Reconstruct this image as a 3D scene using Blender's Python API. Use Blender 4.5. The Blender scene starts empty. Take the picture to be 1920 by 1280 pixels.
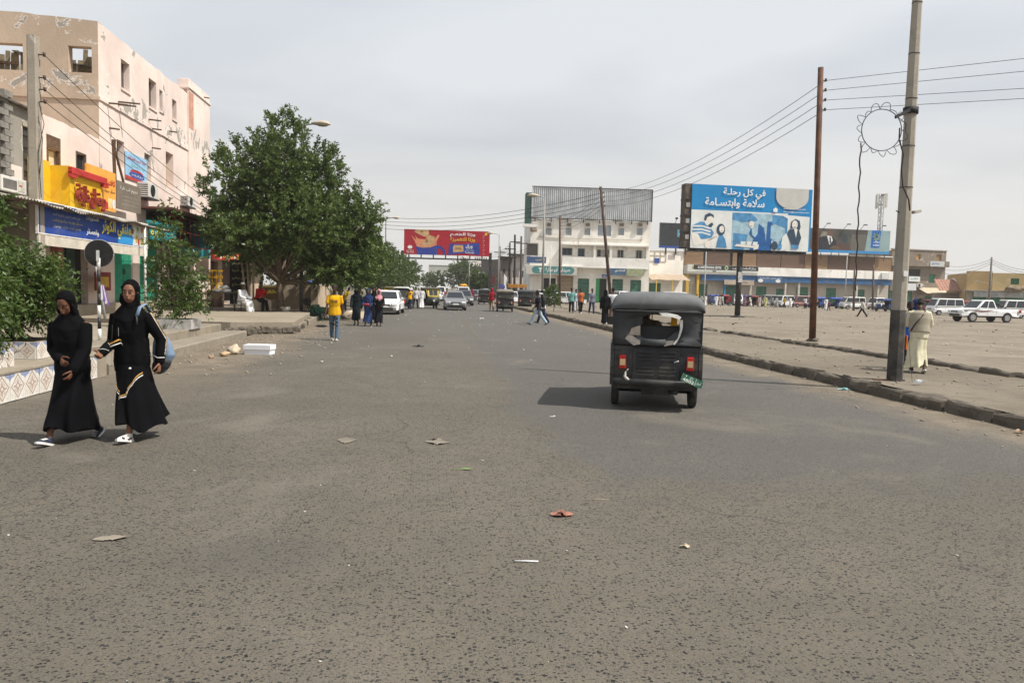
import bpy, math, random
from mathutils import Vector, Matrix, noise, geometry
random.seed(11)
S = bpy.context.scene
C = S.collection
V = Vector
R = math.radians
# ------------------------------------------------------------------ camera
CAM_H, FPX = 1.7, 1390.0
def _basis(yaw, pitch, roll):
    y, p, r = R(yaw), R(pitch), R(roll)
    f = V((math.sin(y)*math.cos(p), math.cos(y)*math.cos(p), -math.sin(p)))
    ri = V((math.cos(y), -math.sin(y), 0)); u = ri.cross(f)
    return f, ri*math.cos(r)+u*math.sin(r), u*math.cos(r)-ri*math.sin(r)
CF, CR, CU = _basis(6.6, 3.99, 1.4)
cd = bpy.data.cameras.new('camera'); cam = bpy.data.objects.new('camera', cd); C.objects.link(cam)
cd.sensor_width = 36; cd.lens = FPX/1920*36; cd.clip_start = .05; cd.clip_end = 5000
cam.matrix_world = Matrix(((CR.x, CU.x, -CF.x, 0), (CR.y, CU.y, -CF.y, 0), (CR.z, CU.z, -CF.z, CAM_H), (0, 0, 0, 1)))
S.camera = cam
# ------------------------------------------------------------------ world, sun, exposure
SUN_EL, SUN_AZ = 55.0, 114.0          # azimuth clockwise from +Y (street direction)
w = bpy.data.worlds.new('World'); S.world = w; w.use_nodes = True
nt = w.node_tree; N = nt.nodes; Lk = nt.links
bg = N['Background']; bg.inputs[1].default_value = .1
sky = N.new('ShaderNodeTexSky'); sky.sky_type = 'NISHITA'; sky.sun_disc = False
sky.sun_elevation = R(SUN_EL); sky.sun_rotation = R(SUN_AZ); sky.dust_density = 4.0; sky.air_density = 1.0; sky.ozone_density = 1.0
tc = N.new('ShaderNodeTexCoord'); sep = N.new('ShaderNodeSeparateXYZ'); Lk.new(tc.outputs['Generated'], sep.inputs[0])
# high thin dust and cloud veil: a grey layer whose cover thickens towards the horizon, broken by soft noise
den = N.new('ShaderNodeMath'); den.operation = 'MAXIMUM'; den.inputs[1].default_value = .06; Lk.new(sep.outputs[2], den.inputs[0])
dv = N.new('ShaderNodeVectorMath'); dv.operation = 'DIVIDE'
cmb = N.new('ShaderNodeCombineXYZ')
for i in range(3): Lk.new(den.outputs[0], cmb.inputs[i])
Lk.new(tc.outputs['Generated'], dv.inputs[0]); Lk.new(cmb.outputs[0], dv.inputs[1])
nz = N.new('ShaderNodeTexNoise'); nz.inputs['Scale'].default_value = .42; nz.inputs['Detail'].default_value = 5; nz.inputs['Roughness'].default_value = .45; nz.inputs['Distortion'].default_value = .4
Lk.new(dv.outputs[0], nz.inputs['Vector'])
cov = N.new('ShaderNodeMapRange'); cov.inputs['From Min'].default_value = .32; cov.inputs['From Max'].default_value = .62
cov.inputs['To Min'].default_value = .42; cov.inputs['To Max'].default_value = .97; Lk.new(nz.outputs[0], cov.inputs[0])
hz = N.new('ShaderNodeMapRange'); hz.inputs['From Min'].default_value = .0; hz.inputs['From Max'].default_value = .36
hz.inputs['To Min'].default_value = 1.0; hz.inputs['To Max'].default_value = .0; hz.interpolation_type = 'SMOOTHSTEP'; Lk.new(sep.outputs[2], hz.inputs[0])
mx = N.new('ShaderNodeMix'); mx.data_type = 'FLOAT'; Lk.new(hz.outputs[0], mx.inputs[0]); Lk.new(cov.outputs[0], mx.inputs[2]); mx.inputs[3].default_value = .93
veil = N.new('ShaderNodeMix'); veil.data_type = 'RGBA'; Lk.new(hz.outputs[0], veil.inputs[0])
veil.inputs[6].default_value = (6.9, 7.25, 7.65, 1); veil.inputs[7].default_value = (7.6, 7.45, 7.2, 1)
sm = N.new('ShaderNodeMix'); sm.data_type = 'RGBA'; Lk.new(mx.outputs[0], sm.inputs[0]); Lk.new(sky.outputs[0], sm.inputs[6]); Lk.new(veil.outputs[2], sm.inputs[7])
Lk.new(sm.outputs[2], bg.inputs[0])
sl = bpy.data.lights.new('sun', 'SUN'); sl.energy = 5.0; sl.angle = R(.7); sl.color = (1, .955, .88)
so = bpy.data.objects.new('sun', sl); C.objects.link(so)
sd = V((math.sin(R(SUN_AZ))*math.cos(R(SUN_EL)), math.cos(R(SUN_AZ))*math.cos(R(SUN_EL)), math.sin(R(SUN_EL))))
so.rotation_euler = sd.to_track_quat('Z', 'Y').to_euler(); so.location = sd*60
S.view_settings.view_transform = 'Standard'; S.view_settings.look = 'None'; S.view_settings.exposure = 0.2; S.view_settings.gamma = 1
S.view_settings.use_curve_mapping = False
S.render.resolution_x = 1024; S.render.resolution_y = 682
# ------------------------------------------------------------------ where things stand (survey of the place)
def ray(px, py): return CF*FPX+CR*(px-960)+CU*(640-py)
O0 = V((0, 0, CAM_H))
def G(px, py, z=0): d = ray(px, py); return O0+d*((z-CAM_H)/d.z)
def YP(px, py, Y): d = ray(px, py); return O0+d*(Y/d.y)
def XP(px, py, X): d = ray(px, py); return O0+d*(X/d.x)
def DP(px, py, D): return O0+ray(px, py)*(D/FPX)
def GD(px, D, z=0):
    "ground point straight below column px at distance D"
    p = DP(px, 545, D); return V((p.x, p.y, z))
# ------------------------------------------------------------------ objects
def tag(o, label, cat, group=None):
    o['label'] = label; o['category'] = cat
    if group: o['group'] = group
    return o
def thing(name, label, cat, loc=(0, 0, 0), rz=0, group=None):
    o = bpy.data.objects.new(name, None); C.objects.link(o); o.empty_display_size = .2
    o.location = loc; o.rotation_euler = (0, 0, rz); return tag(o, label, cat, group)
def kind(o, k): o['kind'] = k; return o
class MB:
    def __init__(s): s.v = []; s.f = []; s.s = []
    def add(s, vs, fs, smooth=False):
        n = len(s.v); s.v += [tuple(v) for v in vs]; s.f += [tuple(i+n for i in f) for f in fs]; s.s += [smooth]*len(fs); return s
    def box(s, c, d, rz=0, M=None, j=0):
        x, y, z = d[0]/2, d[1]/2, d[2]/2
        vs = [V((a*x, b*y, e*z)) for a in (-1, 1) for b in (-1, 1) for e in (-1, 1)]
        if j: vs = [v+V((random.uniform(-j, j), random.uniform(-j, j), random.uniform(-j, j))) for v in vs]
        m = Matrix.Rotation(rz, 3, 'Z') if M is None else M
        return s.add([m@v+V(c) for v in vs], [(0, 1, 3, 2), (4, 6, 7, 5), (0, 4, 5, 1), (2, 3, 7, 6), (0, 2, 6, 4), (1, 5, 7, 3)])
    def bb(s, x0, x1, y0, y1, z0, z1): return s.box(((x0+x1)/2, (y0+y1)/2, (z0+z1)/2), (abs(x1-x0), abs(y1-y0), abs(z1-z0)))
    def bar(s, a, b, w_, h_=None):
        a, b = V(a), V(b); d = b-a; h_ = h_ or w_
        M = d.to_track_quat('Y', 'Z').to_matrix()
        return s.box((a+b)/2, (w_, d.length, h_), M=M)
    def loft(s, rings, cap=True, smooth=True, closed=True):
        n = len(rings[0]); vs = [p for r in rings for p in r]; fs = []
        for i in range(len(rings)-1):
            for k in range(n if closed else n-1):
                k2 = (k+1) % n; fs.append((i*n+k, i*n+k2, (i+1)*n+k2, (i+1)*n+k))
        s.add(vs, fs, smooth)
        if cap and closed:
            m = len(s.v)-len(vs)
            s.f += [tuple(m+k for k in range(n))[::-1], tuple(m+(len(rings)-1)*n+k for k in range(n))]; s.s += [False]*2
        return s
    def tube(s, pts, r, n=8, cap=True, smooth=True, fl=1.0, up=None):
        pts = [V(p) for p in pts]; m = len(pts); rr = r if isinstance(r, (list, tuple)) else [r]*m
        t0 = (pts[1]-pts[0]).normalized(); a = V(up) if up else (V((0, 0, 1)) if abs(t0.z) < .9 else V((1, 0, 0)))
        x = t0.cross(a).normalized(); rings = []
        for i, p in enumerate(pts):
            t = (pts[min(i+1, m-1)]-pts[max(i-1, 0)]).normalized()
            x = (x-t*x.dot(t)).normalized(); y = t.cross(x)
            rings.append([p+(x*math.cos(2*math.pi*k/n)+y*fl*math.sin(2*math.pi*k/n))*rr[i] for k in range(n)])
        return s.loft(rings, cap, smooth)
    def limb(s, pts, rr, n=10, fl=1.0, up=None):
        pts = [V(p) for p in pts]; a = (pts[0]-pts[1]).normalized(); b = (pts[-1]-pts[-2]).normalized()
        P = [pts[0]+a*rr[0]*.95, pts[0]+a*rr[0]*.7]+pts+[pts[-1]+b*rr[-1]*.7, pts[-1]+b*rr[-1]*.95]
        return s.tube(P, [rr[0]*.3, rr[0]*.72]+list(rr)+[rr[-1]*.72, rr[-1]*.3], n, fl=fl, up=up)
    def ell(s, c, r, n=12, m=8, M=None):
        c = V(c); r = V((r, r, r)) if not hasattr(r, '__len__') else V(r); M = M or Matrix.Identity(3); rings = []
        for i in range(1, m):
            t = math.pi*i/m
            rings.append([c+M@V((r.x*math.sin(t)*math.cos(2*math.pi*k/n), r.y*math.sin(t)*math.sin(2*math.pi*k/n), -r.z*math.cos(t))) for k in range(n)])
        return s.loft(rings, True, True)
    def cyl(s, c, r, d, axis='X', n=20, smooth=True):
        a = {'X': V((1, 0, 0)), 'Y': V((0, 1, 0)), 'Z': V((0, 0, 1))}[axis]
        return s.tube([V(c)-a*d/2, V(c)+a*d/2], r, n, True, smooth)
    def prism(s, poly, axis, a, b):
        def P(p, t): return {'X': (t, p[0], p[1]), 'Y': (p[0], t, p[1]), 'Z': (p[0], p[1], t)}[axis]
        n = len(poly); tri = geometry.tessellate_polygon([[V((p[0], p[1], 0)) for p in poly]])
        s.add([P(p, a) for p in poly]+[P(p, b) for p in poly],
              [tuple(t) for t in tri]+[tuple(i+n for i in t)[::-1] for t in tri]+[(i, (i+1) % n, (i+1) % n+n, i+n) for i in range(n)]); return s
    def flat(s, polys, y):
        "flat print: polygon (first) with holes, in the local x-z plane at depth y"
        polys = polys if hasattr(polys[0][0], '__len__') else [polys]
        tri = geometry.tessellate_polygon([[V((p[0], p[1], 0)) for p in q] for q in polys])
        s.add([(p[0], y, p[1]) for q in polys for p in q], [tuple(t) for t in tri]); return s
    def rock(s, c, r, seed=0, n=9, m=6):
        c = V(c); r = V(r); st = len(s.v); s.ell((0, 0, 0), (1, 1, 1), n, m)
        for i in range(st, len(s.v)):
            p = V(s.v[i]); k = .72+.55*noise.noise(p*1.3+V((seed*3.1, seed, 0)))+.2*noise.noise(p*3+V((0, seed*2, 9)))
            s.v[i] = (c.x+p.x*r.x*k, c.y+p.y*r.y*k, c.z+max(p.z*k, -.6)*r.z)
        return s
    def mesh(s, name, mat):
        me = bpy.data.meshes.new(name); me.from_pydata(s.v, [], s.f)
        me.polygons.foreach_set('use_smooth', s.s); me.materials.append(mat); me.update(); return me
    def build(s, name, mat, parent=None, loc=None, rz=0, bev=0, fix=False):
        me = s.mesh(name, mat); o = bpy.data.objects.new(name, me); C.objects.link(o)
        if parent: o.parent = parent
        if loc is not None: o.location = loc
        if rz: o.rotation_euler = (0, 0, rz)
        if fix or bev:
            import bmesh
            b = bmesh.new(); b.from_mesh(me); bmesh.ops.recalc_face_normals(b, faces=b.faces); b.to_mesh(me); b.free()
        if bev:
            m = o.modifiers.new('bevel', 'BEVEL'); m.width = bev; m.segments = 2; m.limit_method = 'ANGLE'; m.angle_limit = R(35)
        return o
def inst(me, name, parent=None, loc=(0, 0, 0), rot=(0, 0, 0), sc=(1, 1, 1)):
    o = bpy.data.objects.new(name, me); C.objects.link(o); o.parent = parent; o.location = loc; o.rotation_euler = rot; o.scale = sc; return o
def copy_tree(o, parent=None):
    c = o.copy(); C.objects.link(c); c.parent = parent
    for ch in o.children: copy_tree(ch, c)
    return c
# ------------------------------------------------------------------ materials
_mc = {}
def NT(name):
    m = bpy.data.materials.new(name); m.use_nodes = True; nt = m.node_tree; b = nt.nodes['Principled BSDF']
    return m, nt, b
def mixc(nt, f, a, b):
    m = nt.nodes.new('ShaderNodeMix'); m.data_type = 'RGBA'
    for s, x in ((m.inputs[0], f), (m.inputs[6], a), (m.inputs[7], b)):
        if hasattr(x, 'is_linked') or hasattr(x, 'links'): nt.links.new(x, s)
        elif hasattr(x, '__len__'): s.default_value = (*x[:3], 1)
        else: s.default_value = x
    return m.outputs[2]
def math_(nt, op, a, b=None, clamp=False):
    m = nt.nodes.new('ShaderNodeMath'); m.operation = op; m.use_clamp = clamp
    for s, x in ((m.inputs[0], a), (m.inputs[1], b)):
        if x is None: continue
        if hasattr(x, 'links'): nt.links.new(x, s)
        else: s.default_value = x
    return m.outputs[0]
def ramp01(nt, x, lo, hi, smooth=True):
    m = nt.nodes.new('ShaderNodeMapRange'); m.inputs[1].default_value = lo; m.inputs[2].default_value = hi
    if smooth: m.interpolation_type = 'SMOOTHSTEP'
    nt.links.new(x, m.inputs[0]); return m.outputs[0]
def noise_(nt, vec, scale, detail=5, rough=.55, dist=0):
    n = nt.nodes.new('ShaderNodeTexNoise'); n.inputs['Scale'].default_value = scale; n.inputs['Detail'].default_value = detail
    n.inputs['Roughness'].default_value = rough; n.inputs['Distortion'].default_value = dist
    if vec: nt.links.new(vec, n.inputs['Vector'])
    return n.outputs[0]
def coords(nt, scale=None, kindc='Object'):
    t = nt.nodes.new('ShaderNodeTexCoord'); v = t.outputs[kindc]
    if scale:
        m = nt.nodes.new('ShaderNodeMapping'); m.inputs['Scale'].default_value = scale; nt.links.new(v, m.inputs[0]); v = m.outputs[0]
    return v
def bump(nt, b, h, st=.3, dist=.01):
    n = nt.nodes.new('ShaderNodeBump'); n.inputs['Strength'].default_value = st; n.inputs['Distance'].default_value = dist
    nt.links.new(h, n.inputs['Height']); nt.links.new(n.outputs[0], b.inputs['Normal'])
def mat(col, rough=.75, var=.18, scale=4.0, bmp=.15, metal=0, spec=.35, dirt=.0, dcol=(.30, .25, .19), trans=0, grain=40):
    "weathered paint / cloth / plastic: noise-varied colour, fine relief, optional dust film"
    dcol = tuple(dcol); key = (tuple(col), rough, var, scale, bmp, metal, spec, dirt, dcol, trans, grain)
    if key in _mc: return _mc[key]
    m, nt, b = NT('mat_%03d' % len(_mc)); _mc[key] = m; c = V(col)
    vec = coords(nt)
    n1 = noise_(nt, vec, scale, 6, .6, .3); f = ramp01(nt, n1, .3, .7)
    colr = mixc(nt, f, c*(1-var), c*(1+var))
    if dirt:
        n2 = noise_(nt, vec, scale*.6+.3, 8, .68, .5)
        colr = mixc(nt, math_(nt, 'MULTIPLY', ramp01(nt, n2, .42, .7), dirt), colr, dcol)
    nt.links.new(colr, b.inputs['Base Color']); b.inputs['Roughness'].default_value = rough; b.inputs['Metallic'].default_value = metal
    b.inputs['Specular IOR Level'].default_value = spec
    if bmp: bump(nt, b, noise_(nt, vec, grain, 4, .6), bmp, .004)
    if trans: b.inputs['Alpha'].default_value = 1-trans
    return m
def glass(col=(.02, .025, .03), rough=.08): return mat(col, rough, .1, 2, 0, 0, .6)
def stucco(name, col, patch=(.26, .24, .21), amt=.6, stain=(.30, .25, .19), sc=1.0, pale=(.75, .7, .64), lo=.62, band=None):
    "old limewash: blotches, rain streaks, lost plaster showing grey render with a pale rim"
    m, nt, b = NT(name); v = coords(nt); c = V(col)
    n1 = noise_(nt, v, .45*sc, 7, .62, .6); n2 = noise_(nt, v, 2.2*sc, 8, .7, .4)
    base = mixc(nt, ramp01(nt, n1, .3, .7), c*.86, c*1.1)
    base = mixc(nt, math_(nt, 'MULTIPLY', ramp01(nt, n2, .5, .78), .45), base, stain)
    st = noise_(nt, coords(nt, (1.9, 1.9, .12)), 1.6*sc, 5, .6); base = mixc(nt, math_(nt, 'MULTIPLY', ramp01(nt, st, .56, .8), .5), base, stain)
    pn = noise_(nt, v, .8*sc, 8, .66, .8)
    if band:
        sp = nt.nodes.new('ShaderNodeSeparateXYZ'); nt.links.new(v, sp.inputs[0]); dz = math_(nt, 'ABSOLUTE', math_(nt, 'SUBTRACT', sp.outputs[2], band[0]))
        pn = math_(nt, 'ADD', pn, math_(nt, 'MULTIPLY', ramp01(nt, dz, band[1], 0), .11))
    rim = ramp01(nt, pn, lo-.015, lo); hole = ramp01(nt, pn, lo+.012, lo+.02)
    base = mixc(nt, math_(nt, 'MULTIPLY', rim, amt), base, pale); base = mixc(nt, math_(nt, 'MULTIPLY', hole, amt), base, patch)
    nt.links.new(base, b.inputs['Base Color']); b.inputs['Roughness'].default_value = .9; b.inputs['Specular IOR Level'].default_value = .2
    h = math_(nt, 'SUBTRACT', noise_(nt, v, 14, 6, .6), math_(nt, 'MULTIPLY', hole, .8)); bump(nt, b, h, .5, .02); return m
# ------------------------------------------------------------------ lettering (right-to-left joined forms)
_AR = {'ا': (0xFE8D, 2), 'أ': (0xFE83, 2), 'إ': (0xFE87, 2), 'آ': (0xFE81, 2), 'ب': (0xFE8F, 4), 'ت': (0xFE95, 4), 'ث': (0xFE99, 4), 'ج': (0xFE9D, 4), 'ح': (0xFEA1, 4), 'خ': (0xFEA5, 4),
       'د': (0xFEA9, 2), 'ذ': (0xFEAB, 2), 'ر': (0xFEAD, 2), 'ز': (0xFEAF, 2), 'س': (0xFEB1, 4), 'ش': (0xFEB5, 4), 'ص': (0xFEB9, 4), 'ض': (0xFEBD, 4), 'ط': (0xFEC1, 4), 'ظ': (0xFEC5, 4),
       'ع': (0xFEC9, 4), 'غ': (0xFECD, 4), 'ف': (0xFED1, 4), 'ق': (0xFED5, 4), 'ك': (0xFED9, 4), 'ل': (0xFEDD, 4), 'م': (0xFEE1, 4), 'ن': (0xFEE5, 4), 'ه': (0xFEE9, 4), 'و': (0xFEED, 2),
       'ى': (0xFEEF, 2), 'ي': (0xFEF1, 4), 'ة': (0xFE93, 2), 'ئ': (0xFE89, 4), 'ء': (0xFE80, 1)}
def arab(t):
    out = []; n = len(t); i = 0
    def j(c): return _AR.get(c, (0, 4 if c == 'ـ' else 0))[1]
    while i < n:
        c = t[i]
        pre = i > 0 and j(t[i-1]) == 4 and j(c) >= 2
        if c == 'ل' and i+1 < n and t[i+1] in 'اأ': out.append(chr((0xFEFC if pre else 0xFEFB) if t[i+1] == 'ا' else (0xFEF8 if pre else 0xFEF7))); i += 2; continue
        if c in _AR:
            b, k = _AR[c]; nx = k == 4 and i+1 < n and j(t[i+1]) >= 2
            out.append(chr(b+((3 if nx else 1) if pre else (2 if nx else 0)) if k > 1 else b))
        else: out.append(c)
        i += 1
    return ''.join(out[::-1])
def letters(text, box, mt, parent, y, bold=.0, name='lettering', ar=True, deep=0, shear=0):
    "flat sign lettering fitted to box (x0,x1,z0,z1) of the parent's x-z plane"
    cu = bpy.data.curves.new('t', 'FONT'); cu.body = arab(text) if ar else text; cu.size = 1; cu.offset = bold; cu.resolution_u = 2; cu.extrude = 0; cu.shear = shear
    ob = bpy.data.objects.new('t', cu); me0 = ob.to_mesh(); vs = [v.co.copy() for v in me0.vertices]; fs = [tuple(p.vertices) for p in me0.polygons]
    ob.to_mesh_clear(); bpy.data.objects.remove(ob); bpy.data.curves.remove(cu)
    if not vs: return None
    x0 = min(v.x for v in vs); x1 = max(v.x for v in vs); y0 = min(v.y for v in vs); y1 = max(v.y for v in vs)
    sx = (box[1]-box[0])/(x1-x0); sz = (box[3]-box[2])/(y1-y0)
    mb = MB(); mb.add([(box[0]+(v.x-x0)*sx, y, box[2]+(v.y-y0)*sz) for v in vs], fs)
    o = mb.build(name, mt, parent)
    if deep: md = o.modifiers.new('s', 'SOLIDIFY'); md.thickness = deep; md.offset = 0
    return o
class Fac:
    "an upright plane in the place: local x along it, local y inwards, z up"
    def __init__(s, o, rz): s.o = V(o); s.rz = rz; s.u = V((math.cos(rz), math.sin(rz), 0)); s.n = V((-math.sin(rz), math.cos(rz), 0))
    def pt(s, px, py, off=0):
        d = ray(px, py); t = (off-(O0-s.o).dot(s.n))/d.dot(s.n); p = O0+d*t-s.o; return p.dot(s.u), p.z
    def rect(s, x0, y0, x1, y1, off=0):
        ym = (y0+y1)/2; xm = (x0+x1)/2
        return s.pt(x0, ym, off)[0], s.pt(x1, ym, off)[0], s.pt(xm, y1, off)[1], s.pt(xm, y0, off)[1]
def wall(mb, x0, x1, z0, z1, holes=(), y0=0, th=.3, top=None, step=None):
    "wall slab in the local x-z plane with real openings; top(x) gives a ragged upper edge"
    holes = [(max(h[0], x0+.01), min(h[1], x1-.01), max(h[2], z0), min(h[3], z1-.01)) for h in holes]
    xs = sorted({x0, x1, *[h[0] for h in holes], *[h[1] for h in holes]}); zs = sorted({z0, z1, *[h[2] for h in holes], *[h[3] for h in holes]})
    if step:
        e = []
        for a, b in zip(xs, xs[1:]):
            k = max(1, int((b-a)/step)); e += [a+(b-a)*i/k for i in range(k)]
        xs = e+[xs[-1]]
    T = lambda x, z: (top(x) if (top and z == z1) else z)
    solid = {}
    for i in range(len(xs)-1):
        for k in range(len(zs)-1):
            cx = (xs[i]+xs[i+1])/2; cz = (zs[k]+zs[k+1])/2
            solid[i, k] = not any(h[0] < cx < h[1] and h[2] < cz < h[3] for h in holes)
    g = lambda i, k: solid.get((i, k), False)
    for (i, k), sld in solid.items():
        if not sld: continue
        a, b, c, d = xs[i], xs[i+1], zs[k], zs[k+1]
        ac, ad, bc, bd = T(a, c), T(a, d), T(b, c), T(b, d)
        mb.add([(a, y0, ac), (b, y0, bc), (b, y0, bd), (a, y0, ad), (a, y0+th, ac), (b, y0+th, bc), (b, y0+th, bd), (a, y0+th, ad)],
               [(0, 1, 2, 3), (5, 4, 7, 6)]+([(4, 0, 3, 7)] if not g(i-1, k) else [])+([(1, 5, 6, 2)] if not g(i+1, k) else [])+([(4, 5, 1, 0)] if not g(i, k-1) else [])+([(3, 2, 6, 7)] if not g(i, k+1) else []))
    return mb
# ================================================================== ground, road, kerbs
def asphalt():
    m, nt, b = NT('worn_asphalt'); v = coords(nt); L = nt.links
    sp = nt.nodes.new('ShaderNodeSeparateXYZ'); L.new(v, sp.inputs[0]); X, Y = sp.outputs[0], sp.outputs[1]
    big = noise_(nt, v, .22, 6, .6, .4); mid = noise_(nt, v, 1.6, 7, .65, .3); fine = noise_(nt, v, 60, 4, .6)
    wv = nt.nodes.new('ShaderNodeMapping'); wv.inputs['Scale'].default_value = (1, 1.25, 1); L.new(v, wv.inputs[0])
    ds = nt.nodes.new('ShaderNodeVectorMath'); ds.operation = 'ADD'
    nn = nt.nodes.new('ShaderNodeTexNoise'); nn.inputs['Scale'].default_value = 55; L.new(v, nn.inputs['Vector'])
    sc = nt.nodes.new('ShaderNodeVectorMath'); sc.operation = 'SCALE'; sc.inputs['Scale'].default_value = .030; L.new(nn.outputs['Color'], sc.inputs[0])
    L.new(wv.outputs[0], ds.inputs[0]); L.new(sc.outputs[0], ds.inputs[1])
    def chips(scale, lo, hi):
        vo = nt.nodes.new('ShaderNodeTexVoronoi'); vo.inputs['Scale'].default_value = scale; L.new(ds.outputs[0], vo.inputs['Vector'])
        spc = nt.nodes.new('ShaderNodeSeparateXYZ'); L.new(vo.outputs['Color'], spc.inputs[0])
        size = nt.nodes.new('ShaderNodeMapRange'); size.inputs[3].default_value = lo; size.inputs[4].default_value = hi; L.new(spc.outputs[0], size.inputs[0])
        d = math_(nt, 'SUBTRACT', size.outputs[0], vo.outputs['Distance']); return ramp01(nt, d, -.03, .07), spc.outputs[1]
    c1, r1 = chips(41, -.12, .50); c2, r2 = chips(80, .05, .50); c3, r3 = chips(150, .0, .5)
    matrix = mixc(nt, ramp01(nt, big, .3, .7), (.102, .088, .067), (.142, .123, .095))
    matrix = mixc(nt, math_(nt, 'MULTIPLY', ramp01(nt, mid, .4, .75), .45), matrix, (.078, .071, .060))
    matrix = mixc(nt, math_(nt, 'MULTIPLY', ramp01(nt, fine, .45, .75), .35), matrix, (.180, .162, .134))
    chipc = mixc(nt, r1, (.006, .007, .009), (.034, .034, .034))
    wear = ramp01(nt, noise_(nt, v, .5, 6, .6, .2), .34, .56)
    col = mixc(nt, math_(nt, 'MULTIPLY', c2, math_(nt, 'ADD', math_(nt, 'MULTIPLY', wear, .45), .4)), matrix, (.040, .038, .036))
    col = mixc(nt, math_(nt, 'MULTIPLY', c3, .45), col, (.032, .031, .030))
    col = mixc(nt, math_(nt, 'MULTIPLY', c1, .95), col, chipc)
    # bluish re-surfaced lane to the right of the seam, ragged edge
    e1 = math_(nt, 'ADD', X, math_(nt, 'MULTIPLY', math_(nt, 'SUBTRACT', noise_(nt, v, .55, 5, .6), .5), 2.2))
    lane = math_(nt, 'MULTIPLY', ramp01(nt, e1, 1.15, 1.65), ramp01(nt, math_(nt, 'ADD', Y, math_(nt, 'MULTIPLY', mid, 3.0)), 7.1, 8.6))
    sl = mixc(nt, ramp01(nt, fine, .35, .7), (.078, .076, .072), (.112, .107, .098)); sl = mixc(nt, math_(nt, 'MULTIPLY', c2, .3), sl, (.035, .035, .035))
    col = mixc(nt, math_(nt, 'MULTIPLY', lane, .6), col, sl)
    # far carriageway polished grey
    far = ramp01(nt, math_(nt, 'ADD', Y, math_(nt, 'MULTIPLY', big, 8)), 16, 34)
    col = mixc(nt, math_(nt, 'MULTIPLY', far, .62), col, mixc(nt, mid, (.090, .086, .079), (.130, .121, .107)))
    # pale worn dust patches, hairline cracks and a patched joint across the lane
    dp = ramp01(nt, noise_(nt, v, .33, 8, .7, 1.0), .53, .70); col = mixc(nt, math_(nt, 'MULTIPLY', dp, .65), col, mixc(nt, fine, (.135, .120, .096), (.19, .17, .137)))
    cw = nt.nodes.new('ShaderNodeVectorMath'); cw.operation = 'ADD'; cn_ = nt.nodes.new('ShaderNodeTexNoise'); cn_.inputs['Scale'].default_value = 1.1; cn_.inputs['Detail'].default_value = 6; L.new(v, cn_.inputs['Vector']); L.new(v, cw.inputs[0]); L.new(cn_.outputs['Color'], cw.inputs[1])
    ck_ = nt.nodes.new('ShaderNodeTexVoronoi'); ck_.feature = 'DISTANCE_TO_EDGE'; ck_.inputs['Scale'].default_value = .28; L.new(cw.outputs[0], ck_.inputs['Vector'])
    crack = math_(nt, 'MULTIPLY', ramp01(nt, ck_.outputs['Distance'], .0045, .001), ramp01(nt, noise_(nt, v, .2, 3), .47, .58)); col = mixc(nt, math_(nt, 'MULTIPLY', crack, .6), col, (.03, .028, .026))
    # small dark oil stains and one smooth worn hollow left of the middle
    oil = ramp01(nt, noise_(nt, v, .75, 7, .7, .7), .68, .80); col = mixc(nt, math_(nt, 'MULTIPLY', oil, .55), col, (.034, .033, .032))
    # one smooth worn hollow left of the middle
    hx = math_(nt, 'DIVIDE', math_(nt, 'SUBTRACT', X, -1.05), .55); hy = math_(nt, 'DIVIDE', math_(nt, 'SUBTRACT', Y, 4.72), .42)
    hd = math_(nt, 'ADD', math_(nt, 'ADD', math_(nt, 'MULTIPLY', hx, hx), math_(nt, 'MULTIPLY', hy, hy)), math_(nt, 'MULTIPLY', math_(nt, 'SUBTRACT', mid, .5), 2.2))
    col = mixc(nt, math_(nt, 'MULTIPLY', ramp01(nt, hd, 1.3, .2), .42), col, mixc(nt, fine, (.066, .063, .058), (.092, .087, .078)))
    # blown sand along both kerbs
    nd = math_(nt, 'MULTIPLY', math_(nt, 'SUBTRACT', noise_(nt, v, .6, 7, .68, .5), .5), 4.4)
    ls = ramp01(nt, math_(nt, 'SUBTRACT', math_(nt, 'ADD', nd, -3.6), X), -.5, .7)
    ls = math_(nt, 'MULTIPLY', ls, ramp01(nt, Y, 10, 17))
    rs = ramp01(nt, math_(nt, 'ADD', math_(nt, 'MULTIPLY', nd, .55), X), 6.5, 7.5)
    sand = math_(nt, 'MAXIMUM', ls, rs, True)
    col = mixc(nt, math_(nt, 'MULTIPLY', sand, .9), col, mixc(nt, ramp01(nt, mid, .3, .7), (.135, .108, .076), (.215, .176, .128)))
    L.new(col, b.inputs['Base Color'])
    b.inputs['Roughness'].default_value = .82; b.inputs['Specular IOR Level'].default_value = .3
    h = math_(nt, 'ADD', math_(nt, 'MULTIPLY', c1, -.8), math_(nt, 'ADD', math_(nt, 'MULTIPLY', fine, .5), math_(nt, 'MULTIPLY', c2, -.3)))
    bump(nt, b, h, .8, .008); return m
def earth(name, c1, c2, c3, sc=1.0):
    m, nt, b = NT(name); v = coords(nt)
    n1 = noise_(nt, v, .12*sc, 7, .62, .5); n2 = noise_(nt, v, 1.3*sc, 8, .7, .3); n3 = noise_(nt, v, 18, 5, .7)
    col = mixc(nt, ramp01(nt, n1, .32, .68), c1, c2); col = mixc(nt, math_(nt, 'MULTIPLY', ramp01(nt, n2, .45, .75), .7), col, c3)
    col = mixc(nt, math_(nt, 'MULTIPLY', ramp01(nt, n3, .56, .72), .5), col, V(c3)*.45)
    nt.links.new(col, b.inputs['Base Color']); b.inputs['Roughness'].default_value = .95; b.inputs['Specular IOR Level'].default_value = .15
    bump(nt, b, math_(nt, 'ADD', n2, math_(nt, 'MULTIPLY', n3, .4)), .7, .03); return m
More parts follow.
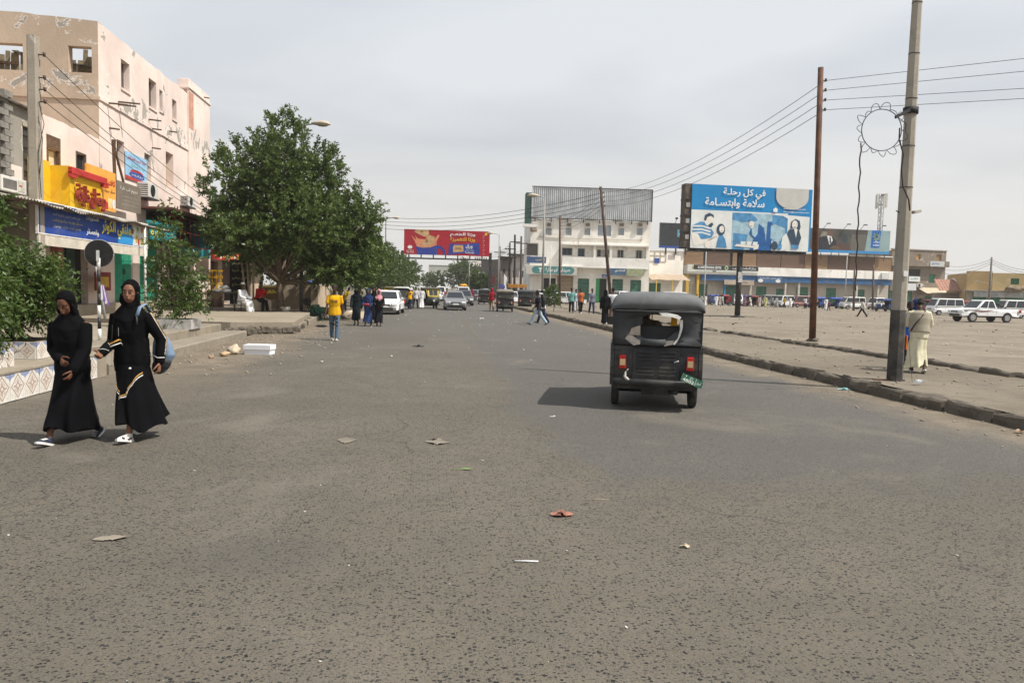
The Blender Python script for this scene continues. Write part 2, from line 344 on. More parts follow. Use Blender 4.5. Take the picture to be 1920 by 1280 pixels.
M_earth = earth('dry_earth', (.135, .112, .086), (.19, .158, .118), (.10, .082, .062))
M_pave = earth('dusty_paving', (.155, .131, .101), (.21, .18, .14), (.11, .092, .07), 2)
M_terr = earth('dusty_concrete', (.25, .212, .16), (.31, .268, .208), (.185, .15, .11), 2)
M_kerb = earth('old_kerb_concrete', (.115, .098, .078), (.155, .135, .106), (.07, .06, .05), 3)
def sheet(name, x0, x1, y0, y1, z, m, step=None, amp=0, sc=1.0):
    mb = MB()
    if not step: mb.add([(x0, y0, z), (x1, y0, z), (x1, y1, z), (x0, y1, z)], [(0, 1, 2, 3)])
    else:
        nx = max(1, int((x1-x0)/step)); ny = max(1, int((y1-y0)/step)); vs = []
        for j in range(ny+1):
            for i in range(nx+1):
                x = x0+(x1-x0)*i/nx; y = y0+(y1-y0)*j/ny
                vs.append((x, y, z+amp*noise.noise(V((x*sc, y*sc, z*5)))+amp*.5*noise.noise(V((x*sc*3, y*sc*3, z*5+4)))))
        mb.add(vs, [(j*(nx+1)+i, j*(nx+1)+i+1, (j+1)*(nx+1)+i+1, (j+1)*(nx+1)+i) for j in range(ny) for i in range(nx)], True)
    return kind(mb.build(name, m), 'structure')
sheet('ground', -1500, 1500, -60, 2500, -.06, M_earth)
sheet('road', -5.75, 8.05, -8, 420, 0, asphalt())
M_lot = earth('lot_earth', (.18, .152, .118), (.25, .212, .165), (.12, .098, .074), 2.2)
sheet('vacant_lot', 11.9, 150, 2, 150, .0, M_lot, 1.2, .05, .35)
# joint running down the middle of the carriageway, filled with sand
mb = MB(); vs = []
for i in range(61):
    y = 22+i*.62; wd = (.04+.05*abs(noise.noise(V((0, y*.9, 3))))*2)*min(1, (y-21.9)/9); x = G(898, 640).x+(y-22)*(G(868, 596).x-G(898, 640).x)/(G(868, 596).y-22)+.10*noise.noise(V((y*.5, 0, 0)))
    vs += [(x-wd, y, .005), (x+wd, y, .005)]
mb.add(vs, [(2*i, 2*i+1, 2*i+3, 2*i+2) for i in range(60)]); kind(mb.build('road_joint', earth('joint_sand', (.125, .108, .083), (.155, .133, .103), (.095, .083, .066), 4)), 'structure')
# pavement strip on the right with kerb stones on both sides
pav = sheet('pavement', 8.12, 11.95, 2, 150, .17, M_pave, .35, .022, .8)
def stones(n, lx, ly, lz, jit, seed):
    out = []
    for k in range(n):
        mb = MB(); nx, ny, nz_ = 3, 7, 3; rings = []
        for j in range(ny+1):
            y = -ly/2+ly*j/ny; sec = [(-lx/2, 0), (-lx/2, lz*.55), (-lx/2+.015, lz-.03), (-lx/2+.05, lz), (lx/2-.03, lz), (lx/2, lz-.02), (lx/2, 0)]
            rings.append([V((x+jit*noise.noise(V((x*4, y*4+seed+k*7, z*5))), y, z+(jit*.9*noise.noise(V((x*5+9, y*3.3+k*5, seed))) if z > 0 else 0))) for x, z in sec])
        mb.loft(rings, True, False); out.append(mb.mesh('kerb_stone', M_kerb))
    return out
KS = stones(8, .24, .93, .20, .06, 1)
kerb = kind(thing('kerb', '', ''), 'structure')
for k in ('label', 'category'): del kerb[k]
for i in range(78):
    inst(KS[random.randrange(8)], 'kerb_stone', kerb, (8.02+random.uniform(-.02, .02)+.07*noise.noise(V((i*.2, 0, 0))), 4.2+i*.96, random.uniform(-.05, .012)), (random.uniform(-.03, .03), random.uniform(-.05, .05), random.uniform(-.03, .03)))
mb = MB(); mb.bb(7.9, 8.14, 79, 150, -.02, .18); kind(mb.build('kerb_run', M_kerb, kerb), 'stuff')
KI = stones(5, .30, .86, .15, .05, 30)
kerb2 = kind(thing('inner_kerb', '', ''), 'structure')
for k in ('label', 'category'): del kerb2[k]
for i in range(60):
    if random.random() < .10: continue
    inst(KI[random.randrange(5)], 'kerb_stone', kerb2, (12.0+random.uniform(-.07, .07)+.12*noise.noise(V((i*.3, 5, 0))), 7+i*.9, random.uniform(.08, .13)), (random.uniform(-.06, .06), random.uniform(-.1, .1), random.uniform(-.08, .08)))
mb = MB(); mb.bb(11.85, 12.2, 60, 110, -.02, .19); kind(mb.build('kerb_run', M_kerb, kerb2), 'stuff')
# ------------------------------------------------------------------ left terrace, steps, tiled edging
TZ = .42
mb = MB(); mb.bb(-13.4, -6.35, 13.9, 23.4, -.05, TZ-.004); mb.bb(-13.4, -5.66, 3, 13.9, -.05, TZ-.004)
kind(mb.build('terrace', M_terr, fix=True, bev=.01), 'structure')
M_step = earth('step_concrete', (.22, .192, .15), (.275, .24, .19), (.145, .12, .09), 3)
for i, (x0, x1, zt, y1) in enumerate(((-6.35, -5.62, .21, 24.1), (-6.95, -6.35, .425, 23.9))):
    mb = MB()
    nseg = 9; rings = []
    for j in range(nseg*3+1):
        y = 13.92+(y1-13.92)*j/(nseg*3); e = .018*noise.noise(V((y*1.7, i*9, 0)))
        rings.append([V((x0, y, -.02)), V((x1+e, y, -.02)), V((x1+e*1.3, y, zt-.03+e*.4)), V((x1-.03+e, y, zt+e*.3)), V((x0, y, zt+e*.2))])
    kind(mb.loft(rings, True, False).build('step', M_step, fix=True), 'structure')
def tile_mat():
    m, nt, b = NT('patterned_tile'); L = nt.links
    v = coords(nt); sp = nt.nodes.new('ShaderNodeSeparateXYZ'); L.new(v, sp.inputs[0])
    ax = math_(nt, 'ABSOLUTE', sp.outputs[0]); az = math_(nt, 'ABSOLUTE', sp.outputs[2]); d = math_(nt, 'ADD', ax, az)
    def band(x, a, bb): return math_(nt, 'MULTIPLY', math_(nt, 'GREATER_THAN', x, a), math_(nt, 'LESS_THAN', x, bb))
    oi = nt.nodes.new('ShaderNodeObjectInfo')
    col = mixc(nt, oi.outputs['Random'], (.66, .63, .58), (.74, .71, .66))
    col = mixc(nt, math_(nt, 'MULTIPLY', band(d, .145, .175), .9), col, (.33, .24, .185))
    col = mixc(nt, math_(nt, 'MULTIPLY', band(d, .03, .118), ramp01(nt, math_(nt, 'SINE', math_(nt, 'MULTIPLY', math_(nt, 'MULTIPLY', ax, az), 2600)), -.3, .3)), col, (.42, .31, .265))
    r = nt.nodes.new('ShaderNodeVectorMath'); r.operation = 'LENGTH'; L.new(v, r.inputs[0])
    col = mixc(nt, band(r.outputs['Value'], .035, .05), col, (.38, .28, .23))
    cor = math_(nt, 'MULTIPLY', math_(nt, 'GREATER_THAN', math_(nt, 'SUBTRACT', math_(nt, 'ADD', d, math_(nt, 'MULTIPLY', sp.outputs[2], .14)), math_(nt, 'MULTIPLY', math_(nt, 'SINE', math_(nt, 'MULTIPLY', math_(nt, 'SUBTRACT', ax, az), 26)), .02)), .272), math_(nt, 'GREATER_THAN', sp.outputs[2], -.04))
    col = mixc(nt, math_(nt, 'MULTIPLY', cor, .9), col, (.20, .255, .44))
    dn = noise_(nt, coords(nt, kindc='Object'), 6, 7, .65); col = mixc(nt, math_(nt, 'MULTIPLY', ramp01(nt, dn, .42, .72), .55), col, (.40, .32, .23))
    L.new(col, b.inputs['Base Color']); b.inputs['Roughness'].default_value = .35; b.inputs['Specular IOR Level'].default_value = .4; return m
M_tile = tile_mat()
TS = .385
_tm = MB(); _tm.bb(-TS/2+.004, TS/2-.004, -.008, .008, -TS/2+.004, TS/2-.004); TILE = _tm.mesh('tile', M_tile)
edging = kind(thing('terrace_edging', '', ''), 'structure')
for k in ('label', 'category'): del edging[k]
for i in range(17):
    inst(TILE, 'tile', edging, (-5.64+random.uniform(-.003, .003), 7.1+TS*i, .01+TS/2), (0, random.uniform(-.01, .01), R(90)))
mb = MB(); mb.bb(-5.98, -5.62, 3, 13.9, TZ-.03, TZ+.012); mb.build('coping', M_terr, edging, bev=.008)
def planter(px0, px1, pyb, lx, ly, hh, label, m=None, loc=None, mtile=TILE):
    p = loc or G((px0+px1)/2, pyb, TZ); t = thing('planter', label, 'planter', (p.x, p.y, TZ), 0, 'tiled planters on the terrace')
    w_ = .09; mb = MB()
    mb.bb(-lx/2, lx/2, -ly/2, -ly/2+w_, 0, hh); mb.bb(-lx/2, lx/2, ly/2-w_, ly/2, 0, hh); mb.bb(-lx/2, -lx/2+w_, -ly/2+w_, ly/2-w_, 0, hh); mb.bb(lx/2-w_, lx/2, -ly/2+w_, ly/2-w_, 0, hh)
    mb.build('rim', m or M_terr, t)
    MB().rock((0, 0, hh-.11), (lx/2-.1, ly/2-.1, .1), 3, 14, 6).build('soil', mat((.10, .075, .05), .95), t)
    if m is None:
        sc = hh/TS
        for n_, L_, rz, off in ((max(1, round(lx/hh)), lx, 0, ly/2), (max(1, round(ly/hh)), ly, R(90), lx/2)):
            for k in range(n_):
                a = -L_/2+L_*(k+.5)/n_
                inst(mtile, 'tile', t, (a, -off-.01, hh/2) if rz == 0 else (off+.01, a, hh/2), (0, 0, rz), (L_/n_/TS, 1, sc))
    return t, p
# ================================================================== people
def rot(ax, deg): return Matrix.Rotation(R(deg), 3, ax)
def soft(o, vox, it=3, sm=.5):
    m = o.modifiers.new('skin', 'REMESH'); m.mode = 'VOXEL'; m.voxel_size = vox; m.use_smooth_shade = True
    m = o.modifiers.new('smooth', 'SMOOTH'); m.iterations = it; m.factor = sm; return o
def hand(mb, w_, d, side, palm, curl, sc, fine=True):
    "palm and five fingers; d along the forearm, palm = direction the palm faces, side=+1 when the thumb lies towards d x palm"
    d = d.normalized(); n = (palm-d*palm.dot(d)).normalized(); x = d.cross(n)*side
    if not fine:
        mb.limb([w_, w_+d*.07*sc, w_+d*.12*sc+n*.02*sc, w_+d*.15*sc+n*.045*sc], [.026*sc, .036*sc, .03*sc, .018*sc], 8, .55, n); mb.limb([w_+d*.02*sc+x*.02*sc, w_+d*.07*sc+x*.05*sc+n*.02*sc], [.015*sc, .011*sc], 6); return
    c0 = w_+d*.01*sc; c1 = w_+d*.088*sc
    mb.limb([c0, (c0+c1)/2, c1], [.024*sc, .036*sc, .037*sc], 12, .42, n)
    for k, (o_, ln) in enumerate(((.030, .072), (.010, .080), (-.011, .074), (-.031, .058))):
        p = c1+x*o_*sc-d*.012*sc; q = [p]; a = 0; cl = curl*(1+.15*k)
        for j, f in enumerate((.48, .30, .22)):
            a += cl*(.8 if j == 0 else 1); p = p+(d*math.cos(R(a))+n*math.sin(R(a)))*ln*f*sc*1.05; q.append(p)
        mb.limb(q, [.0098*sc, .0090*sc, .0082*sc, .0068*sc], 8)
    p = w_+d*.025*sc+x*.022*sc
    mb.limb([p, p+(d*.55+x*.75+n*.25)*.040*sc, p+(d*1.25+x*1.0+n*.7)*.048*sc, p+(d*1.75+x*.95+n*1.05)*.048*sc], [.015*sc, .0118*sc, .0098*sc, .0075*sc], 8)
def person(label, loc, head=180, h=1.72, fit='shirt', c1=(.5, .5, .5), c2=(.05, .06, .1), skin=(.085, .048, .032), scarf=None, cap=None, hair=True,
           legs=((22, 8), (-18, 22)), arms=((-14, 7, 14), (14, 7, 20)), lean=2, hd=(0, 0), vox=.02, group='people in the street', shoe=(.05, .04, .035), long_=False,
           sit=None, hem=.12, flare=1.0, cat='person', veil=False, palms=None, name='person', twist=0, wind=(0, 0), face=False, cloth_kw=None, woman=False):
    s = h/1.75; ck = dict(rough=.85, var=.12, scale=7, bmp=.5, grain=22, spec=.08); ck.update(cloth_kw or {})
    t = thing(name, label, cat, loc, R(-head), group)
    L = []
    for i, (th, kn) in enumerate(legs):
        sx = (-1, 1)[i]; hp = V((sx*.085, 0, 0)); k = hp+rot('X', th)@V((sx*.012, 0, -.44)); a = k+rot('X', th-kn)@V((0, 0, -.42)); L.append((hp, k, a, th-kn))
    pz = sit/s if sit is not None else max(-a.z for _, _, a, _ in L)+.075
    base = V((0, 0, pz)); L = [(a+base, b+base, c+base, g) for a, b, c, g in L]
    T = rot('Z', twist)@rot('X', -lean)
    def U(x, y, z): return base+T@V((x, y, z))
    f = lambda p: V(p)*s
    A = []
    for i, ar_ in enumerate(arms):
        sw, ab, el = ar_[:3]; inw = ar_[3] if len(ar_) > 3 else 12
        sx = (-1, 1)[i]; sh = U(sx*.175, 0, .445); m = T@(rot('X', sw)@rot('Y', -sx*ab)); e = sh+m@V((0, 0, -.29))
        fm = T@(rot('X', sw)@rot('Y', -sx*ab))@rot('Z', sx*inw)@rot('X', el); w_ = e+fm@V((0, 0, -.25)); A.append((sh, e, w_, (w_-e).normalized()))
    HM = T@rot('Z', hd[0])@rot('X', -hd[1]); hc = U(0, .01, .595)+HM@V((0, .025, .115))
    def H(x, y, z): return hc+HM@V((x, y, z))
    def rings(spec, infl=0, n=20, rip=0, ph=0, kf=9):
        out = []
        for (z, rx, ry, oy) in spec:
            out.append([f(U((rx+infl)*math.cos(q)*(1+rip*math.sin(kf*q+ph+z*3)), oy+(ry+infl)*math.sin(q)*(1+rip*math.sin(kf*q+ph+z*3)), z)) for q in [2*math.pi*k/n for k in range(n)]])
        return out
    tw = .92 if woman else 1
    TOR = [(-.10, .10, .08, 0), (-.04, .155, .11, -.005), (.03, .165, .115, -.005), (.13, .142*tw, .10, .0), (.27, .16*tw, .118, .008), (.38, .178*tw, .11, .005), (.45, .15*tw, .085, 0), (.49, .085, .06, -.005)]
    # --- body: one continuous skin surface
    mb = MB(); mb.loft(rings(TOR)); mb.limb([f(U(0, -.005, .46)), f(U(0, .005, .56)), f(H(0, -.01, -.06))], [.062*s, .052*s, .052*s])
    mb.ell(f(H(0, -.012, .02)), V((.073, .092, .10))*s, 18, 12, HM); mb.ell(f(H(0, .022, -.045)), V((.056, .062, .068))*s, 14, 10, HM); mb.ell(f(H(0, .035, -.088)), V((.030, .034, .026))*s, 10, 8, HM)
    mb.limb([f(H(0, .082, .012)), f(H(0, .095, -.016)), f(H(0, .098, -.030))], [.008*s, .011*s, .015*s], 8)
    if face:
        mb.ell(f(H(0, .086, -.058)), V((.021, .011, .012))*s, 12, 8, HM); mb.ell(f(H(0, .080, -.071)), V((.019, .012, .010))*s, 12, 8, HM); mb.ell(f(H(0, .066, .030)), V((.050, .014, .012))*s, 12, 8, HM)
        for sx in (-1, 1): mb.ell(f(H(sx*.036, .050, -.022)), V((.024, .018, .020))*s, 10, 8, HM)
    for sx in (-1, 1): mb.ell(f(H(sx*.074, -.012, .0)), V((.012, .022, .032))*s, 8, 6, HM)
    for i, (sh, e, w_, d) in enumerate(A):
        mb.limb([f(sh), f((sh+e)/2), f(e), f(e.lerp(w_, .4)), f(w_)], [.052*s, .043*s, .037*s, .036*s, .026*s])
        pv = (palms[i] if palms else V(((1, -1)[i], .25, 0))); hand(mb, f(w_), d, (-1, 1)[i], T@V(pv), 22, s, vox < .011)
    lg = .6 if fit in ('robe', 'tracksuit') else 1
    for hp, k, a, g in L: mb.limb([f(hp), f(hp.lerp(k, .5)), f(k), f(k.lerp(a, .35)), f(a)], [.082*s*lg, .068*s*lg, .05*s*lg, .05*s*(lg+.2 if lg < 1 else 1), .034*s])
    soft(mb.build('body', mat(skin, .55, .12, 9, .08, spec=.22), t), vox if vox > .011 else .0055, 3 if vox > .011 else 2)
    # --- feet / shoes
    for i, (hp, k, a, g) in enumerate(L):
        pit = max(-55, min(28, g)) if sit is None else 0
        fm = rot('X', pit); mb = MB(); q = lambda x, y, z: f(a+fm@V((x, y, z)))
        mb.limb([q(0, -.035, -.04), q(0, .05, -.045), q(0, .13, -.052), q(0, .165, -.054)], [.036*s, .038*s, .040*s, .028*s], 10, .8, (0, 0, 1)); mb.limb([q(0, 0, .01), q(0, -.01, -.045)], [.038*s, .04*s], 10)
        sh_ = soft(mb.build('shoe', mat(shoe, .6, .1, 9, .1), t), max(vox*.7, .009), 2)
        if vox < .012:
            sb = MB(); zb = -.075; sb.loft([[q(x*1.08, y, z) for x, y in ((.0, -.078), (.03, -.06), (.038, -.01), (.04, .06), (.046, .12), (.035, .175), (0, .195), (-.035, .175), (-.046, .12), (-.04, .06), (-.038, -.01), (-.03, -.06))] for z in (zb, zb+.024)], True, False)
            sb.build('sole', mat((.72, .70, .66), .6, .08), sh_)
            lb = MB()
            for z_ in range(4): lb.limb([q(-.022, .055+z_*.022, -.008-.006*z_), q(0, .06+z_*.022, -.002-.006*z_), q(.022, .055+z_*.022, -.008-.006*z_)], [.004]*3, 6)
            lb.build('lace', mat((.75, .74, .70), .8), sh_)
    # --- clothes
    def legspan(z):
        cs = []
        for hp, k, a, g in L:
            pts = [hp, k, a, a+V((0, 0, -.3))]
            for u_, v_ in zip(pts, pts[1:]):
                if (u_.z-z)*(v_.z-z) <= 0 and abs(u_.z-v_.z) > 1e-4: q = (u_.z-z)/(u_.z-v_.z); cs.append(u_.lerp(v_, q)); break
        return cs or [base]
    cm = mat(c1, **ck); cm2 = mat(c2, **ck)
    if fit in ('robe', 'tracksuit'):
        mb = MB(); n = 56; out = []; lev = 22 if sit is None else 0
        if sit is None:
            for j in range(lev+1):
                q = j/lev; z = hem+(pz+.02-hem)*q; cs = legspan(z); ys = [c.y for c in cs]; cy = (min(ys)+max(ys))/2; dy = (max(ys)-min(ys))/2; fl = (1-q)
                rx = .168+.028*flare*fl; ry = max(dy+.125, .125+.03*flare*fl); ring = []
                for k in range(n):
                    a = 2*math.pi*k/n; rp = 1+(.02+.12*fl)*math.sin(6*a+1.6*math.sin(z*4)+len(label))*(.6+.4*math.sin(2*a+len(label)))+.045*fl*math.sin(11*a+z*4)
                    ring.append(f(V((rx*math.cos(a)*rp+wind[0]*fl**1.4+.02*math.sin(z*7)*fl, cy+ry*math.sin(a)*rp+wind[1]*fl**1.4, z+fl**3*(.035*math.sin(2*a+len(label))+.03*math.sin(5*a)-.10*(wind[0]*math.cos(a)+wind[1]*math.sin(a)))))))
                out.append(ring)
            mb.loft(out)
        else:
            for hp, k, a, g in L: mb.limb([f(hp), f(k+V((0, .02, .01))), f(a+V((0, .02, .05)))], [.125*s, .115*s, .12*s], 14)
            mb.limb([f(L[0][1]), f(L[1][1])], [.11*s, .11*s]); mb.limb([f(L[0][2]+V((0, .02, .1))), f(L[1][2]+V((0, .02, .1)))], [.1*s, .1*s])
        lw = soft(mb.build('skirt' if fit == 'tracksuit' else 'robe', cm, t), max(vox*.8, .009), 2)
        mb = MB(); mb.loft(rings(TOR[1:], .032, 40, .03, 1)); mb.loft(rings([(-.16, .17, .125, 0), (-.05, .185, .135, 0), (.1, .175, .125, 0), (.2, .17, .12, 0)], .012, 40, .035))
    else:
        mb = MB(); mb.loft(rings(TOR[0:3], .02)); wid = 1.22 if not face else 1.2
        for hp, k, a, g in L: mb.limb([f(hp), f(hp.lerp(k, .5)), f(k), f(k.lerp(a, .5)+V((0, -.005, 0))), f(a+V((0, 0, .02)))], [.098*s*wid/1.2, .083*s*wid/1.15, .068*s*wid/1.1, .064*s*wid/1.1, .06*s*wid/1.1], 14)
        lw = soft(mb.build('trousers', cm2, t), max(vox*.8, .01), 2)
        mb = MB(); mb.loft(rings([(-.14, .165, .12, 0), (-.08, .172, .125, 0)]+TOR[2:], .024, 36, .018))
    for i, (sh, e, w_, d) in enumerate(A):
        if long_ or fit in ('robe', 'tracksuit'):
            k = 1.25 if fit == 'robe' else 1.05
            mb.limb([f(U((-1, 1)[i]*.13, 0, .44)), f(sh), f(sh.lerp(e, .55)), f(e), f(e.lerp(w_, .5)), f(w_-d*.01)], [.068*s, .074*s, .064*s*k, .058*s*k, .055*s*k, .05*s*k], 14)
        else: mb.limb([f(U((-1, 1)[i]*.13, 0, .44)), f(sh), f(sh.lerp(e, .66))], [.06*s, .073*s, .068*s], 12)
    up = soft(mb.build('top' if fit != 'shirt' else 'shirt', cm, t), max(vox*.8, .009), 2)
    # --- head
    hairc = mat((.012, .010, .009), .8, .2, 20, .4)
    if scarf:
        mb = MB(); mb.ell(f(H(0, -.042, .034)), V((.094, .106, .116))*s, 20, 14, HM); mb.ell(f(H(0, -.045, -.05)), V((.094, .09, .10))*s, 16, 10, HM)
        mb.limb([f(H(-.066, .01, -.115)), f(H(0, .03, -.150)), f(H(.066, .01, -.115))], [.030*s, .034*s, .030*s], 10)
        mb.limb([f(H(-.082, -.002, -.03)), f(H(-.080, .01, -.09))], [.022*s, .028*s], 8); mb.limb([f(H(.082, -.002, -.03)), f(H(.080, .01, -.09))], [.022*s, .028*s], 8)
        mb.limb([f(H(-.072, .01, .06)), f(H(0, .036, .108)), f(H(.072, .01, .06))], [.018*s, .019*s, .018*s], 8)
        dr = []
        for z, rx, ry, oy in ((.60, .085, .085, .0), (.54, .10, .095, .005), (.49, .15, .11, .01), (.43, .20, .14, .008), (.34, .188, .138, .012), (.24, .14, .10, .012)):
            dr.append([f(U(rx*math.cos(a)*(1+.04*math.sin(7*a+z*20)), oy+ry*math.sin(a)*(1+.05*math.sin(5*a+z*14)), z+.03*math.sin(2*a+1))) for a in [2*math.pi*k/36 for k in range(36)]])
        mb.loft(dr)
        if veil: mb.ell(f(H(0, .03, -.05)), V((.074, .078, .085))*s, 14, 10, HM)
        soft(mb.build('headscarf', mat(scarf, **ck), t), max(vox*.7, .0075), 2)
    elif hair:
        mb = MB(); mb.ell(f(H(0, -.022, .036)), V((.082, .094, .096))*s, 16, 10, HM); mb.ell(f(H(0, -.05, -.02)), V((.072, .062, .07))*s, 12, 8, HM)
        soft(mb.build('hair', hairc, t), max(vox*.6, .008), 2)
    if cap:
        mb = MB(); mb.loft([[f(H(r_*math.cos(a), -.012+r_*1.2*math.sin(a), z)) for a in [2*math.pi*k/20 for k in range(20)]] for z, r_ in ((.045, .081), (.10, .080), (.125, .066), (.132, .03))]); mb.build('cap', mat(cap, .9), t)
    if face:
        ew = mat((.34, .31, .28), .25, .02); ed = mat((.012, .008, .006), .15, .02); lip = mat((.13, .045, .042), .4, .1)
        for sx in (-1, 1):
            e_ = MB().ell(f(H(sx*.030, .0735, .008)), V((.0115, .0055, .0042))*s, 12, 8, HM).build('eye', ew, t)
            MB().ell(f(H(sx*.030, .0785, .008)), V((.0056, .0024, .0046))*s, 10, 8, HM).build('pupil', ed, e_)
            MB().limb([f(H(sx*.013, .086, .031)), f(H(sx*.031, .083, .037)), f(H(sx*.048, .070, .031))], [.0035*s, .004*s, .0025*s], 6).build('eyebrow', hairc, t)
            MB().limb([f(H(sx*.016, .080, .014)), f(H(sx*.030, .0815, .017)), f(H(sx*.044, .073, .012))], [.002*s, .003*s, .002*s], 6).build('eyelid', mat(V(skin)*.75, .5), t)
        MB().ell(f(H(0, .094, -.059)), V((.019, .005, .0055))*s, 12, 8, HM).build('lip', lip, t); MB().ell(f(H(0, .089, -.069)), V((.017, .006, .006))*s, 12, 8, HM).build('lip', lip, t)
    return t, dict(U=U, f=f, A=A, L=L, H=H, s=s, up=up, lw=lw, base=base)
# ================================================================== vehicles
M_tyre = mat((.022, .021, .020), .9, .3, 8, .3, dirt=.35, dcol=(.16, .14, .11)); M_rim = mat((.42, .42, .42), .4, .1, 6, 0, .7); M_glass = glass(); M_blk = mat((.022, .022, .023), .5, .3, 5, .1, dirt=.25, dcol=(.17, .15, .12))
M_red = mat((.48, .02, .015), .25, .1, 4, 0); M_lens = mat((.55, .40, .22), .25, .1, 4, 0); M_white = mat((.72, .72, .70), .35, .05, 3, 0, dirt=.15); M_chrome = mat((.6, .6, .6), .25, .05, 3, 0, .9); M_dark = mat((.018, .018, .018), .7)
def wheel(t, x, y, r, w_, rim=True, name='wheel'):
    o = MB().tube([(x-w_/2, y, r), (x-w_/2+.02, y, r), (x+w_/2-.02, y, r), (x+w_/2, y, r)], [r*.9, r, r, r*.9], 24).build(name, M_tyre, t)
    if rim:
        sx = 1 if x > 0 else -1
        MB().cyl((x+sx*w_*.5, y, r), r*.62, .012, 'X', 18).build('rim', M_rim, o)
        mb = MB()
        for k in range(5):
            a = 2*math.pi*k/5; mb.box((x+sx*(w_*.5+.004), y+math.cos(a)*r*.36, r+math.sin(a)*r*.36), (.008, r*.16, r*.16), M=Matrix.Rotation(a, 3, 'X'))
        mb.build('spoke_gap', M_dark, o)
    return o
def tuktuk(label, loc, head, roof=(.085, .085, .088), body=(.022, .023, .026), frame=None, torn=False, plate=True, detail=True, driver=True, group='three-wheeled rickshaws', name='auto_rickshaw', rear=None):
    t = thing(name, label, 'rickshaw', loc, R(-head), group)
    mb_ = mat(body, .48, .3, 4, .12, dirt=.6, dcol=(.10, .09, .072)); mr = mat(roof, .72, .16, 3, .2, dirt=.35, dcol=V(roof)*1.7+V((.05, .045, .035))); mv = mat(rear or V(roof)*.62, .7, .18, 5, .2, dirt=.25, dcol=(.13, .12, .10)); mf = mat(frame or body, .45, .15)
    # tub
    mb = MB(); prof = [(-.54, .36), (-.57, .62), (-.55, .93), (-.50, .965), (.42, .965), (.50, .90), (.52, .36)]
    prof2 = [(-.56, .34)]+[(-.02+.33*math.cos(a), .23+.33*math.sin(a)) for a in [math.pi*(.86-.72*k/8) for k in range(9)]]+[(.52, .34)]
    pl = [(-.54, .36), (-.36, .36)]+[(.30*math.cos(a), .25+.30*math.sin(a)) for a in [math.pi*(.88-.76*k/8) for k in range(9)]]+[(.52, .36), (.50, .90), (.42, .965), (-.50, .965), (-.55, .93), (-.57, .62)]
    for sx in (-1, 1): MB().prism(pl, 'X', sx*.655, sx*.60).build('side_panel', mb_, t, fix=True, bev=.012)
    MB().prism([(-.535, .36), (-.565, .62), (-.545, .93), (-.50, .96), (-.46, .96), (-.46, .36)], 'X', -.60, .60).build('tail_panel', mb_, t, fix=True, bev=.01)
    mb = MB(); mb.bb(-.6, .6, -.46, 1.55, .30, .36); mb.build('floor', M_blk, t)
    # seats
    mb = MB(); mb.bb(-.55, .55, -.30, .22, .62, .74); mb.box((0, -.36, .98), (1.1, .10, .5), M=Matrix.Rotation(R(-8), 3, 'X')); mb.bb(-.5, .5, -.2, .2, .36, .62); mb.build('passenger_seat', mat((.03, .03, .032), .6), t, bev=.02)
    mb = MB(); mb.bb(-.28, .28, .78, 1.12, .62, .72); mb.bb(-.25, .25, .84, 1.1, .36, .62); mb.build('driver_seat', mat((.03, .03, .032), .6), t, bev=.02)
    # hood
    def arch(y, k, z0=1.44, hw=.648):
        out = []
        for i in range(17):
            a = math.pi*i/16; c, s_ = math.cos(a), math.sin(a)
            out.append(V((hw*(1 if c > 0 else -1)*abs(c)**.36, y, z0+k*.27*abs(s_)**.62)))
        return out
    st = [(-.605, .12), (-.60, .45), (-.575, .72), (-.50, .88), (-.3, .97), (.1, 1.0), (.6, 1.0), (1.1, .96), (1.35, .86), (1.43, .62)]
    rf = MB().loft([arch(y, k) for y, k in st], False, True, False).build('hood', mr, t); md = rf.modifiers.new('s', 'SOLIDIFY'); md.thickness = .012
    MB().tube([V((.650, 1.43, 1.445)), V((.654, -.3, 1.44)), V((.650, -.58, 1.44)), V((.59, -.612, 1.44)), V((-.59, -.612, 1.44)), V((-.650, -.58, 1.44)), V((-.654, -.3, 1.44)), V((-.650, 1.43, 1.445))], .011, 6).build('hood_hem', mv, rf)
    # rear curtain with window (torn open on the worn one)
    zc = lambda x, z: -.565+.018*math.cos(x*2.2)-.025*(z-.95)/.5+.012*noise.noise(V((x*4, z*5, 2)))
    outer = [(-.63, .955)]+[(-.63+.0*i, .955+.545*i/5) for i in range(1, 6)]+[(-.63+1.26*i/10, 1.50) for i in range(1, 10)]+[(.63, 1.50-.545*i/5) for i in range(6)]+[(.63-1.26*i/10, .955) for i in range(1, 10)]
    if torn: hole = [(-.235, 1.09), (-.235, 1.24), (-.21, 1.27), (-.225, 1.34), (-.17, 1.385), (-.05, 1.395), (.08, 1.385), (.20, 1.375), (.28, 1.36), (.33, 1.325), (.335, 1.25), (.325, 1.17), (.29, 1.09), (.24, 1.035), (.20, 1.02), (.13, 1.05), (.06, 1.045), (-.05, 1.05), (-.14, 1.045), (-.19, 1.06)]
    else: hole = [(-.42+.84*i/6, 1.10) for i in range(7)]+[(.42-.84*i/6, 1.36) for i in range(7)]
    tri = geometry.tessellate_polygon([[V((p[0], p[1], 0)) for p in outer], [V((p[0], p[1], 0)) for p in hole]])
    cur = MB().add([(p[0], zc(*p), p[1]) for p in outer+hole], [tuple(q) for q in tri], True).build('rear_curtain', mv, t); md = cur.modifiers.new('s', 'SOLIDIFY'); md.thickness = .01; md.offset = 0
    if not torn: MB().add([(p[0], -.572, p[1]) for p in hole], [tuple(range(len(hole)))]).build('rear_window', mat((.055, .055, .05), .35, .2, 5, 0), cur)
    for sx in (-1, 1):
        q = MB(); pr = [(-.57, .955), (.12, .955), (.20, 1.10), (.22, 1.45), (-.59, 1.45)]; q.prism(pr, 'X', sx*.636, sx*.626); q.build('side_curtain', mv, t)
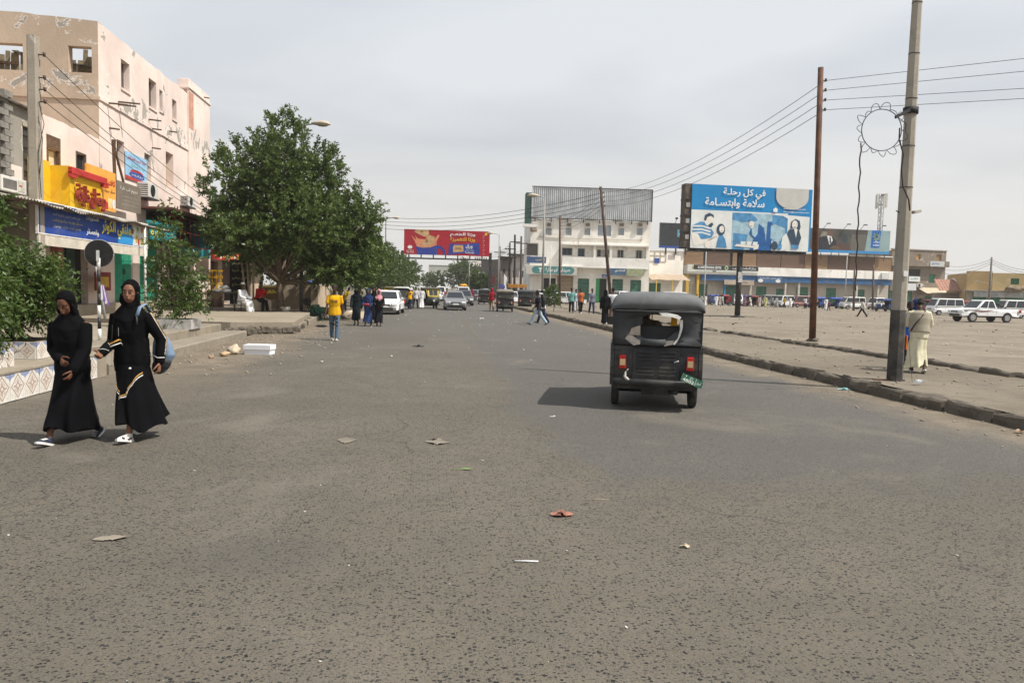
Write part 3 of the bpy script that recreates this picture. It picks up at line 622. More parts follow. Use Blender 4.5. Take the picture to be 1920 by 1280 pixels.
    if torn:
        wv = mat((.62, .60, .56), .6, .12, 9, .2); tn = mat((.25, .21, .175), .8, .15, 8, .2); gy = mat((.19, .17, .15), .7, .15, 8, .2)
        def flap(pts, m, nm): # a torn piece of vinyl hanging off the opening
            o = MB().add(pts, [tuple(range(len(pts)))]).build(nm, m, cur); d_ = o.modifiers.new('s', 'SOLIDIFY'); d_.thickness = .006
        flap([(0.0, -.605, 1.435), (.12, -.615, 1.425), (.27, -.62, 1.40), (.325, -.63, 1.365), (.30, -.64, 1.335), (.20, -.63, 1.365), (.06, -.625, 1.375)], wv, 'torn_flap')
        flap([(.31, -.60, 1.325), (.352, -.60, 1.33), (.35, -.605, 1.22), (.325, -.61, 1.11), (.28, -.615, 1.01), (.245, -.61, .97), (.225, -.61, .985), (.27, -.605, 1.05), (.30, -.60, 1.12), (.315, -.60, 1.20)], wv, 'torn_flap')
        flap([(-.245, -.60, 1.235), (-.37, -.61, 1.19), (-.40, -.615, 1.10), (-.24, -.60, 1.09)], tn, 'torn_flap')
        flap([(-.40, -.60, 1.115), (-.23, -.615, 1.01), (-.24, -.63, .965), (-.33, -.635, .945), (-.455, -.62, 1.04)], gy, 'torn_flap')
        flap([(.10, -.60, 1.02), (.235, -.61, 1.03), (.22, -.63, .975), (.10, -.63, .945)], gy, 'torn_flap')
        flap([(.13, -.598, 1.05), (.28, -.598, 1.17), (.30, -.605, 1.08), (.22, -.61, .99)], mat((.03, .03, .033), .6), 'torn_flap')
        b2 = MB(); b2.tube([(-.22, -.60, 1.0), (0, -.612, .992), (.12, -.60, 1.0)], [.035]*3, 10, fl=1.4).build('rolled_lining', mat((.05, .052, .055), .7), cur)
    # frame posts, front
    mb = MB()
    for sx in (-1, 1):
        mb.tube([(sx*.60, .5, .90), (sx*.615, .42, 1.2), (sx*.62, .36, 1.45)], .02, 8); mb.tube([(sx*.46, 1.66, .98), (sx*.50, 1.52, 1.28), (sx*.52, 1.36, 1.52)], .026, 8)
        mb.bar((sx*.62, -.5, 1.47), (sx*.56, 1.38, 1.50), .03)
    mb.tube([(-.52, 1.36, 1.52), (.52, 1.36, 1.52)], .024, 8); mb.tube([(-.46, 1.66, .98), (.46, 1.66, .98)], .024, 8); mb.build('frame', mf, t)
    if frame:
        MB().bar((.0, 1.67, .99), (0, 1.37, 1.51), .02).bar((-.40, 1.60, 1.0), (-.42, 1.40, 1.46), .10, .03).bar((.36, 1.60, 1.0), (.38, 1.40, 1.46), .10, .03).bar((-.44, 1.64, 1.03), (.44, 1.64, 1.03), .03, .08).build('windscreen_surround', mf, t)
    MB().add([(-.44, 1.65, 1.0), (.44, 1.65, 1.0), (.49, 1.38, 1.49), (-.49, 1.38, 1.49)], [(0, 1, 2, 3)]).build('windscreen', mat((.3, .32, .32), .05, .05, 3, 0, trans=.85, spec=.5), t)
    # nose
    R_ = []
    for y, hw, z0, z1 in ((1.48, .56, .34, .98), (1.66, .50, .33, .99), (1.82, .36, .36, .93), (1.93, .24, .42, .84), (1.97, .14, .5, .74)):
        R_.append([V((hw*math.copysign(abs(math.cos(a))**.7, math.cos(a)), y, (z0+z1)/2+(z1-z0)/2*math.copysign(abs(math.sin(a))**.7, math.sin(a)))) for a in [2*math.pi*k/20 for k in range(20)]])
    MB().loft(R_).build('nose', mb_, t)
    MB().cyl((0, 1.975, .66), .085, .05, 'Y', 18).build('headlight', mat((.7, .7, .66), .1, .05, 3, 0), t)
    MB().tube([(.0, 1.62, .29), (.0, 1.70, .44), (0, 1.86, .49), (0, 2.02, .43), (0, 2.09, .30)], [.085]*5, 10, fl=.35, up=(1, 0, 0)).build('mudguard', mb_, t)
    wheel(t, 0, 1.85, .225, .10, False)
    for sx in (-1, 1): wheel(t, sx*.575, 0.0, .235, .115)
    MB().tube([(-.52, 0, .25), (.52, 0, .25)], .05, 8).box((.02, -.12, .28), (.42, .38, .16)).bar((-.38, -.3, .36), (-.30, 0, .22), .05).bar((.38, -.3, .36), (.30, 0, .22), .05).tube([(.2, -.2, .25), (.3, -.5, .27)], .035, 8).build('axle', M_blk, t)
    mir = MB()
    for sx in (-1, 1): mir.tube([(sx*.5, 1.55, 1.15), (sx*.66, 1.62, 1.2)], .008, 6).box((sx*.70, 1.62, 1.21), (.10, .025, .14))
    mir.build('mirror', M_blk, t)
    # tail: louvred engine door, lights, bumper, plate
    if detail:
        d_ = MB().box((0, -.572, .655), (.66, .02, .50)).build('engine_door', mb_, t, bev=.006); lv = MB()
        for cx in (-.155, .155):
            for k, z in enumerate((.855, .80, .745, .63, .575, .52)):
                pts = []
                for (dx, dz) in ((-.125, 0), (-.11, .018), (.11, .018), (.125, 0), (.11, -.018), (-.11, -.018)): pts.append((cx+dx, z+dz))
                lv.prism(pts, 'Y', -.598, -.58)
        lv.build('louvre', mb_, d_, fix=True, bev=.006)
        MB().limb([(.255, -.60, .72), (.30, -.615, .735)], [.012, .016], 8).build('latch', M_chrome, d_)
        MB().bb(-.33, .33, -.594, -.585, .905, .915).bb(-.33, .33, -.594, -.585, .40, .41).build('door_seam', M_dark, d_)
        st = MB()
        for sx in (-1, 1):
            for z in (.50, .62, .74, .86): st.bb(sx*.50, sx*.655, -.562, -.552, z, z+.01)
        st.build('panel_seam', M_dark, t)
    for sx in (-1, 1):
        l = MB().prism([(sx*.425, .605), (sx*.53, .605), (sx*.525, .80), (sx*.43, .80)], 'Y', -.615, -.56).build('tail_light', M_red, t, fix=True, bev=.01)
        MB().bb(sx*.44, sx*.515, -.622, -.60, .655, .745).build('lens', M_lens, l)
    MB().tube([(-.60, -.55, .42), (-.59, -.60, .42), (0, -.62, .415), (.59, -.60, .41), (.645, -.55, .43)], [.032, .04, .042, .04, .032], 10, fl=1.2).build('bumper', M_blk, t)
    if plate:
        g = mat((.008, .085, .05), .5, .2, 6, .05, dirt=.3)
        if torn:
            o = MB().box((0, 0, 0), (.31, .008, .115)).build('number_plate', g, t, loc=(.50, -.665, .475)); o.rotation_euler = (R(-12), R(22), R(6))
            wt = mat((.62, .66, .60), .6); letters('4802', (-.13, .04, -.045, .0), wt, o, -.006, .012, ar=False)
            letters('خ 1', (-.10, .02, .008, .045), wt, o, -.006, .008); MB().bb(.055, .06, -.0065, -.005, -.05, .05).build('divider', wt, o); letters('السودان', (.07, .14, -.03, .03), wt, o, -.006, .006)
            letters('٢خ', (.44, .51, 1.505, 1.54), M_dark, t, -.607, .01, name='painted_mark')
            MB().limb([(-.43, -.64, .56), (-.44, -.645, .50), (-.415, -.65, .47), (-.39, -.645, .455)], [.012, .02, .024, .016], 8).limb([(-.42, -.64, .57), (-.40, -.645, .60)], [.008, .01], 6).build('tied_rag', mat((.6, .57, .5), .9), t)
        else: MB().box((0, -.63, .46), (.26, .008, .10)).build('number_plate', g, t)
    if driver:
        b = MB(); b.limb([(0, .92, .72), (0, .90, .95), (0, .93, 1.16)], [.17, .165, .15], 14, .65, (0, 1, 0)); b.limb([(-.2, .95, 1.2), (-.3, 1.15, 1.0), (-.22, 1.42, 1.05)], [.06, .05, .04]); b.limb([(.2, .95, 1.2), (.3, 1.15, 1.0), (.22, 1.42, 1.05)], [.06, .05, .04]); b.limb([(-.19, .94, 1.2), (.19, .94, 1.2)], [.065, .065])
        b.limb([(-.1, .95, .76), (-.14, 1.35, .74), (-.14, 1.42, .42)], [.085, .07, .05]); b.limb([(.1, .95, .76), (.14, 1.35, .74), (.14, 1.42, .42)], [.085, .07, .05])
        pt = thing('person', 'driver in a brown striped shirt seated inside the torn-curtain rickshaw' if torn else 'driver seated inside the ' + label, 'person', (loc[0]-.12*math.cos(R(head)), loc[1]+.12*math.sin(R(head)), loc[2]), R(-head), 'rickshaw drivers')
        soft(b.build('shirt', mat((.115, .085, .062), .85, .3, 18, .3), pt), .02); hb = MB(); hb.ell((0, .97, 1.36), (.078, .095, .12)); hb.limb([(0, .94, 1.18), (0, .96, 1.3)], [.06, .055]); hb.limb([(-.22, 1.42, 1.05), (-.2, 1.5, 1.06)], [.035, .03]); hb.limb([(.22, 1.42, 1.05), (.2, 1.5, 1.06)], [.035, .03])
        soft(hb.build('body', mat((.07, .04, .028), .5), pt), .018); MB().ell((0, .955, 1.40), (.082, .098, .095)).build('hair', mat((.012, .01, .009), .85), pt)
    return t
def car(label, loc, head, L_=4.4, W=1.72, Ht=1.45, col=(.7, .7, .7), style='sedan', group='cars in the street', name='car', cat='car', stripes=False, plate=(.75, .74, .68)):
    t = thing(name, label, cat, loc, R(-head), group); paint = mat(col, .28, .06, 2, 0, .15 if max(col) < .5 else 0, .5, dirt=.16)
    h = L_/2; r = {'sedan': .31, 'van': .28, 'pickup': .38, 'suv': .36}[style]; hw = W/2
    zs = {'sedan': (.24, .92, .66), 'van': (.28, 1.02, .8), 'pickup': (.46, 1.12, .9), 'suv': (.36, 1.08, .85)}[style]; zb, zbelt, zn = zs
    wf, wr = (h-.82, -h+.86) if style != 'van' else (h-.62, -h+.70)
    if style == 'pickup': wf, wr = h-.95, -h+1.25
    if style == 'sedan': top = [(h, zb+.18), (h-.02, zn-.06), (h-.10, zn+.02), (h-.55, zn+.16), (h-1.15, zbelt), (-h+.75, zbelt+.03), (-h+.08, zbelt-.01), (-h, zbelt-.12), (-h+.04, zb+.1)]
    elif style == 'suv': top = [(h, zb+.18), (h-.02, zn), (h-.10, zn+.08), (h-.9, zbelt-.02), (h-1.2, zbelt), (-h+.05, zbelt+.02), (-h, zbelt-.1), (-h+.03, zb+.1)]
    elif style == 'van': top = [(h, zb+.12), (h, zn-.05), (h-.06, zn+.08), (h-.16, zbelt), (-h+.03, zbelt), (-h, zbelt-.1), (-h, zb+.08)]
    else: top = [(h, zb+.15), (h-.01, zn-.03), (h-.12, zn+.10), (h-.6, zbelt-.06), (h-1.35, zbelt), (-h+.05, zbelt), (-h, zbelt-.05), (-h, zb+.15)]
    def archp(c): return [(c+(r+.07)*math.cos(a), r+(r+.07)*math.sin(a)) for a in [math.pi*k/10 for k in range(11)] if r+(r+.07)*math.sin(a) > zb]
    bot = [(-h+.12, zb)]+[(y, z) for y, z in archp(wr)[::-1]]+[(y, z) for y, z in archp(wf)[::-1]]+[(h-.10, zb)]
    poly = top+bot
    body = MB(); cut = .13
    pin = [(max(min(y, h-cut), -h+cut), z) for y, z in poly]
    body.prism(poly, 'X', -hw+.0, hw)
    tp = lambda y: 1-.17*max(0, min(1, (abs(y)-(h-.6))/.6))**1.6
    body.v = [(x*tp(y), y, z) for x, y, z in body.v]; o = body.build('body', paint, t, fix=True, bev=.05)
    o.modifiers['bevel'].segments = 3
    MB().bb(-hw+.12, hw-.12, -h+.2, h-.2, zb-.06, zbelt-.2).build('underbody', M_dark, t)
    # greenhouse
    if style == 'sedan': y0, y1, y2, y3 = h-1.12, h-1.85, -h+1.15, -h+.55
    elif style == 'suv': y0, y1, y2, y3 = h-1.15, h-1.75, -h+.35, -h+.08
    elif style == 'van': y0, y1, y2, y3 = h-.14, h-.62, -h+.14, -h+.03
    else: y0, y1, y2, y3 = h-1.30, h-2.0, h-2.95, h-3.15
    hb, ht = hw-.05, hw-(.27 if style == 'sedan' else .20)
    def lerp(a, b, q): return a+(b-a)*q
    def sec(q, e=0): # section of the cabin at height fraction q
        yf = lerp(y0, y1, q); yr = lerp(y3, y2, q); hx = lerp(hb, ht, q)+e; z = lerp(zbelt-.02, Ht-.04, q); return yf+e, yr-e, hx, z
    rings = []
    for q in (0, .5, 1):
        yf, yr, hx, z = sec(q); rings.append([V((hx, yf-.06, z)), V((hx-.1, yf, z)), V((-hx+.1, yf, z)), V((-hx, yf-.06, z)), V((-hx, yr+.05, z)), V((-hx+.08, yr, z)), V((hx-.08, yr, z)), V((hx, yr+.05, z))])
    yf, yr, hx, z = sec(1); rings.append([V((p.x*.88, lerp(p.y, (yf+yr)/2, .10), Ht)) for p in rings[-1]])
    MB().loft(rings, True, False).build('cabin', paint, t, fix=True, bev=.02)
    def pane(name_, pts): MB().add(pts, [tuple(range(len(pts)))]).build(name_, M_glass, t)
    a, b = sec(.1, .008), sec(.92, .008)
    pane('windscreen', [(-a[2]+.12, a[0], a[3]), (a[2]-.12, a[0], a[3]), (b[2]-.10, b[0], b[3]), (-b[2]+.10, b[0], b[3])])
    pane('rear_window', [(-a[2]+.14, a[1], a[3]), (a[2]-.14, a[1], a[3]), (b[2]-.12, b[1], b[3]), (-b[2]+.12, b[1], b[3])])
    nwin = 3 if style in ('van', 'suv') else 2
    for sx in (-1, 1):
        for k in range(nwin):
            pts = []
            for (s_, q) in ((a, .12), (b, .86)):
                ya, yb = s_[0]-.14, s_[1]+.12; u0 = lerp(ya, yb, k/nwin)-.035; u1 = lerp(ya, yb, (k+1)/nwin)+.035; pts += [(sx*s_[2], u0, s_[3]), (sx*s_[2], u1, s_[3])]
            pane('side_window', [pts[0], pts[1], pts[3], pts[2]])
        for k in range(nwin+1):
            y = lerp(a[0]-.1, a[1]+.1, k/nwin); MB().bb(sx*(hw-.004), sx*(hw+.004), y-.006, y+.006, zb+.12, zbelt-.05).build('door_gap', M_dark, t)
        MB().box((sx*(hw+.07), y0-.12, zbelt+.08), (.15, .08, .13)).build('mirror', paint if style != 'van' else M_blk, t, bev=.02)
        l = MB().box((sx*(hw-.27), h-.09, zn-.04), (.36, .20, .15), rz=-sx*.25).build('headlight', mat((.75, .76, .76), .1, .05, 2, 0), t, bev=.03)
        MB().box((sx*(hw-.10), -h+.04, zbelt-.20), (.18, .12, .22)).build('tail_light', M_red, t, bev=.02)
        for wy in (wf, wr): wheel(t, sx*(hw-.10), wy, r, .2)
    MB().box((0, h-.005, zn-.08), (W*.40, .03, .11)).build('grille', M_blk, t, bev=.01)
    MB().box((0, h-.01, zb+.12), (W*.62, .06, .14)).build('bumper_intake', M_dark, t, bev=.02)
    for y in (h+.02, -h-.015): MB().box((0, y, zb+.25), (.46, .015, .12)).build('number_plate', mat(plate, .5, .05), t)
    if style == 'pickup':
        mb = MB(); yb = y3-.05
        MB().bb(-hw+.14, hw-.14, -h+.06, yb, zbelt-.02, zbelt+.015).build('load_bed', M_dark, t)
        mb = MB()
        for k in range(3):
            y = yb-.08-.16*k; mb.tube([(-hw+.12, y, zbelt), (-hw+.16, y, zbelt+.42-.06*k), (hw-.16, y, zbelt+.42-.06*k), (hw-.12, y, zbelt)], .03, 8)
        for sx in (-1, 1): mb.tube([(sx*(hw-.14), yb-.08, zbelt+.40), (sx*(hw-.13), yb-.75, zbelt+.03)], .03, 8)
        for k in range(4): mb.bar((-.5+.33*k, yb-.05, zbelt+.0), (-.5+.33*k, yb-.05, zbelt+.40), .03)
        mb.build('roll_bar', M_blk, t); MB().bb(-hw+.05, hw-.05, -h-.10, -h-.02, zb+.02, zb+.14).build('step_bumper', M_chrome, t, bev=.01)
    if stripes:
        red = mat((.28, .025, .03), .4, .1); sv = mat((.30, .30, .31), .4)
        for sx in (-1, 1):
            x = sx*(hw+.006)
            for m_, dz in ((red, 0), (sv, .07)): MB().add([(x, y, z+dz) for y, z in ((h-1.0, .92), (h-1.7, .86), (h-2.4, .94), (h-3.0, .97), (h-2.4, .90), (h-1.7, .80), (h-1.2, .86))], [tuple(range(7))]).build('body_stripe', m_, t)
    return t
# ================================================================== plants
def leafmat(name, c1, c2, c3, tr=.25):
    m, nt, b = NT(name); v = coords(nt); L = nt.links
    n1 = noise_(nt, v, .9, 4, .6); n2 = noise_(nt, v, 9, 2, .5)
    col = mixc(nt, ramp01(nt, n1, .35, .65), c1, c2); col = mixc(nt, math_(nt, 'MULTIPLY', ramp01(nt, n2, .5, .72), .6), col, c3)
    L.new(col, b.inputs['Base Color']); b.inputs['Roughness'].default_value = .42; b.inputs['Specular IOR Level'].default_value = .32
    t = nt.nodes.new('ShaderNodeBsdfTranslucent'); hs = mixc(nt, .5, col, (.14, .20, .02)); L.new(hs, t.inputs[0])
    mx = nt.nodes.new('ShaderNodeMixShader'); mx.inputs[0].default_value = tr; L.new(b.outputs[0], mx.inputs[1]); L.new(t.outputs[0], mx.inputs[2])
    L.new(mx.outputs[0], nt.nodes['Material Output'].inputs[0]); return m
M_neem = leafmat('neem_leaf', (.060, .096, .026), (.100, .145, .038), (.155, .20, .062))
M_far = leafmat('far_leaf', (.058, .088, .028), (.085, .125, .040), (.12, .16, .055))
M_bush = leafmat('bush_leaf', (.042, .075, .016), (.075, .12, .024), (.135, .185, .045))
def bark(c=(.14, .105, .075)):
    return mat(c, .95, .35, 6, .8, spec=.1, grain=25)
def spray(mb, p, d, ln, n, ll, lw, droop=.35, rnd=random):
    "one leafy shoot: leaves in loose pairs along a bending twig"
    d = d.normalized(); a = V((0, 0, 1)) if abs(d.z) < .95 else V((1, 0, 0)); s = d.cross(a).normalized(); u = s.cross(d)
    for k in range(n):
        q = (k+rnd.random())/n; c = p+d*ln*q+V((0, 0, -droop*ln*q*q*.4))
        th = rnd.uniform(0, 6.283); o = s*math.cos(th)+u*math.sin(th)
        ld = (d*rnd.uniform(.25, .9)+o*rnd.uniform(.5, 1.0)+V((0, 0, -droop*rnd.random()))).normalized()
        sd_ = ld.cross(V((rnd.uniform(-1, 1), rnd.uniform(-1, 1), rnd.uniform(-.2, 1)))).normalized(); L_ = ll*rnd.uniform(.65, 1.25); W_ = lw*rnd.uniform(.7, 1.2)
        n0 = len(mb.v); e = c+ld*L_
        mb.v += [tuple(c), tuple(c+ld*L_*.42+sd_*W_), tuple(e), tuple(c+ld*L_*.42-sd_*W_)]; mb.f.append((n0, n0+1, n0+2, n0+3)); mb.s.append(False)
def foliage(lobes, shoots, per, ln, ll, lw, seed, upw=.5, droop=.35, inner=.5):
    rnd = random.Random(seed); mb = MB(); wts = [l[3]*l[4]+l[4]*l[5] for l in lobes]
    for _ in range(shoots):
        l = rnd.choices(lobes, wts)[0]; th = rnd.uniform(0, 6.283); cz = rnd.uniform(-.85, 1); sr = math.sqrt(1-cz*cz)
        o = V((sr*math.cos(th), sr*math.sin(th), cz)); rr = rnd.uniform(inner, 1)**.6
        rr *= 1+.22*noise.noise(o*2.3+V((seed, l[0], l[1])))
        p = V((l[0]+o.x*l[3]*rr, l[1]+o.y*l[4]*rr, l[2]+o.z*l[5]*rr))
        d = o+V((rnd.uniform(-.5, .5), rnd.uniform(-.5, .5), upw+rnd.uniform(-.3, .4)))
        spray(mb, p, d, ln*rnd.uniform(.6, 1.4), per, ll, lw, droop, rnd)
    return mb
def woody(trunk, limbs, m, t):
    MB().tube(*trunk, 12).build('trunk', m, t)
    if limbs:
        b = MB()
        for pts, rr in limbs: b.tube(pts, rr, 8)
        b.build('limbs', m, t)
def tree(label, loc, h, rx, ry, z0, seed, shoots, per=26, ll=.17, lw=.034, tr=.16, group='trees along the left side of the street', lobes=None, tips=(), ln=.6, m=None, name='tree', cat='tree'):
    rnd = random.Random(seed); t = thing(name, label, cat, loc, 0, group); b = bark()
    fork = V((rnd.uniform(-.1, .1), rnd.uniform(-.1, .1), z0*.62)); lb = []
    if not lobes:
        lobes = [(0, 0, z0+(h-z0)*.42, rx*.8, ry*.8, (h-z0)*.45)]
        for k in range(9):
            a = 2*math.pi*k/9+rnd.uniform(-.3, .3); q = rnd.uniform(.38, .62); zz = rnd.uniform(.12, .66); s_ = rnd.uniform(.30, .46)*(1.15-.5*zz)
            lobes.append((rx*q*math.cos(a), ry*q*math.sin(a), z0+(h-z0)*zz, rx*s_*1.1, ry*s_*1.1, (h-z0)*s_*.75))
        for k in range(6):
            a = rnd.uniform(0, 6.28); q = rnd.uniform(.05, .5); lobes.append((rx*q*math.cos(a), ry*q*math.sin(a), z0+(h-z0)*rnd.uniform(.66, .86), rx*.20, ry*.20, (h-z0)*.17))
    for l in lobes[1:]:
        e = V(l[:3]); mid = fork.lerp(e, .5)+V((0, 0, -.25)); lb.append(([fork, mid, e], [tr*.55, tr*.32, tr*.08]))
    woody(([V((0, 0, -.1)), V((.02, 0, .12)), fork*.5+V((.03, 0, 0)), fork, fork.lerp(V(lobes[0][:3]), .6)], [tr*1.5, tr*1.12, tr, tr*.85, tr*.4]), lb, b, t)
    mb = foliage(lobes, shoots, per, ln, ll, lw, seed)
    for x, y, z, L_ in tips:
        for k in range(6): spray(mb, V((x+rnd.uniform(-.25, .25), y+rnd.uniform(-.25, .25), z-L_*rnd.uniform(.3, 1.0))), V((rnd.uniform(-.25, .25), rnd.uniform(-.25, .25), 1)), L_*.9, per*2, ll, lw, .2, rnd)
    mb.build('crown', m or M_neem, t); return t
def bush(label, loc, stems, lobes, shoots, seed, per=16, ll=.13, lw=.021, ln=.38, group='shrubs in the terrace planters', cat='shrub', name='shrub', droop=.75, m=None):
    t = thing(name, label, cat, loc, 0, group); b = MB()
    for pts, rr in stems: b.tube(pts, rr, 8)
    b.build('stem', bark((.075, .06, .042)), t); foliage(lobes, shoots, per, ln, ll, lw, seed, .35, droop, .25).build('foliage', m or M_bush, t); return t
# ================================================================== left side of the street: buildings and shop fronts
FX0 = -12.5
fS = Fac((FX0, 30.3, 0), R(90))            # street face of the pink building, x runs down the street
TOPZ = fS.pt(189, 45)[1]; BANDZ = fS.pt(192, 186)[1]; Lb = fS.pt(390, 300)[0]
M_pink = stucco('pink_limewash', (.74, .61, .545), (.27, .235, .20), .8, (.55, .43, .35), lo=.625, band=(BANDZ+.45, 1.0))
M_tan = stucco('tan_render', (.50, .39, .295), (.24, .215, .185), .8, (.37, .275, .19), lo=.625, band=(BANDZ+.55, .9))
M_wood = mat((.115, .07, .042), .85, .35, 9, .4); M_frame = mat((.10, .085, .07), .8, .3, 9, .3)
M_cem = stucco('grey_render', (.30, .275, .235), (.2, .19, .17), .7, (.2, .17, .13))
pk = thing('pink_building', 'three-storey pink building with roofless top floor and empty windows beside the street', 'building', fS.o, fS.rz)
def rects(f, L_): return [f.rect(*r) for r in L_]
win3 = rects(fS, [(227, 116, 243, 169), (279, 151, 293, 203), (299, 170, 305, 208), (323, 188, 331, 224)])
win2 = rects(fS, [(219, 264, 233, 312), (271, 289, 283, 340), (311, 287, 325, 350)])
rag = lambda x: TOPZ+.10*noise.noise(V((x*1.3, 0, 2)))+.05*noise.noise(V((x*5, 0, 7)))-(.25 if x > Lb*.55 else 0)*0
fl1 = 4.2
shopd = rects(fS, [(215, 458, 249, 566), (262, 452, 297, 566)])
wall_mb = wall(MB(), .36, Lb, .3, TOPZ, win3+win2+shopd, 0, .35, rag, .5); wall_mb.build('street_wall', M_pink, pk)
# gable end facing the camera: x from the corner to the left
fE = Fac((FX0, 30.3, 0), R(180)); # local x to the left, y towards the viewer -> use its own frame below
gx = lambda px, py: -(YP(px, py, 30.3).x-FX0)
def erect(x0, y0, x1, y1): ym = (y0+y1)/2; xm = (x0+x1)/2; return (gx(x1, ym), gx(x0, ym), YP(xm, y1, 30.3).z, YP(xm, y0, 30.3).z)
holes = [erect(*r) for r in [(128, 87, 172, 136), (-40, 80, 43, 130)]]
ge = wall(MB(), 0, 11, .3, TOPZ, holes, 0, .35, lambda x: TOPZ+.06*noise.noise(V((x*1.6, 4, 2)))-.0*x+.16*min(x, 3)/3, .4)
# wall() runs along +x; mirror so that it runs away from the corner to the left
MBx = MB(); MBx.add([(v[1], v[0], v[2]) for v in ge.v], [f[::-1] for f in ge.f]); MBx.build('end_wall', M_tan, pk); MB().bb(.004, .36, -.008, -.001, .3, TOPZ-.03).build('corner_plaster', M_pink, pk)
back = MB(); back.bb(.35, Lb, 9.0, 9.3, .3, TOPZ-2.2); back.bb(Lb-.35, Lb, .35, 9, .3, TOPZ-1.2); back.bb(.35, Lb-.35, .35, 9, BANDZ-.35, BANDZ-.1); back.build('rear_walls', M_pink, pk, fix=True)
# band course, corner pier, pilaster strip, right-hand taller bay
b = MB()
for k in range(30):
    a, c = Lb*k/30, Lb*(k+1)/30; e = .03*noise.noise(V((k*.9, 1, 1))); b.bb(a, c, -.06, -.001, BANDZ-.10+e, BANDZ+.02+e)
b.build('string_course', M_pink, pk)
MB().bb(-.06, -.001, -.06, 10.5, BANDZ-.12, BANDZ+.0).build('string_course', M_tan, pk)
tx0 = fS.pt(351, 300)[0]; tz1 = fS.pt(372, 166)[1]
MB().bb(tx0, Lb+.02, -.10, -.002, 0.3, tz1-.5).build('corner_bay', M_pink, pk); MB().bb(tx0-.05, Lb+.1, -.16, .5, tz1-.5, tz1-.38).bb(tx0, Lb+.05, -.10, .45, tz1-.38, tz1).build('bay_parapet', M_pink, pk, bev=.02)
MB().bb(tx0+.0, tx0+.75, -.112, -.101, fS.pt(360, 245)[1], fS.pt(360, 178)[1]).build('salmon_panel', mat((.52, .27, .19), .9), pk)
for (a, c, z0, z1) in win3:
    w_ = MB(); w_.bb(a, c, .24, .27, z0, z1); o = w_.build('window', M_frame, pk); MB().bb(a+.08, (a+c)/2-.03, .22, .238, z0+.1, z1-.35).bb((a+c)/2+.03, c-.08, .22, .238, z0+.1, z1-.35).build('pane', mat((.05, .05, .052), .3), o)
    MB().bb(a-.05, c+.05, -.05, .02, z0-.10, z0-.01).build('sill', M_pink, o)
for i, (a, c, z0, z1) in enumerate(win2):
    if i < 2: o = MB().bb(a, c, .26, .29, z0, z1).build('window', M_dark, pk); MB().bb(a, (a+c)/2, .20, .25, z0, z1).build('shutter', M_frame, o)
    else: MB().bb(a, c, .30, .34, z0, z1).build('blocked_window', mat((.42, .33, .23), .9, .2, 3), pk)
# drain spouts
sp_m = mat((.10, .065, .045), .7, .3)
for px, py, ln in ((201, 193, 1.0), (222, 191, 1.1), (222, 196, .9), (205, 240, .5), (279, 224, .7), (283, 241, .6), (318, 246, .45), (379, 182, .5), (285, 277, .5)):
    x, z = fS.pt(px, py); MB().tube([(x, .05, z), (x, -.35*ln, z-.02), (x+.02, -.75*ln, z-.04)], .035, 8).build('drain_spout', sp_m, pk)
# collapsed timber rooms inside the roofless storey
sh = thing('timber_shack', 'broken plank shack standing on the roofless top floor, seen through the openings', 'shack', (FX0, 30.3, BANDZ-.1), R(90)); mq = mat((.30, .245, .15), .9, .3, 5, .3, dirt=.3)
rnd = random.Random(5)
for k in range(34):
    x = 1.4+rnd.uniform(-.03, .03); y = .9+k*.19; hh = 1.95+.28*noise.noise(V((k*.6, 0, 0)))*2+(-.0 if k < 20 else .1)
    MB().box((x, y, hh/2), (.03, .17, hh), M=Matrix.Rotation(R(rnd.uniform(-3, 3)), 3, 'X')).build('plank', mq, sh)
MB().bar((1.35, .8, 1.35), (1.35, 3.4, .55), .06).bar((1.33, 3.5, 1.5), (1.33, 7.3, 1.75), .09).bar((1.33, 4.2, .9), (1.33, 7.3, 1.0), .3, .05).build('beam', M_wood, sh)
MB().box((2.2, 2.2, 1.75), (1.9, 3.0, .04), M=Matrix.Rotation(R(9), 3, 'X')).build('sheet_roof', mat((.14, .13, .12), .6, .3, 3), sh)
# ------------------------------------------------------------------ two-storey annex and the grey block
AZ = fS.pt(130, 236)[1]
an = thing('annex_building', 'two-storey pale pink annex with brown shuttered window behind yellow sign', 'building', fS.o, fS.rz); ax0 = fS.pt(66, 260)[0]
aw = rects(fS, [(89, 280, 111, 310), (143, 289, 160, 318)]); ad = rects(fS, [(105, 452, 165, 574)])
wall(MB(), ax0, -.01, .3, AZ, aw+ad, 0, .3, lambda x: AZ+.07*noise.noise(V((x*2, 3, 0))), .3).build('wall', M_pink, an); MB().bb(ax0, -.01, .3, 7, AZ-.7, AZ-.5).build('roof', M_tan, an)
(a, c, z0, z1) = aw[0]; o = MB().bb(a-.05, c+.05, -.03, .02, z1-.02, z1+.42).build('lintel_board', M_wood, an); MB().bb(a+.25*(c-a), c-.12, .12, .15, z0, z1-.05).build('cream_shutter', mat((.55, .47, .30), .8), an); MB().bb(a-.06, a+.04, -.02, .1, z0, z1).build('window_frame', M_wood, an); MB().bb(c-.04, c+.06, -.02, .1, z0, z1).build('window_frame', M_wood, an); MB().bb(a, c, .2, .22, z0, z1).build('dark_interior', M_dark, an)
(a, c, z0, z1) = aw[1]; MB().bb(a-.04, c+.04, -.02, .02, z1, z1+.05).bb(c-.03, c+.04, -.02, .1, z0, z1).bb(a-.04, a+.02, -.02, .1, z0, z1).build('window_frame', M_frame, an); MB().bb(a, c, .2, .22, z0, z1).build('dark_interior', M_dark, an); MB().bb((a+c)/2, c-.03, .1, .12, z0, z1).build('pane', M_glass, an)
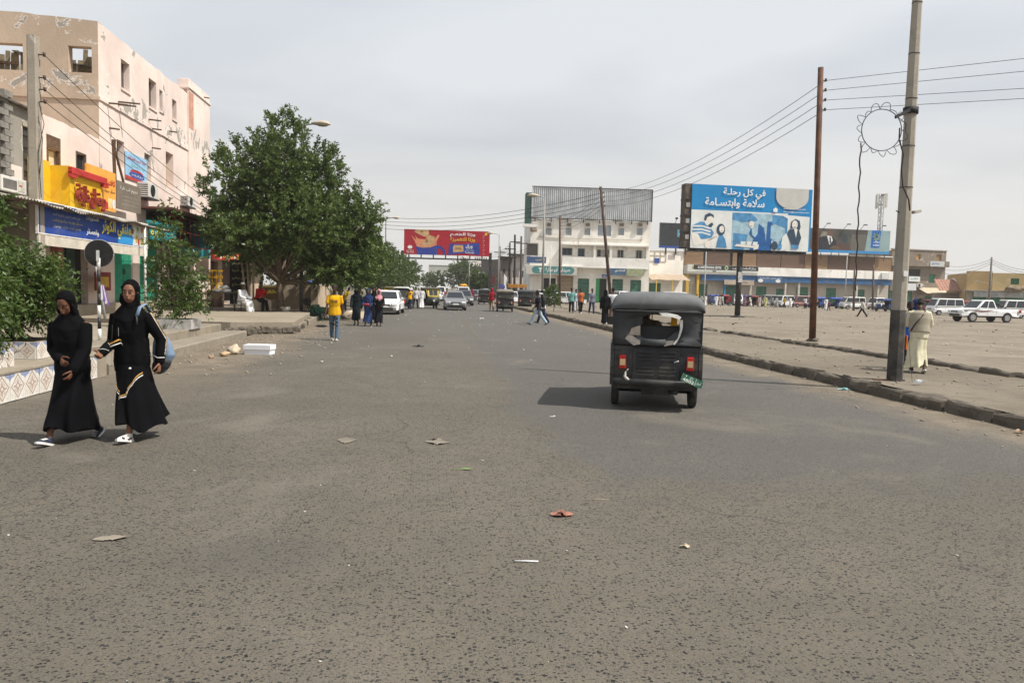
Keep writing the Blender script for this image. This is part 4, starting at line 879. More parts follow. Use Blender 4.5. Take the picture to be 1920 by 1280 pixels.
(a, c, z0, z1) = ad[0]; MB().bb(a, c, .25, .28, z0, z1).build('dark_interior', M_dark, an); MB().bb(a-.35, a-.01, -.25, -.01, .3, z1).build('pillar', mat((.42, .14, .13), .85, .2, 3, dirt=.3), an)
for k in range(2): MB().bb(a+.1+k*.75, a+.75+k*.75, .05, .09, z0, z1-.15).build('shop_door', mat((.022, .05, .042), .5, .2, 4, dirt=.2), an, bev=.01)
gb = thing('grey_block_building', 'small grey rendered block with tall dark door and rusty sheet roof at left edge', 'building', fS.o, fS.rz)
gz = fS.pt(30, 200)[1]; gd = rects(fS, [(40, 240, 62, 350)]); gx1 = ax0-.02
wall(MB(), -14, gx1, .3, gz, gd, -.05, .3, None).build('wall', M_cem, gb); (a, c, z0, z1) = gd[0]
o = MB().bb(a, c, .02, .06, z0, z1).build('door', mat((.035, .03, .026), .6, .3, 6), gb)
for k in range(5): MB().bb(a+.12, c-.08, .0, .018, z0+.1+k*(z1-z0)/5, z0+(k+.8)*(z1-z0)/5).build('panel', mat((.05, .042, .036), .6, .3, 6), o)
MB().bb(a-.03, c, -.08, -.052, z1, z1+.12).build('lintel', mat((.35, .32, .24), .8), gb)
MB().bb(-14, gx1, -.25, 1.2, gz, gz+.05).build('sheet_roof', mat((.10, .085, .07), .7, .4, 5), gb)
bx = fS.pt(2, 290)[0]; bm = MB(); bm.bb(-.22, .22, -.06, .06, .008, .182); BL = bm.mesh('block', mat((.22, .205, .18), .95, .2, 6, .5))
for k in range(22): inst(BL, 'block', gb, (bx+(.24 if k % 2 else 0)-.1, -.11, 3.0+k*.19), (0, 0, random.uniform(-.03, .03)))
MB().bb(fS.pt(12, 350)[0], fS.pt(38, 350)[0], -.062, -.052, fS.pt(25, 390)[1], fS.pt(25, 310)[1]).build('pink_plaster_patch', M_pink, gb)
# ------------------------------------------------------------------ canopy over the shops
def corr(x0, x1, y0, z0, y1, z1, pitch=.16, amp=.025, wav=.05, m=None, seed=0):
    "corrugated sheet between two edges (local x along, ridge lines run y)"
    n = int((x1-x0)/pitch*4); mb = MB(); vs = []
    for i in range(n+1):
        x = x0+(x1-x0)*i/n; c_ = amp*math.sin(2*math.pi*x/pitch); s_ = wav*noise.noise(V((x*.7, seed, 0)))
        for q in (0, .5, 1): vs.append((x, y0+(y1-y0)*q, z0+(z1-z0)*q+c_+s_*q*2))
    mb.add(vs, [(i*3+k, (i+1)*3+k, (i+1)*3+k+1, i*3+k+1) for i in range(n) for k in range(2)], True); return mb
cz = XP(60, 377, -10.4).z; cx0 = XP(-60, 375, -10.4).y-30.3; cx1 = XP(322, 420, -10.4).y-30.3
cn = thing('shop_canopy', 'corrugated metal canopy with torn edge running above the blue shop sign', 'canopy', fS.o, fS.rz)
M_zinc = mat((.40, .37, .32), .55, .25, 3, .2, .3, dirt=.5, dcol=(.26, .19, .13))
for k in range(9):
    a = cx0+(cx1-cx0)*k/9; c = cx0+(cx1-cx0)*(k+1)/9; corr(a, c+.06, -.02, cz+.40+.008*(k % 2), -2.1, cz+.02+.008*(k % 2), wav=.07, seed=k).build('roof_sheet', M_zinc, cn)
mb = MB()
for y in (-.3, -1.2, -2.0): mb.bb(cx0, cx1, y-.03, y+.03, cz-.07+(.38*(2.1+y)/2.1), cz-.01+.38*(2.1+y)/2.1)
mb.build('purlin', M_wood, cn)
mw = mat((.72, .70, .66), .6, .1, 4, .1, dirt=.3)
bsz = fS.rect(72, 399, 276, 450, -1.75)[2]
for px in (272, 196):
    x = XP(px, 500, -10.5).y-30.3; MB().tube([(x, -2.0, TZ-.02), (x, -2.0 if px == 272 else -1.62, cz if px == 272 else bsz)], .045, 10).build('post', mw if px == 272 else mat((.55, .55, .53), .5, .15), cn)
# blue shop sign
def panel_sign(name, label, f, r, off, m, th=.06, cat='sign', group='shop signs', edge=None, parts=True):
    x0, x1, z0, z1 = f.rect(*r, off); o = f.o+f.u*x0+f.n*off
    t = thing(name, label, cat, (o.x, o.y, z0), f.rz, group); w_, h_ = x1-x0, z1-z0
    MB().bb(0, w_, 0, th, 0, h_).build('panel', m, t)
    if edge:
        e = .035; MB().bb(-e, w_+e, -.012, th, h_, h_+e).bb(-e, w_+e, -.012, th, -e, 0).bb(-e, 0, -.012, th, 0, h_).bb(w_, w_+e, -.012, th, 0, h_).build('frame', edge, t)
    return t, w_, h_
def poly(t, name, pts, w_, h_, m, y=-.006): return MB().flat([(p[0]*w_, p[1]*h_) for p in pts], y).build(name, m, t)
def blob(cx, cy, rx, ry, n=18, a0=0, a1=360): return [(cx+rx*math.cos(R(a0+(a1-a0)*k/n)), cy+ry*math.sin(R(a0+(a1-a0)*k/n))) for k in range(n+(0 if a1-a0 == 360 else 1))]
M_sblue = mat((.016, .055, .27), .45, .12, 2, 0, dirt=.12); M_syel = mat((.80, .68, .06), .5, .06); M_swht = mat((.75, .75, .73), .5, .05); M_slblue = mat((.03, .25, .55), .45, .1, 2, 0)
bs, w_, h_ = panel_sign('shop_sign', 'long blue cafe sign with yellow Arabic lettering under the canopy', fS, (72, 399, 276, 450), -1.75, M_sblue, edge=mw)
bz = h_
poly(bs, 'light_blue_print', [(.66, .02), (.84, .02), (.84, .98), (.80, .75), (.70, .55), (.66, .25)], w_, h_, M_slblue, -.004)
letters('ملتقي الكوثر', (.50*w_, .80*w_, .18*h_, .86*h_), M_syel, bs, -.010, .022); letters('للمشويات', (.36*w_, .47*w_, .66*h_, .88*h_), M_swht, bs, -.010, .012); letters('والعصائر', (.36*w_, .47*w_, .14*h_, .40*h_), M_swht, bs, -.010, .02)
dim = mat((.42, .43, .40), .6)
for k, tx in enumerate(('جميع انواع المشويات والوجبات السريعة', 'فول طعمية بيض شاورما كبده', 'عصائر طازجة ساندوتشات', 'فطور غداء عشاء توصيل')):
    letters(tx, (.10*w_, (.33-.02*(k % 2))*w_, (.80-.19*k)*h_, (.92-.19*k)*h_), dim if k % 2 else mat((.5, .45, .15), .6), bs, -.008, .012)
poly(bs, 'food_print', [(.82, .02), (.995, .02), (.995, .98), (.84, .98), (.815, .8), (.84, .62), (.80, .5), (.83, .3)], w_, h_, mat((.62, .64, .58), .6, .15, 3), -.006)
for k, (cx, cy, rx, ry, c_) in enumerate(((.815, .60, .018, .13, (.20, .09, .04)), (.865, .3, .012, .16, (.5, .33, .06)), (.888, .2, .010, .14, (.55, .05, .04)), (.93, .24, .020, .17, (.45, .25, .06)), (.93, .72, .014, .13, (.4, .2, .1)), (.965, .4, .009, .28, (.5, .38, .1)), (.88, .72, .012, .1, (.3, .4, .15)), (.975, .8, .012, .1, (.55, .3, .1)))):
    poly(bs, 'dish_print', blob(cx, cy, rx, ry), w_, h_, mat(c_, .6), -.012)
MB().bb(0, w_, .0, .05, -.34, -.05).build('valance', mat((.55, .50, .42), .8, .15, 2, dirt=.3), bs)
# teal sign and the barred bay further along
M_teal = mat((.02, .25, .29), .5, .15, 3, 0, dirt=.2)
ts, w_, h_ = panel_sign('shop_sign', 'short teal shop sign with yellow letters behind the slender shrub', fS, (279, 424, 330, 452), -1.2, M_teal)
letters('سارة', (.06*w_, .55*w_, .15*h_, .8*h_), M_syel, ts, -.01, .02)
MB().bb(0, w_, -.06, .1, h_, h_+.12).build('fascia', M_teal, ts)
by0, by1, bz0, bz1 = fS.rect(300, 408, 389, 462, -1.0); by0 = fS.pt(318, 430, -1.0)[0]
bay = thing('barred_bay', 'projecting balcony box with teal frame and red metal bars, dark inside', 'balcony', (FX0+1.0, 30.3+by0, 0), R(90)); W_ = by1-by0; z0, z1 = bz0, bz1
MB().bb(0, W_, .0, 1.0, z1, z1+.10).bb(0, W_, .9, 1.0, z0, z1).build('dark_interior', M_dark, bay); MB().bb(W_*.55, W_+.25, -.05, 1, z0-.42, z0).bb(W_, W_+.25, -.05, 1.0, z0, z1+.15).build('teal_frame', M_teal, bay); MB().bb(-1.2, W_+.3, -.5, 1, z1+.10, z1+.18).build('sheet_roof', mat((.12, .05, .04), .7, .3, 3), bay)
rb = mat((.30, .05, .035), .6, .2)
for k in range(9): MB().tube([(W_*k/8, 0, z0), (W_*k/8, 0, z1)], .025, 6).build('bar', rb, bay)
for z in (z0+.04, (z0+z1)/2, z1-.04): MB().bb(0, W_, -.02, .02, z-.025, z+.025).build('rail', rb, bay)
nb, w_, h_ = panel_sign('cream_facade_panel', 'cream panel with teal edging next to the barred bay', fS, (396, 415, 418, 466), -1.0, mat((.62, .58, .42), .7, .1), edge=M_teal, cat='panel')
# yellow sign box with red trim and raised letters
M_yel = mat((.70, .42, .012), .5, .08, 3, 0, dirt=.1); M_sred = mat((.42, .035, .03), .5, .12, 3, 0)
yo = -.85; ya = fS.pt(131, 345, yo)[0]; yb = fS.pt(191, 345, yo)[0]; yz0 = cz+.33; yz1 = fS.pt(131, 311, yo)[1]
ys = thing('sign_box', 'yellow box sign with red cornice and raised red Arabic letters above the canopy', 'sign', (FX0+.85, 30.3+ya, 0), R(90)); wY = yb-ya
MB().bb(0, wY, 0, .84, yz0, yz1).bb(-.9, 0, .60, .84, yz0, yz1+.1).build('box', M_yel, ys)
MB().bb(-.12, wY+.15, -.14, .0, yz1-.26, yz1-.04).build('cornice', M_sred, ys, bev=.02)
for x in (0, wY): MB().bb(x-.12, x+.28, -.12, -.002, yz0+.95, yz0+1.12).build('bracket', M_sred, ys)
letters('رمضان خليفة', (.22, wY-.12, yz0+.05, yz0+.80), mat((.25, .04, .025), .5), ys, -.12, .018, deep=.12, name='raised_letters')
og, w_, h_ = panel_sign('shop_sign', 'orange cafeteria sign with cup picture beside the yellow box sign', fS, (163, 316, 217, 392), -.75, mat((.72, .33, .06), .5, .15, 2, 0), edge=None)
letters('كافتريا', (.62*w_, .98*w_, .60*h_, .80*h_), M_sred, og, -.008, .03); letters('عصائر - وجبات', (.55*w_, .97*w_, .44*h_, .54*h_), mat((.12, .05, .03), .6), og, -.008, .02)
poly(og, 'cup_print', [(.72, .08), (.84, .08), (.86, .32), (.70, .32)], w_, h_, mat((.75, .55, .25), .6)); poly(og, 'plate_print', blob(.92, .2, .06, .13), w_, h_, mat((.6, .6, .58), .5)); poly(og, 'red_print', [(.55, .03), (.70, .03), (.70, .2), (.55, .28)], w_, h_, M_sred)
gs, w_, h_ = panel_sign('shop_sign', 'grey-brown faded sign with pale writing beside the orange sign', fS, (219, 345, 264, 396), -.70, mat((.17, .14, .11), .6, .15, 2, 0))
letters('نجوم اب قبة', (.12*w_, .85*w_, .66*h_, .85*h_), mat((.55, .52, .46), .6), gs, -.008, .02)
for k in range(3): letters('لخدمات الطباعة والتصوير', (.2*w_, .85*w_, (.46-.14*k)*h_, (.54-.14*k)*h_), mat((.40, .37, .33), .6), gs, -.008, .0)
MB().bar((0, .1, h_), (.15, .1, h_+1.5), .06).bar((.1, .1, h_+1.2), (1.0, .1, h_-.1), .07).bar((.0, .1, h_+1.5), (.1, .1, h_), .12, .03).build('broken_frame', M_wood, gs)
bn, w_, h_ = panel_sign('wall_banner', 'pale blue printed banner with red lettering hung between first-floor windows', fS, (235, 291, 275, 341), -.04, mat((.27, .47, .66), .6, .2, 2, 0), th=.01, cat='banner')
letters('مركز تدريب المستقبل', (.08*w_, .92*w_, .72*h_, .88*h_), M_sred, bn, -.006, .02); letters('دورات ممتازة', (.3*w_, .9*w_, .50*h_, .62*h_), mat((.2, .45, .35), .5), bn, -.006, .02)
poly(bn, 'red_oval', blob(.52, .32, .30, .12), w_, h_, M_sred); poly(bn, 'blue_oval', blob(.52, .22, .36, .12), w_, h_, M_sblue, -.008); poly(bn, 'red_band', [(0, 0), (1, 0), (1, .1), (0, .13)], w_, h_, M_sred); letters('سجل الآن واحصل', (.26*w_, .78*w_, .18*h_, .27*h_), M_swht, bn, -.012, .02)
# ------------------------------------------------------------------ air conditioners
def aircon(label, f, r, off, dep=.32):
    x0, x1, z0, z1 = f.rect(*r, off); o = f.o+f.u*x0+f.n*off; t = thing('air_conditioner', label, 'air conditioner', (o.x, o.y, z0), f.rz, 'air conditioner units on the left buildings'); w_, h_ = x1-x0, z1-z0
    MB().bb(0, w_, 0, dep, 0, h_).build('casing', mat((.58, .57, .53), .5, .1, 4, 0, dirt=.3), t, bev=.015)
    MB().cyl((w_*.40, -.004, h_*.5), h_*.40, .02, 'Y', 24).build('fan_opening', M_dark, t); g = MB()
    for k in range(4): g.tube([(w_*.40+h_*.1*(k+1)*math.cos(a), -.02, h_*.5+h_*.1*(k+1)*math.sin(a)) for a in [2*math.pi*q/20 for q in range(21)]], .005, 5)
    g.build('fan_grille', M_blk, t); MB().bb(-.05, w_+.05, -.02, dep, -.06, 0).build('bracket', M_blk, t); s_ = MB()
    for k in range(6): s_.bb(-.004, -.0, .04, dep-.04, h_*(.1+.14*k), h_*(.16+.14*k))
    s_.build('side_vent', M_dark, t); return t
aircon('white air conditioner with black fan mounted by the grey sign', fS, (279, 345, 297, 372), -.5, .5)
aircon('small white air conditioner under the blocked window near tree', fS, (353, 369, 366, 388), -.4, .4)
# ground-floor shop doors (green, paired leaves)
M_grn = mat((.018, .27, .165), .45, .2, 4, .1, dirt=.35, dcol=(.22, .25, .18))
for i, (a, c, z0, z1) in enumerate(shopd):
    t = thing('shop_doors', ('pair of bright green metal doors right of the round sign', 'pair of green metal doors with iron straps beside slender shrub')[i], 'door', (FX0, 30.3+a, 0), R(90), 'green shop doors'); w_ = c-a
    for k in range(2):
        x0 = w_*k/2+.015; x1 = w_*(k+1)/2-.015; o = MB().bb(x0, x1, .06, .12, z0+.03, z1-.02).build('door', M_grn, t, bev=.01)
        for q in range(3): MB().bb(x0+.05+(x1-x0-.1)*q/3, x0+.03+(x1-x0-.1)*(q+1)/3, .035, .058, z0+.12, z1-.12).build('panel', M_grn, o)
        for z in (z0+.7, z0+1.7): MB().bb(x0, x1, .02, .034, z, z+.06).build('strap', M_grn, o)
        MB().limb([((w_/2)+(-.08, .08)[k], .0, z0+1.15), ((w_/2)+(-.08, .08)[k], .0, z0+1.35)], [.02, .02], 6).build('handle', M_blk, o)
mb = MB(); ez = shopd[0][2]
kind(MB().bb(-14.5, -12.2, 16, 46, .0, ez-.01).build('shop_step', M_terr, bev=.01), 'structure')
# plank-fronted stall next along
x0 = shopd[1][1]; pl = thing('plank_stall', 'row of pale weathered boards closing a shopfront behind the slender shrub', 'stall', (FX0, 30.3+x0+.2, ez), R(90)); mp = mat((.48, .40, .30), .9, .25, 6, .3, dirt=.4)
for k in range(13): MB().bb(.02+k*.2, .2+k*.2, -.12+random.uniform(-.015, .015), -.09, 0, 2.75+random.uniform(-.06, .06)).build('board', mp, pl)
wd, w_, h_ = panel_sign('poster_board', 'dark red poster board with yellow print leaning by the shop door', fS, (180, 510, 208, 545), -.5, mat((.20, .035, .03), .6, .2, 3), cat='poster'); poly(wd, 'print', [(.15, .2), (.85, .2), (.85, .75), (.15, .75)], w_, h_, mat((.45, .28, .05), .6))
# split air conditioner lying on the canopy
x0, x1, z0, z1 = fS.rect(4, 351, 57, 373, -1.4)
t = thing('air_conditioner', 'old window air conditioner with grey grille lying on the canopy at left', 'air conditioner', (FX0+1.4, 30.3+x0, cz+.26), R(90), 'air conditioner units on the left buildings'); w_ = x1-x0
MB().bb(0, w_, 0, .6, 0, .40).build('casing', mat((.62, .60, .56), .5, .1, 3, 0, dirt=.2), t, bev=.02); MB().bb(.06, w_*.5, -.012, 0, .08, .32).build('grille', mat((.13, .12, .11), .7), t); MB().bb(w_*.55, w_*.78, -.01, 0, .06, .34).build('control_panel', mat((.45, .42, .36), .6), t); MB().bb(w_*.58, w_*.68, -.018, -.01, .2, .23).build('red_label', M_sred, t)
# ================================================================== terrace: planters, shrubs, sign post, poles
t1, p1 = planter(0, 46, 690, .85, 1.3, .27, 'near tiled planter with brown diamond pattern at the left edge', loc=V((-6.35, 10.75, TZ)))
t2, p2 = planter(60, 105, 674, 1.25, 1.1, .27, 'tiled planter behind the two walking women', loc=V((-6.75, 13.0, TZ)))
mm = mat((.36, .35, .34), .4, .4, 5, 0, dirt=.3); t3, p3 = planter(302, 362, 620, 1.15, .95, .26, 'grey marble planter on the steps with the slender shrub', m=mm, loc=G(332, 617, TZ)+V((-.2, .4, 0)))
r_ = random.Random(3)
def stemset(n, hgt, spread, r0, rnd):
    out = []
    for k in range(n):
        a = rnd.uniform(0, 6.28); q = rnd.uniform(.3, 1)*spread; out.append(([V((0, 0, .1)), V((q*.3*math.cos(a), q*.3*math.sin(a), hgt*.4)), V((q*math.cos(a), q*math.sin(a), hgt))], [r0, r0*.8, r0*.3]))
    return out
q = G(30, 660, TZ+.2)
bush('big leafy shrub with drooping green leaves filling the left edge', (p1.x-.15, p1.y, TZ+.15), stemset(5, 1.5, .7, .04, r_), [(.02, 0, 1.0, .72, .75, .75), (-.2, .3, 1.75, .72, .7, .66), (.12, -.1, .6, .5, .55, .35), (.05, -.2, 1.65, .6, .5, .55), (-.05, .0, 2.15, .5, .45, .38)], 1700, 21, 20, .085, .015)
bush('rounded green shrub in the planter between big shrub and sign post', (p2.x-.02, p2.y, TZ+.15), stemset(5, 1.1, .5, .035, r_), [(0, 0, .85, .66, .6, .48), (.22, -.1, 1.1, .5, .48, .42), (-.2, .1, .5, .4, .4, .3)], 950, 22, 20, .085, .015)
bush('slender open shrub with thin branches in the marble planter', (p3.x+.02, p3.y, TZ+.15), stemset(6, 2.0, .6, .028, r_), [(-.05, 0, .7, .50, .45, .5), (.3, 0, .55, .36, .3, .35), (-.22, 0, 2.0, .26, .25, .75), (.22, .1, 1.55, .34, .3, .36), (-.3, 0, 1.3, .22, .22, .35), (-.16, 0, 2.9, .10, .10, .38), (.42, 0, 1.1, .26, .24, .3)], 330, 23, 13, .13, .024)
# round road sign seen from behind
rs = GD(187, 15.6, TZ); t = thing('road_sign', 'round road sign seen from behind on black and white striped post', 'road sign', (rs.x, rs.y, TZ), R(4))
zc = XP(187, 475, rs.x).z-TZ; rr = 24*16.2/1390
MB().tube([(0, .012, zc), (0, -.012, zc)], rr*1.0, 32).build('disc', mat((.014, .013, .013), .6, .4, 4), t); MB().tube([(rr*math.cos(a), 0, zc+rr*math.sin(a)) for a in [2*math.pi*k/36 for k in range(37)]], .012, 6).build('rim', mat((.25, .25, .25), .5), t)
npart = 7
for k in range(npart):
    z0 = zc*.0+(zc-.1)*k/npart; MB().tube([(0, -.045, z0), (0, -.045, z0+(zc-.1)/npart)], .034, 10).build('post_band', mat((.70, .69, .66), .6, .1, 5, 0, dirt=.2) if k in (0, 6, 2) else M_blk, t)
MB().bb(-.03, .03, -.09, -.08, zc-.16, zc+.06).build('clamp', mat((.55, .55, .53), .4), t)
c = thing('tied_cloth', 'purple and white cloth strip tied to the sign post', 'cloth', (rs.x+.05, rs.y-.06, TZ+zc-1.0))
for k, (m_, dx) in enumerate(((mat((.70, .68, .72), .9), 0), (mat((.24, .12, .40), .9), .045), (mat((.68, .66, .70), .9), .09), (mat((.24, .12, .40), .9), .13))):
    MB().add([(dx*.3, 0, .34), (dx*.3+.02, 0, .34), (dx+.05, -.02, .05-.04*k), (dx, -.02, .02-.04*k)], [(0, 1, 2, 3)]).build('strip', m_, c)
# concrete utility pole with cables at the left
pl_ = XP(68, 375, -10.9); PL = V((-10.9, pl_.y, TZ)); ptop = YP(70, 68, pl_.y).z
t = thing('utility_pole', 'tall square concrete utility pole rising in front of the pink building', 'utility pole', PL)
MB().loft([[V((x*s_, y*s_, z)) for x, y in ((-1, -.7), (-.7, -1), (.7, -1), (1, -.7), (1, .7), (.7, 1), (-.7, 1), (-1, .7))] for z, s_ in ((0, .175), ((ptop-TZ)*.5, .15), (ptop-TZ, .125))], True, False).build('shaft', stucco('pole_concrete', (.33, .29, .235), (.2, .18, .16), .5, (.2, .17, .13), 2), t)
ins = mat((.07, .045, .035), .5)
cab = mat((.02, .02, .021), .6, .1)
for k, py in enumerate((103, 146, 168, 191)):
    z = YP(78, py, pl_.y).z; MB().tube([(.1, 0, z-TZ), (.28, 0, z-TZ)], .02, 6).tube([(.28, 0, z-TZ-.05), (.28, 0, z-TZ+.06)], [.03, .045], 8).build('insulator', ins, t)
def cable(label, a, b, sag, r=.012, group='overhead cables', n=14, name='overhead_cable'):
    a, b = V(a), V(b); o = MB().tube([a.lerp(b, k/n)-V((0, 0, 4*sag*(k/n)*(1-k/n))) for k in range(n+1)], r, 6).build(name, cab); o.location = (0, 0, 0); return tag(o, label, 'cable', group)
ORD = ('uppermost', 'second', 'third', 'lowest')
for k, py in enumerate((103, 146, 168, 191)):
    a = V((PL.x+.28, PL.y, YP(78, py, pl_.y).z)); e = XP(385-2*k, (365, 382, 388, 394)[k], -9.8)
    far_ = a+(e-a)*1.25; cable('%s cable sloping from the concrete pole past the pink building' % ORD[k], a, far_, .25, .010)
MB().tube([(.16, -.1, ptop-TZ-1.8), (.3, -.12, ptop-TZ-2.4), (.15, -.15, ptop-TZ-3.2), (.2, -.14, ptop-TZ-4.4)], .01, 5).tube([(.14, -.1, ptop-TZ-2.2), (.26, -.12, ptop-TZ-2.8), (.17, -.15, ptop-TZ-3.9)], .008, 5).build('loose_wire', cab, t)
# ------------------------------------------------------------------ trees
TB = V((-9.15, 35.2, .4)); TB = GD(525, 36.0, .4); dT = 36.0
def TX(px): return ((px-540)*.92+15)*dT/1390
def TZp(py): return (533-(430+(py-430)*.93))*dT/1390+1.7-.4
L_ = [(TX(545), 0, TZp(430), 2.5, 2.4, 1.9)]
for px, py, rx, rz in ((440, 430, 1.35, 1.2), (425, 345, .7, 1.2), (475, 300, .8, 1.5), (540, 285, .85, 1.75), (605, 320, .85, 1.5), (650, 410, 1.0, 1.2), (690, 420, .6, .9), (515, 330, .9, 1.3), (575, 340, .9, 1.3), (470, 452, 1.3, .85), (640, 490, 1.5, 1.2), (560, 450, 1.6, .8), (410, 410, .8, .8), (500, 380, 1.3, 1.5), (590, 420, 1.5, 1.6), (430, 300, .35, .9), (690, 390, .5, .7), (630, 505, 1.1, .7), (660, 520, 1.0, .7), (445, 470, 1.0, .6), (690, 480, .9, .9)):
    L_.append((TX(px), random.uniform(-1.7, 1.5), TZp(py), rx, rx, rz))
tips = [(TX(x), random.uniform(-.5, .5), TZp(y)-1.0, 1.3) for x, y in ((538, 208), (545, 235), (570, 240), (480, 236), (415, 262), (450, 250), (610, 262), (645, 320), (675, 315), (700, 352), (505, 240), (590, 300), (525, 222), (432, 290), (625, 285), (712, 372), (392, 380), (665, 345))]
tree('large neem tree with dense dark green crown beside the lamp post', TB, 10, 4, 4, 2.2, 41, 3500, 28, .18, .040, .17, lobes=L_, tips=tips)
labs = ('second', 'third', 'fourth', 'fifth', 'sixth', 'seventh', 'eighth', 'ninth')
for k, (x, y, hh, r_x, sh_) in enumerate(((-6.9, 45, 6.1, 3.8, 1300), (-6.3, 55, 6.0, 3.8, 1000), (-6.0, 66, 6.1, 3.9, 800), (-5.9, 78, 6.1, 3.9, 650), (-5.8, 92, 6.3, 3.9, 520), (-5.4, 108, 6.5, 4.0, 320), (-5.2, 128, 7.0, 4.3, 300), (-4.8, 155, 7.4, 4.6, 340))):
    tree('%s tree from the near end of the left row, bushy dark green crown' % labs[k], (x, y, .1), hh, r_x, r_x*1.1, 2.0, 60+k, sh_, 24, .17+.02*k, .038+.007*k, .15, ln=.7, m=M_far if k > 1 else M_neem)
# ------------------------------------------------------------------ street lamps on the left
def lamp(label, loc, hgt, arm, head=True, m=None, group='street lamps', lean=0):
    t = thing('street_lamp', label, 'street lamp', loc, 0, group); m = m or mat((.10, .095, .09), .6, .3, 4)
    MB().tube([(0, 0, 0), (0, 0, hgt*.55), (lean, 0, hgt)], [.095, .08, .05], 12).build('post', m, t)
    if arm:
        s_ = 1 if arm > 0 else -1; MB().tube([(lean, 0, hgt-.05), (lean+arm*.5, 0, hgt+.05), (lean+arm, 0, hgt+.10)], .03, 8).build('arm', m, t)
        h_ = MB().loft([[V((lean+arm+s_*x, w_*math.cos(a), hgt+.12+hz_*math.sin(a)+dz)) for a in [2*math.pi*k/14 for k in range(14)]] for x, w_, hz_, dz in ((-.12, .05, .04, 0), (.05, .14, .09, .02), (.35, .20, .13, .04), (.65, .17, .10, .03), (.80, .06, .04, .0))]).build('lamp_head', mat((.50, .44, .34), .6, .15, 4, 0, dirt=.3), t)
        MB().ell((lean+arm+s_*.42, 0, hgt+.06), (.28, .15, .07), 14, 8).build('lens', mat((.33, .27, .17), .3, .1, 3, 0), h_)
    return t
LP = GD(565, 36.6, .2); lz = DP(600, 237, 36.6).z
lamp('street lamp rising through the large neem tree', LP, lz-.3, .55)
lp2 = GD(722, 88, 0); lamp('street lamp standing out of the tree row further down the left side', lp2, DP(735, 411, 88).z, .8)
# ------------------------------------------------------------------ second terrace, kiosk, rubble
q0 = G(430, 607, .2); 
pts = [(-13.4, 27.0), (G(432, 606, .35).x, G(432, 606, .35).y), (G(550, 606, .35).x, G(550, 606, .35).y), (G(562, 592, .35).x+.1, G(562, 592, .35).y+2), (-6.9, 46), (-13.4, 46)]
kind(MB().prism(pts, 'Z', -.03, .398).build('terrace', M_terr, fix=True, bev=.015), 'structure')
blk = thing('terrace_blocks', '', ''); kind(blk, 'structure'); del blk['label'], blk['category']
_a, _b = V((*pts[1], 0)), V((*pts[2], 0)); _c = V((*pts[3], 0))
for k in range(13):
    q = _a.lerp(_b, (k+.5)/9) if k < 9 else _b.lerp(_c, (k-8.5)/4); d_ = (_b-_a) if k < 9 else (_c-_b)
    inst(KI[k % 5], 'kerb_stone', blk, (q.x, q.y-.12, random.uniform(-.02, .06)), (random.uniform(-.08, .08), random.uniform(-.08, .08), math.atan2(d_.y, d_.x)-R(90)+random.uniform(-.08, .08)), (1.1, .62, 1.25))
pk0, pk1 = G(556, 612, .12), G(610, 588, .12)
sb = MB(); sb.prism([(pk0.x-.5, pk0.y), (pk0.x+.1, pk0.y), (pk1.x+.1, pk1.y), (pk1.x-.6, pk1.y)], 'Z', -.02, .2); kind(sb.build('kerb_slab', M_step, fix=True, bev=.02), 'structure')
ks = GD(570, 39.5, .1); kk = thing('mud_wall_kiosk', 'low mud-plastered corner wall with tarpaulin bundle behind the wheelbarrows', 'wall', ks, R(-4)); mk = stucco('mud_plaster', (.42, .335, .245), (.3, .24, .18), .5, (.33, .25, .17), 1.5)
wpx = lambda a: a*39/1390
MB().bb(wpx(-42), wpx(13), 0, .5, 0, 1.62).build('front_wall', mk, kk, fix=True, bev=.05); MB().bb(wpx(13), wpx(29), -.2, 3.0, 0, 1.62).build('corner_block', mk, kk, fix=True, bev=.05); MB().bb(wpx(-68), wpx(-44), -.3, .3, 0, .85).build('low_wall', mk, kk, fix=True, bev=.05)
tb = MB().rock((wpx(-6), 1.4, 1.85), (.95, .8, .72), 5, 22, 12).build('tarpaulin', mat((.36, .325, .27), .85, .2, 3, .4, dirt=.3), kk)
tag(MB().rock((0, 0, 0), (.3, .22, .12), 9, 10, 6).build('blue_bundle', mat((.03, .12, .45), .7), loc=(ks.x+wpx(10), ks.y+.3, 1.82)), 'blue plastic bundle lying on the mud wall', 'bundle')
# wheelbarrows
def barrow(label, loc, rz, up):
    t = thing('wheelbarrow', label, 'wheelbarrow', loc, rz, 'green wheelbarrows'); g = mat((.008, .09, .062), .45, .25, 4, .1, dirt=.3)
    M = Matrix.Rotation(R(up), 4, 'X') @ Matrix.Translation((0, 0, 0)); P = lambda x, y, z: (M@V((x, y, z)))
    rg = [[P(x*hw, y, z) for x, y in ((-1, y0), (1, y0), (1, y1), (-1, y1))] for z, hw, y0, y1 in ((.32, .20, -.28, .30), (.62, .36, -.5, .55))]
    o = MB().loft(rg, False, False).add([tuple(p) for p in rg[0]], [(0, 1, 2, 3)]).build('tray', g, t); d_ = o.modifiers.new('s', 'SOLIDIFY'); d_.thickness = .02
    w_ = MB().tube([P(-.045, .78, .2), P(.045, .78, .2)], .2, 18).build('wheel', M_tyre, t); MB().tube([P(-.05, .78, .2), P(.05, .78, .2)], .09, 12).build('hub', M_blk, w_)
    for sx in (-1, 1):
        MB().tube([P(sx*.06, .80, .2), P(sx*.2, .3, .3), P(sx*.27, -.3, .42), P(sx*.28, -1.0, .62)], .02, 8).build('handle', M_blk, t); MB().tube([P(sx*.22, -.15, .34), P(sx*.26, -.35, 0)], .018, 8).build('leg', M_blk, t)
    return t
a = G(590, 590, .0); barrow('green wheelbarrow tipped up on end against the lamp post', (LP.x+.36, LP.y-.7, .08), R(70), 78)
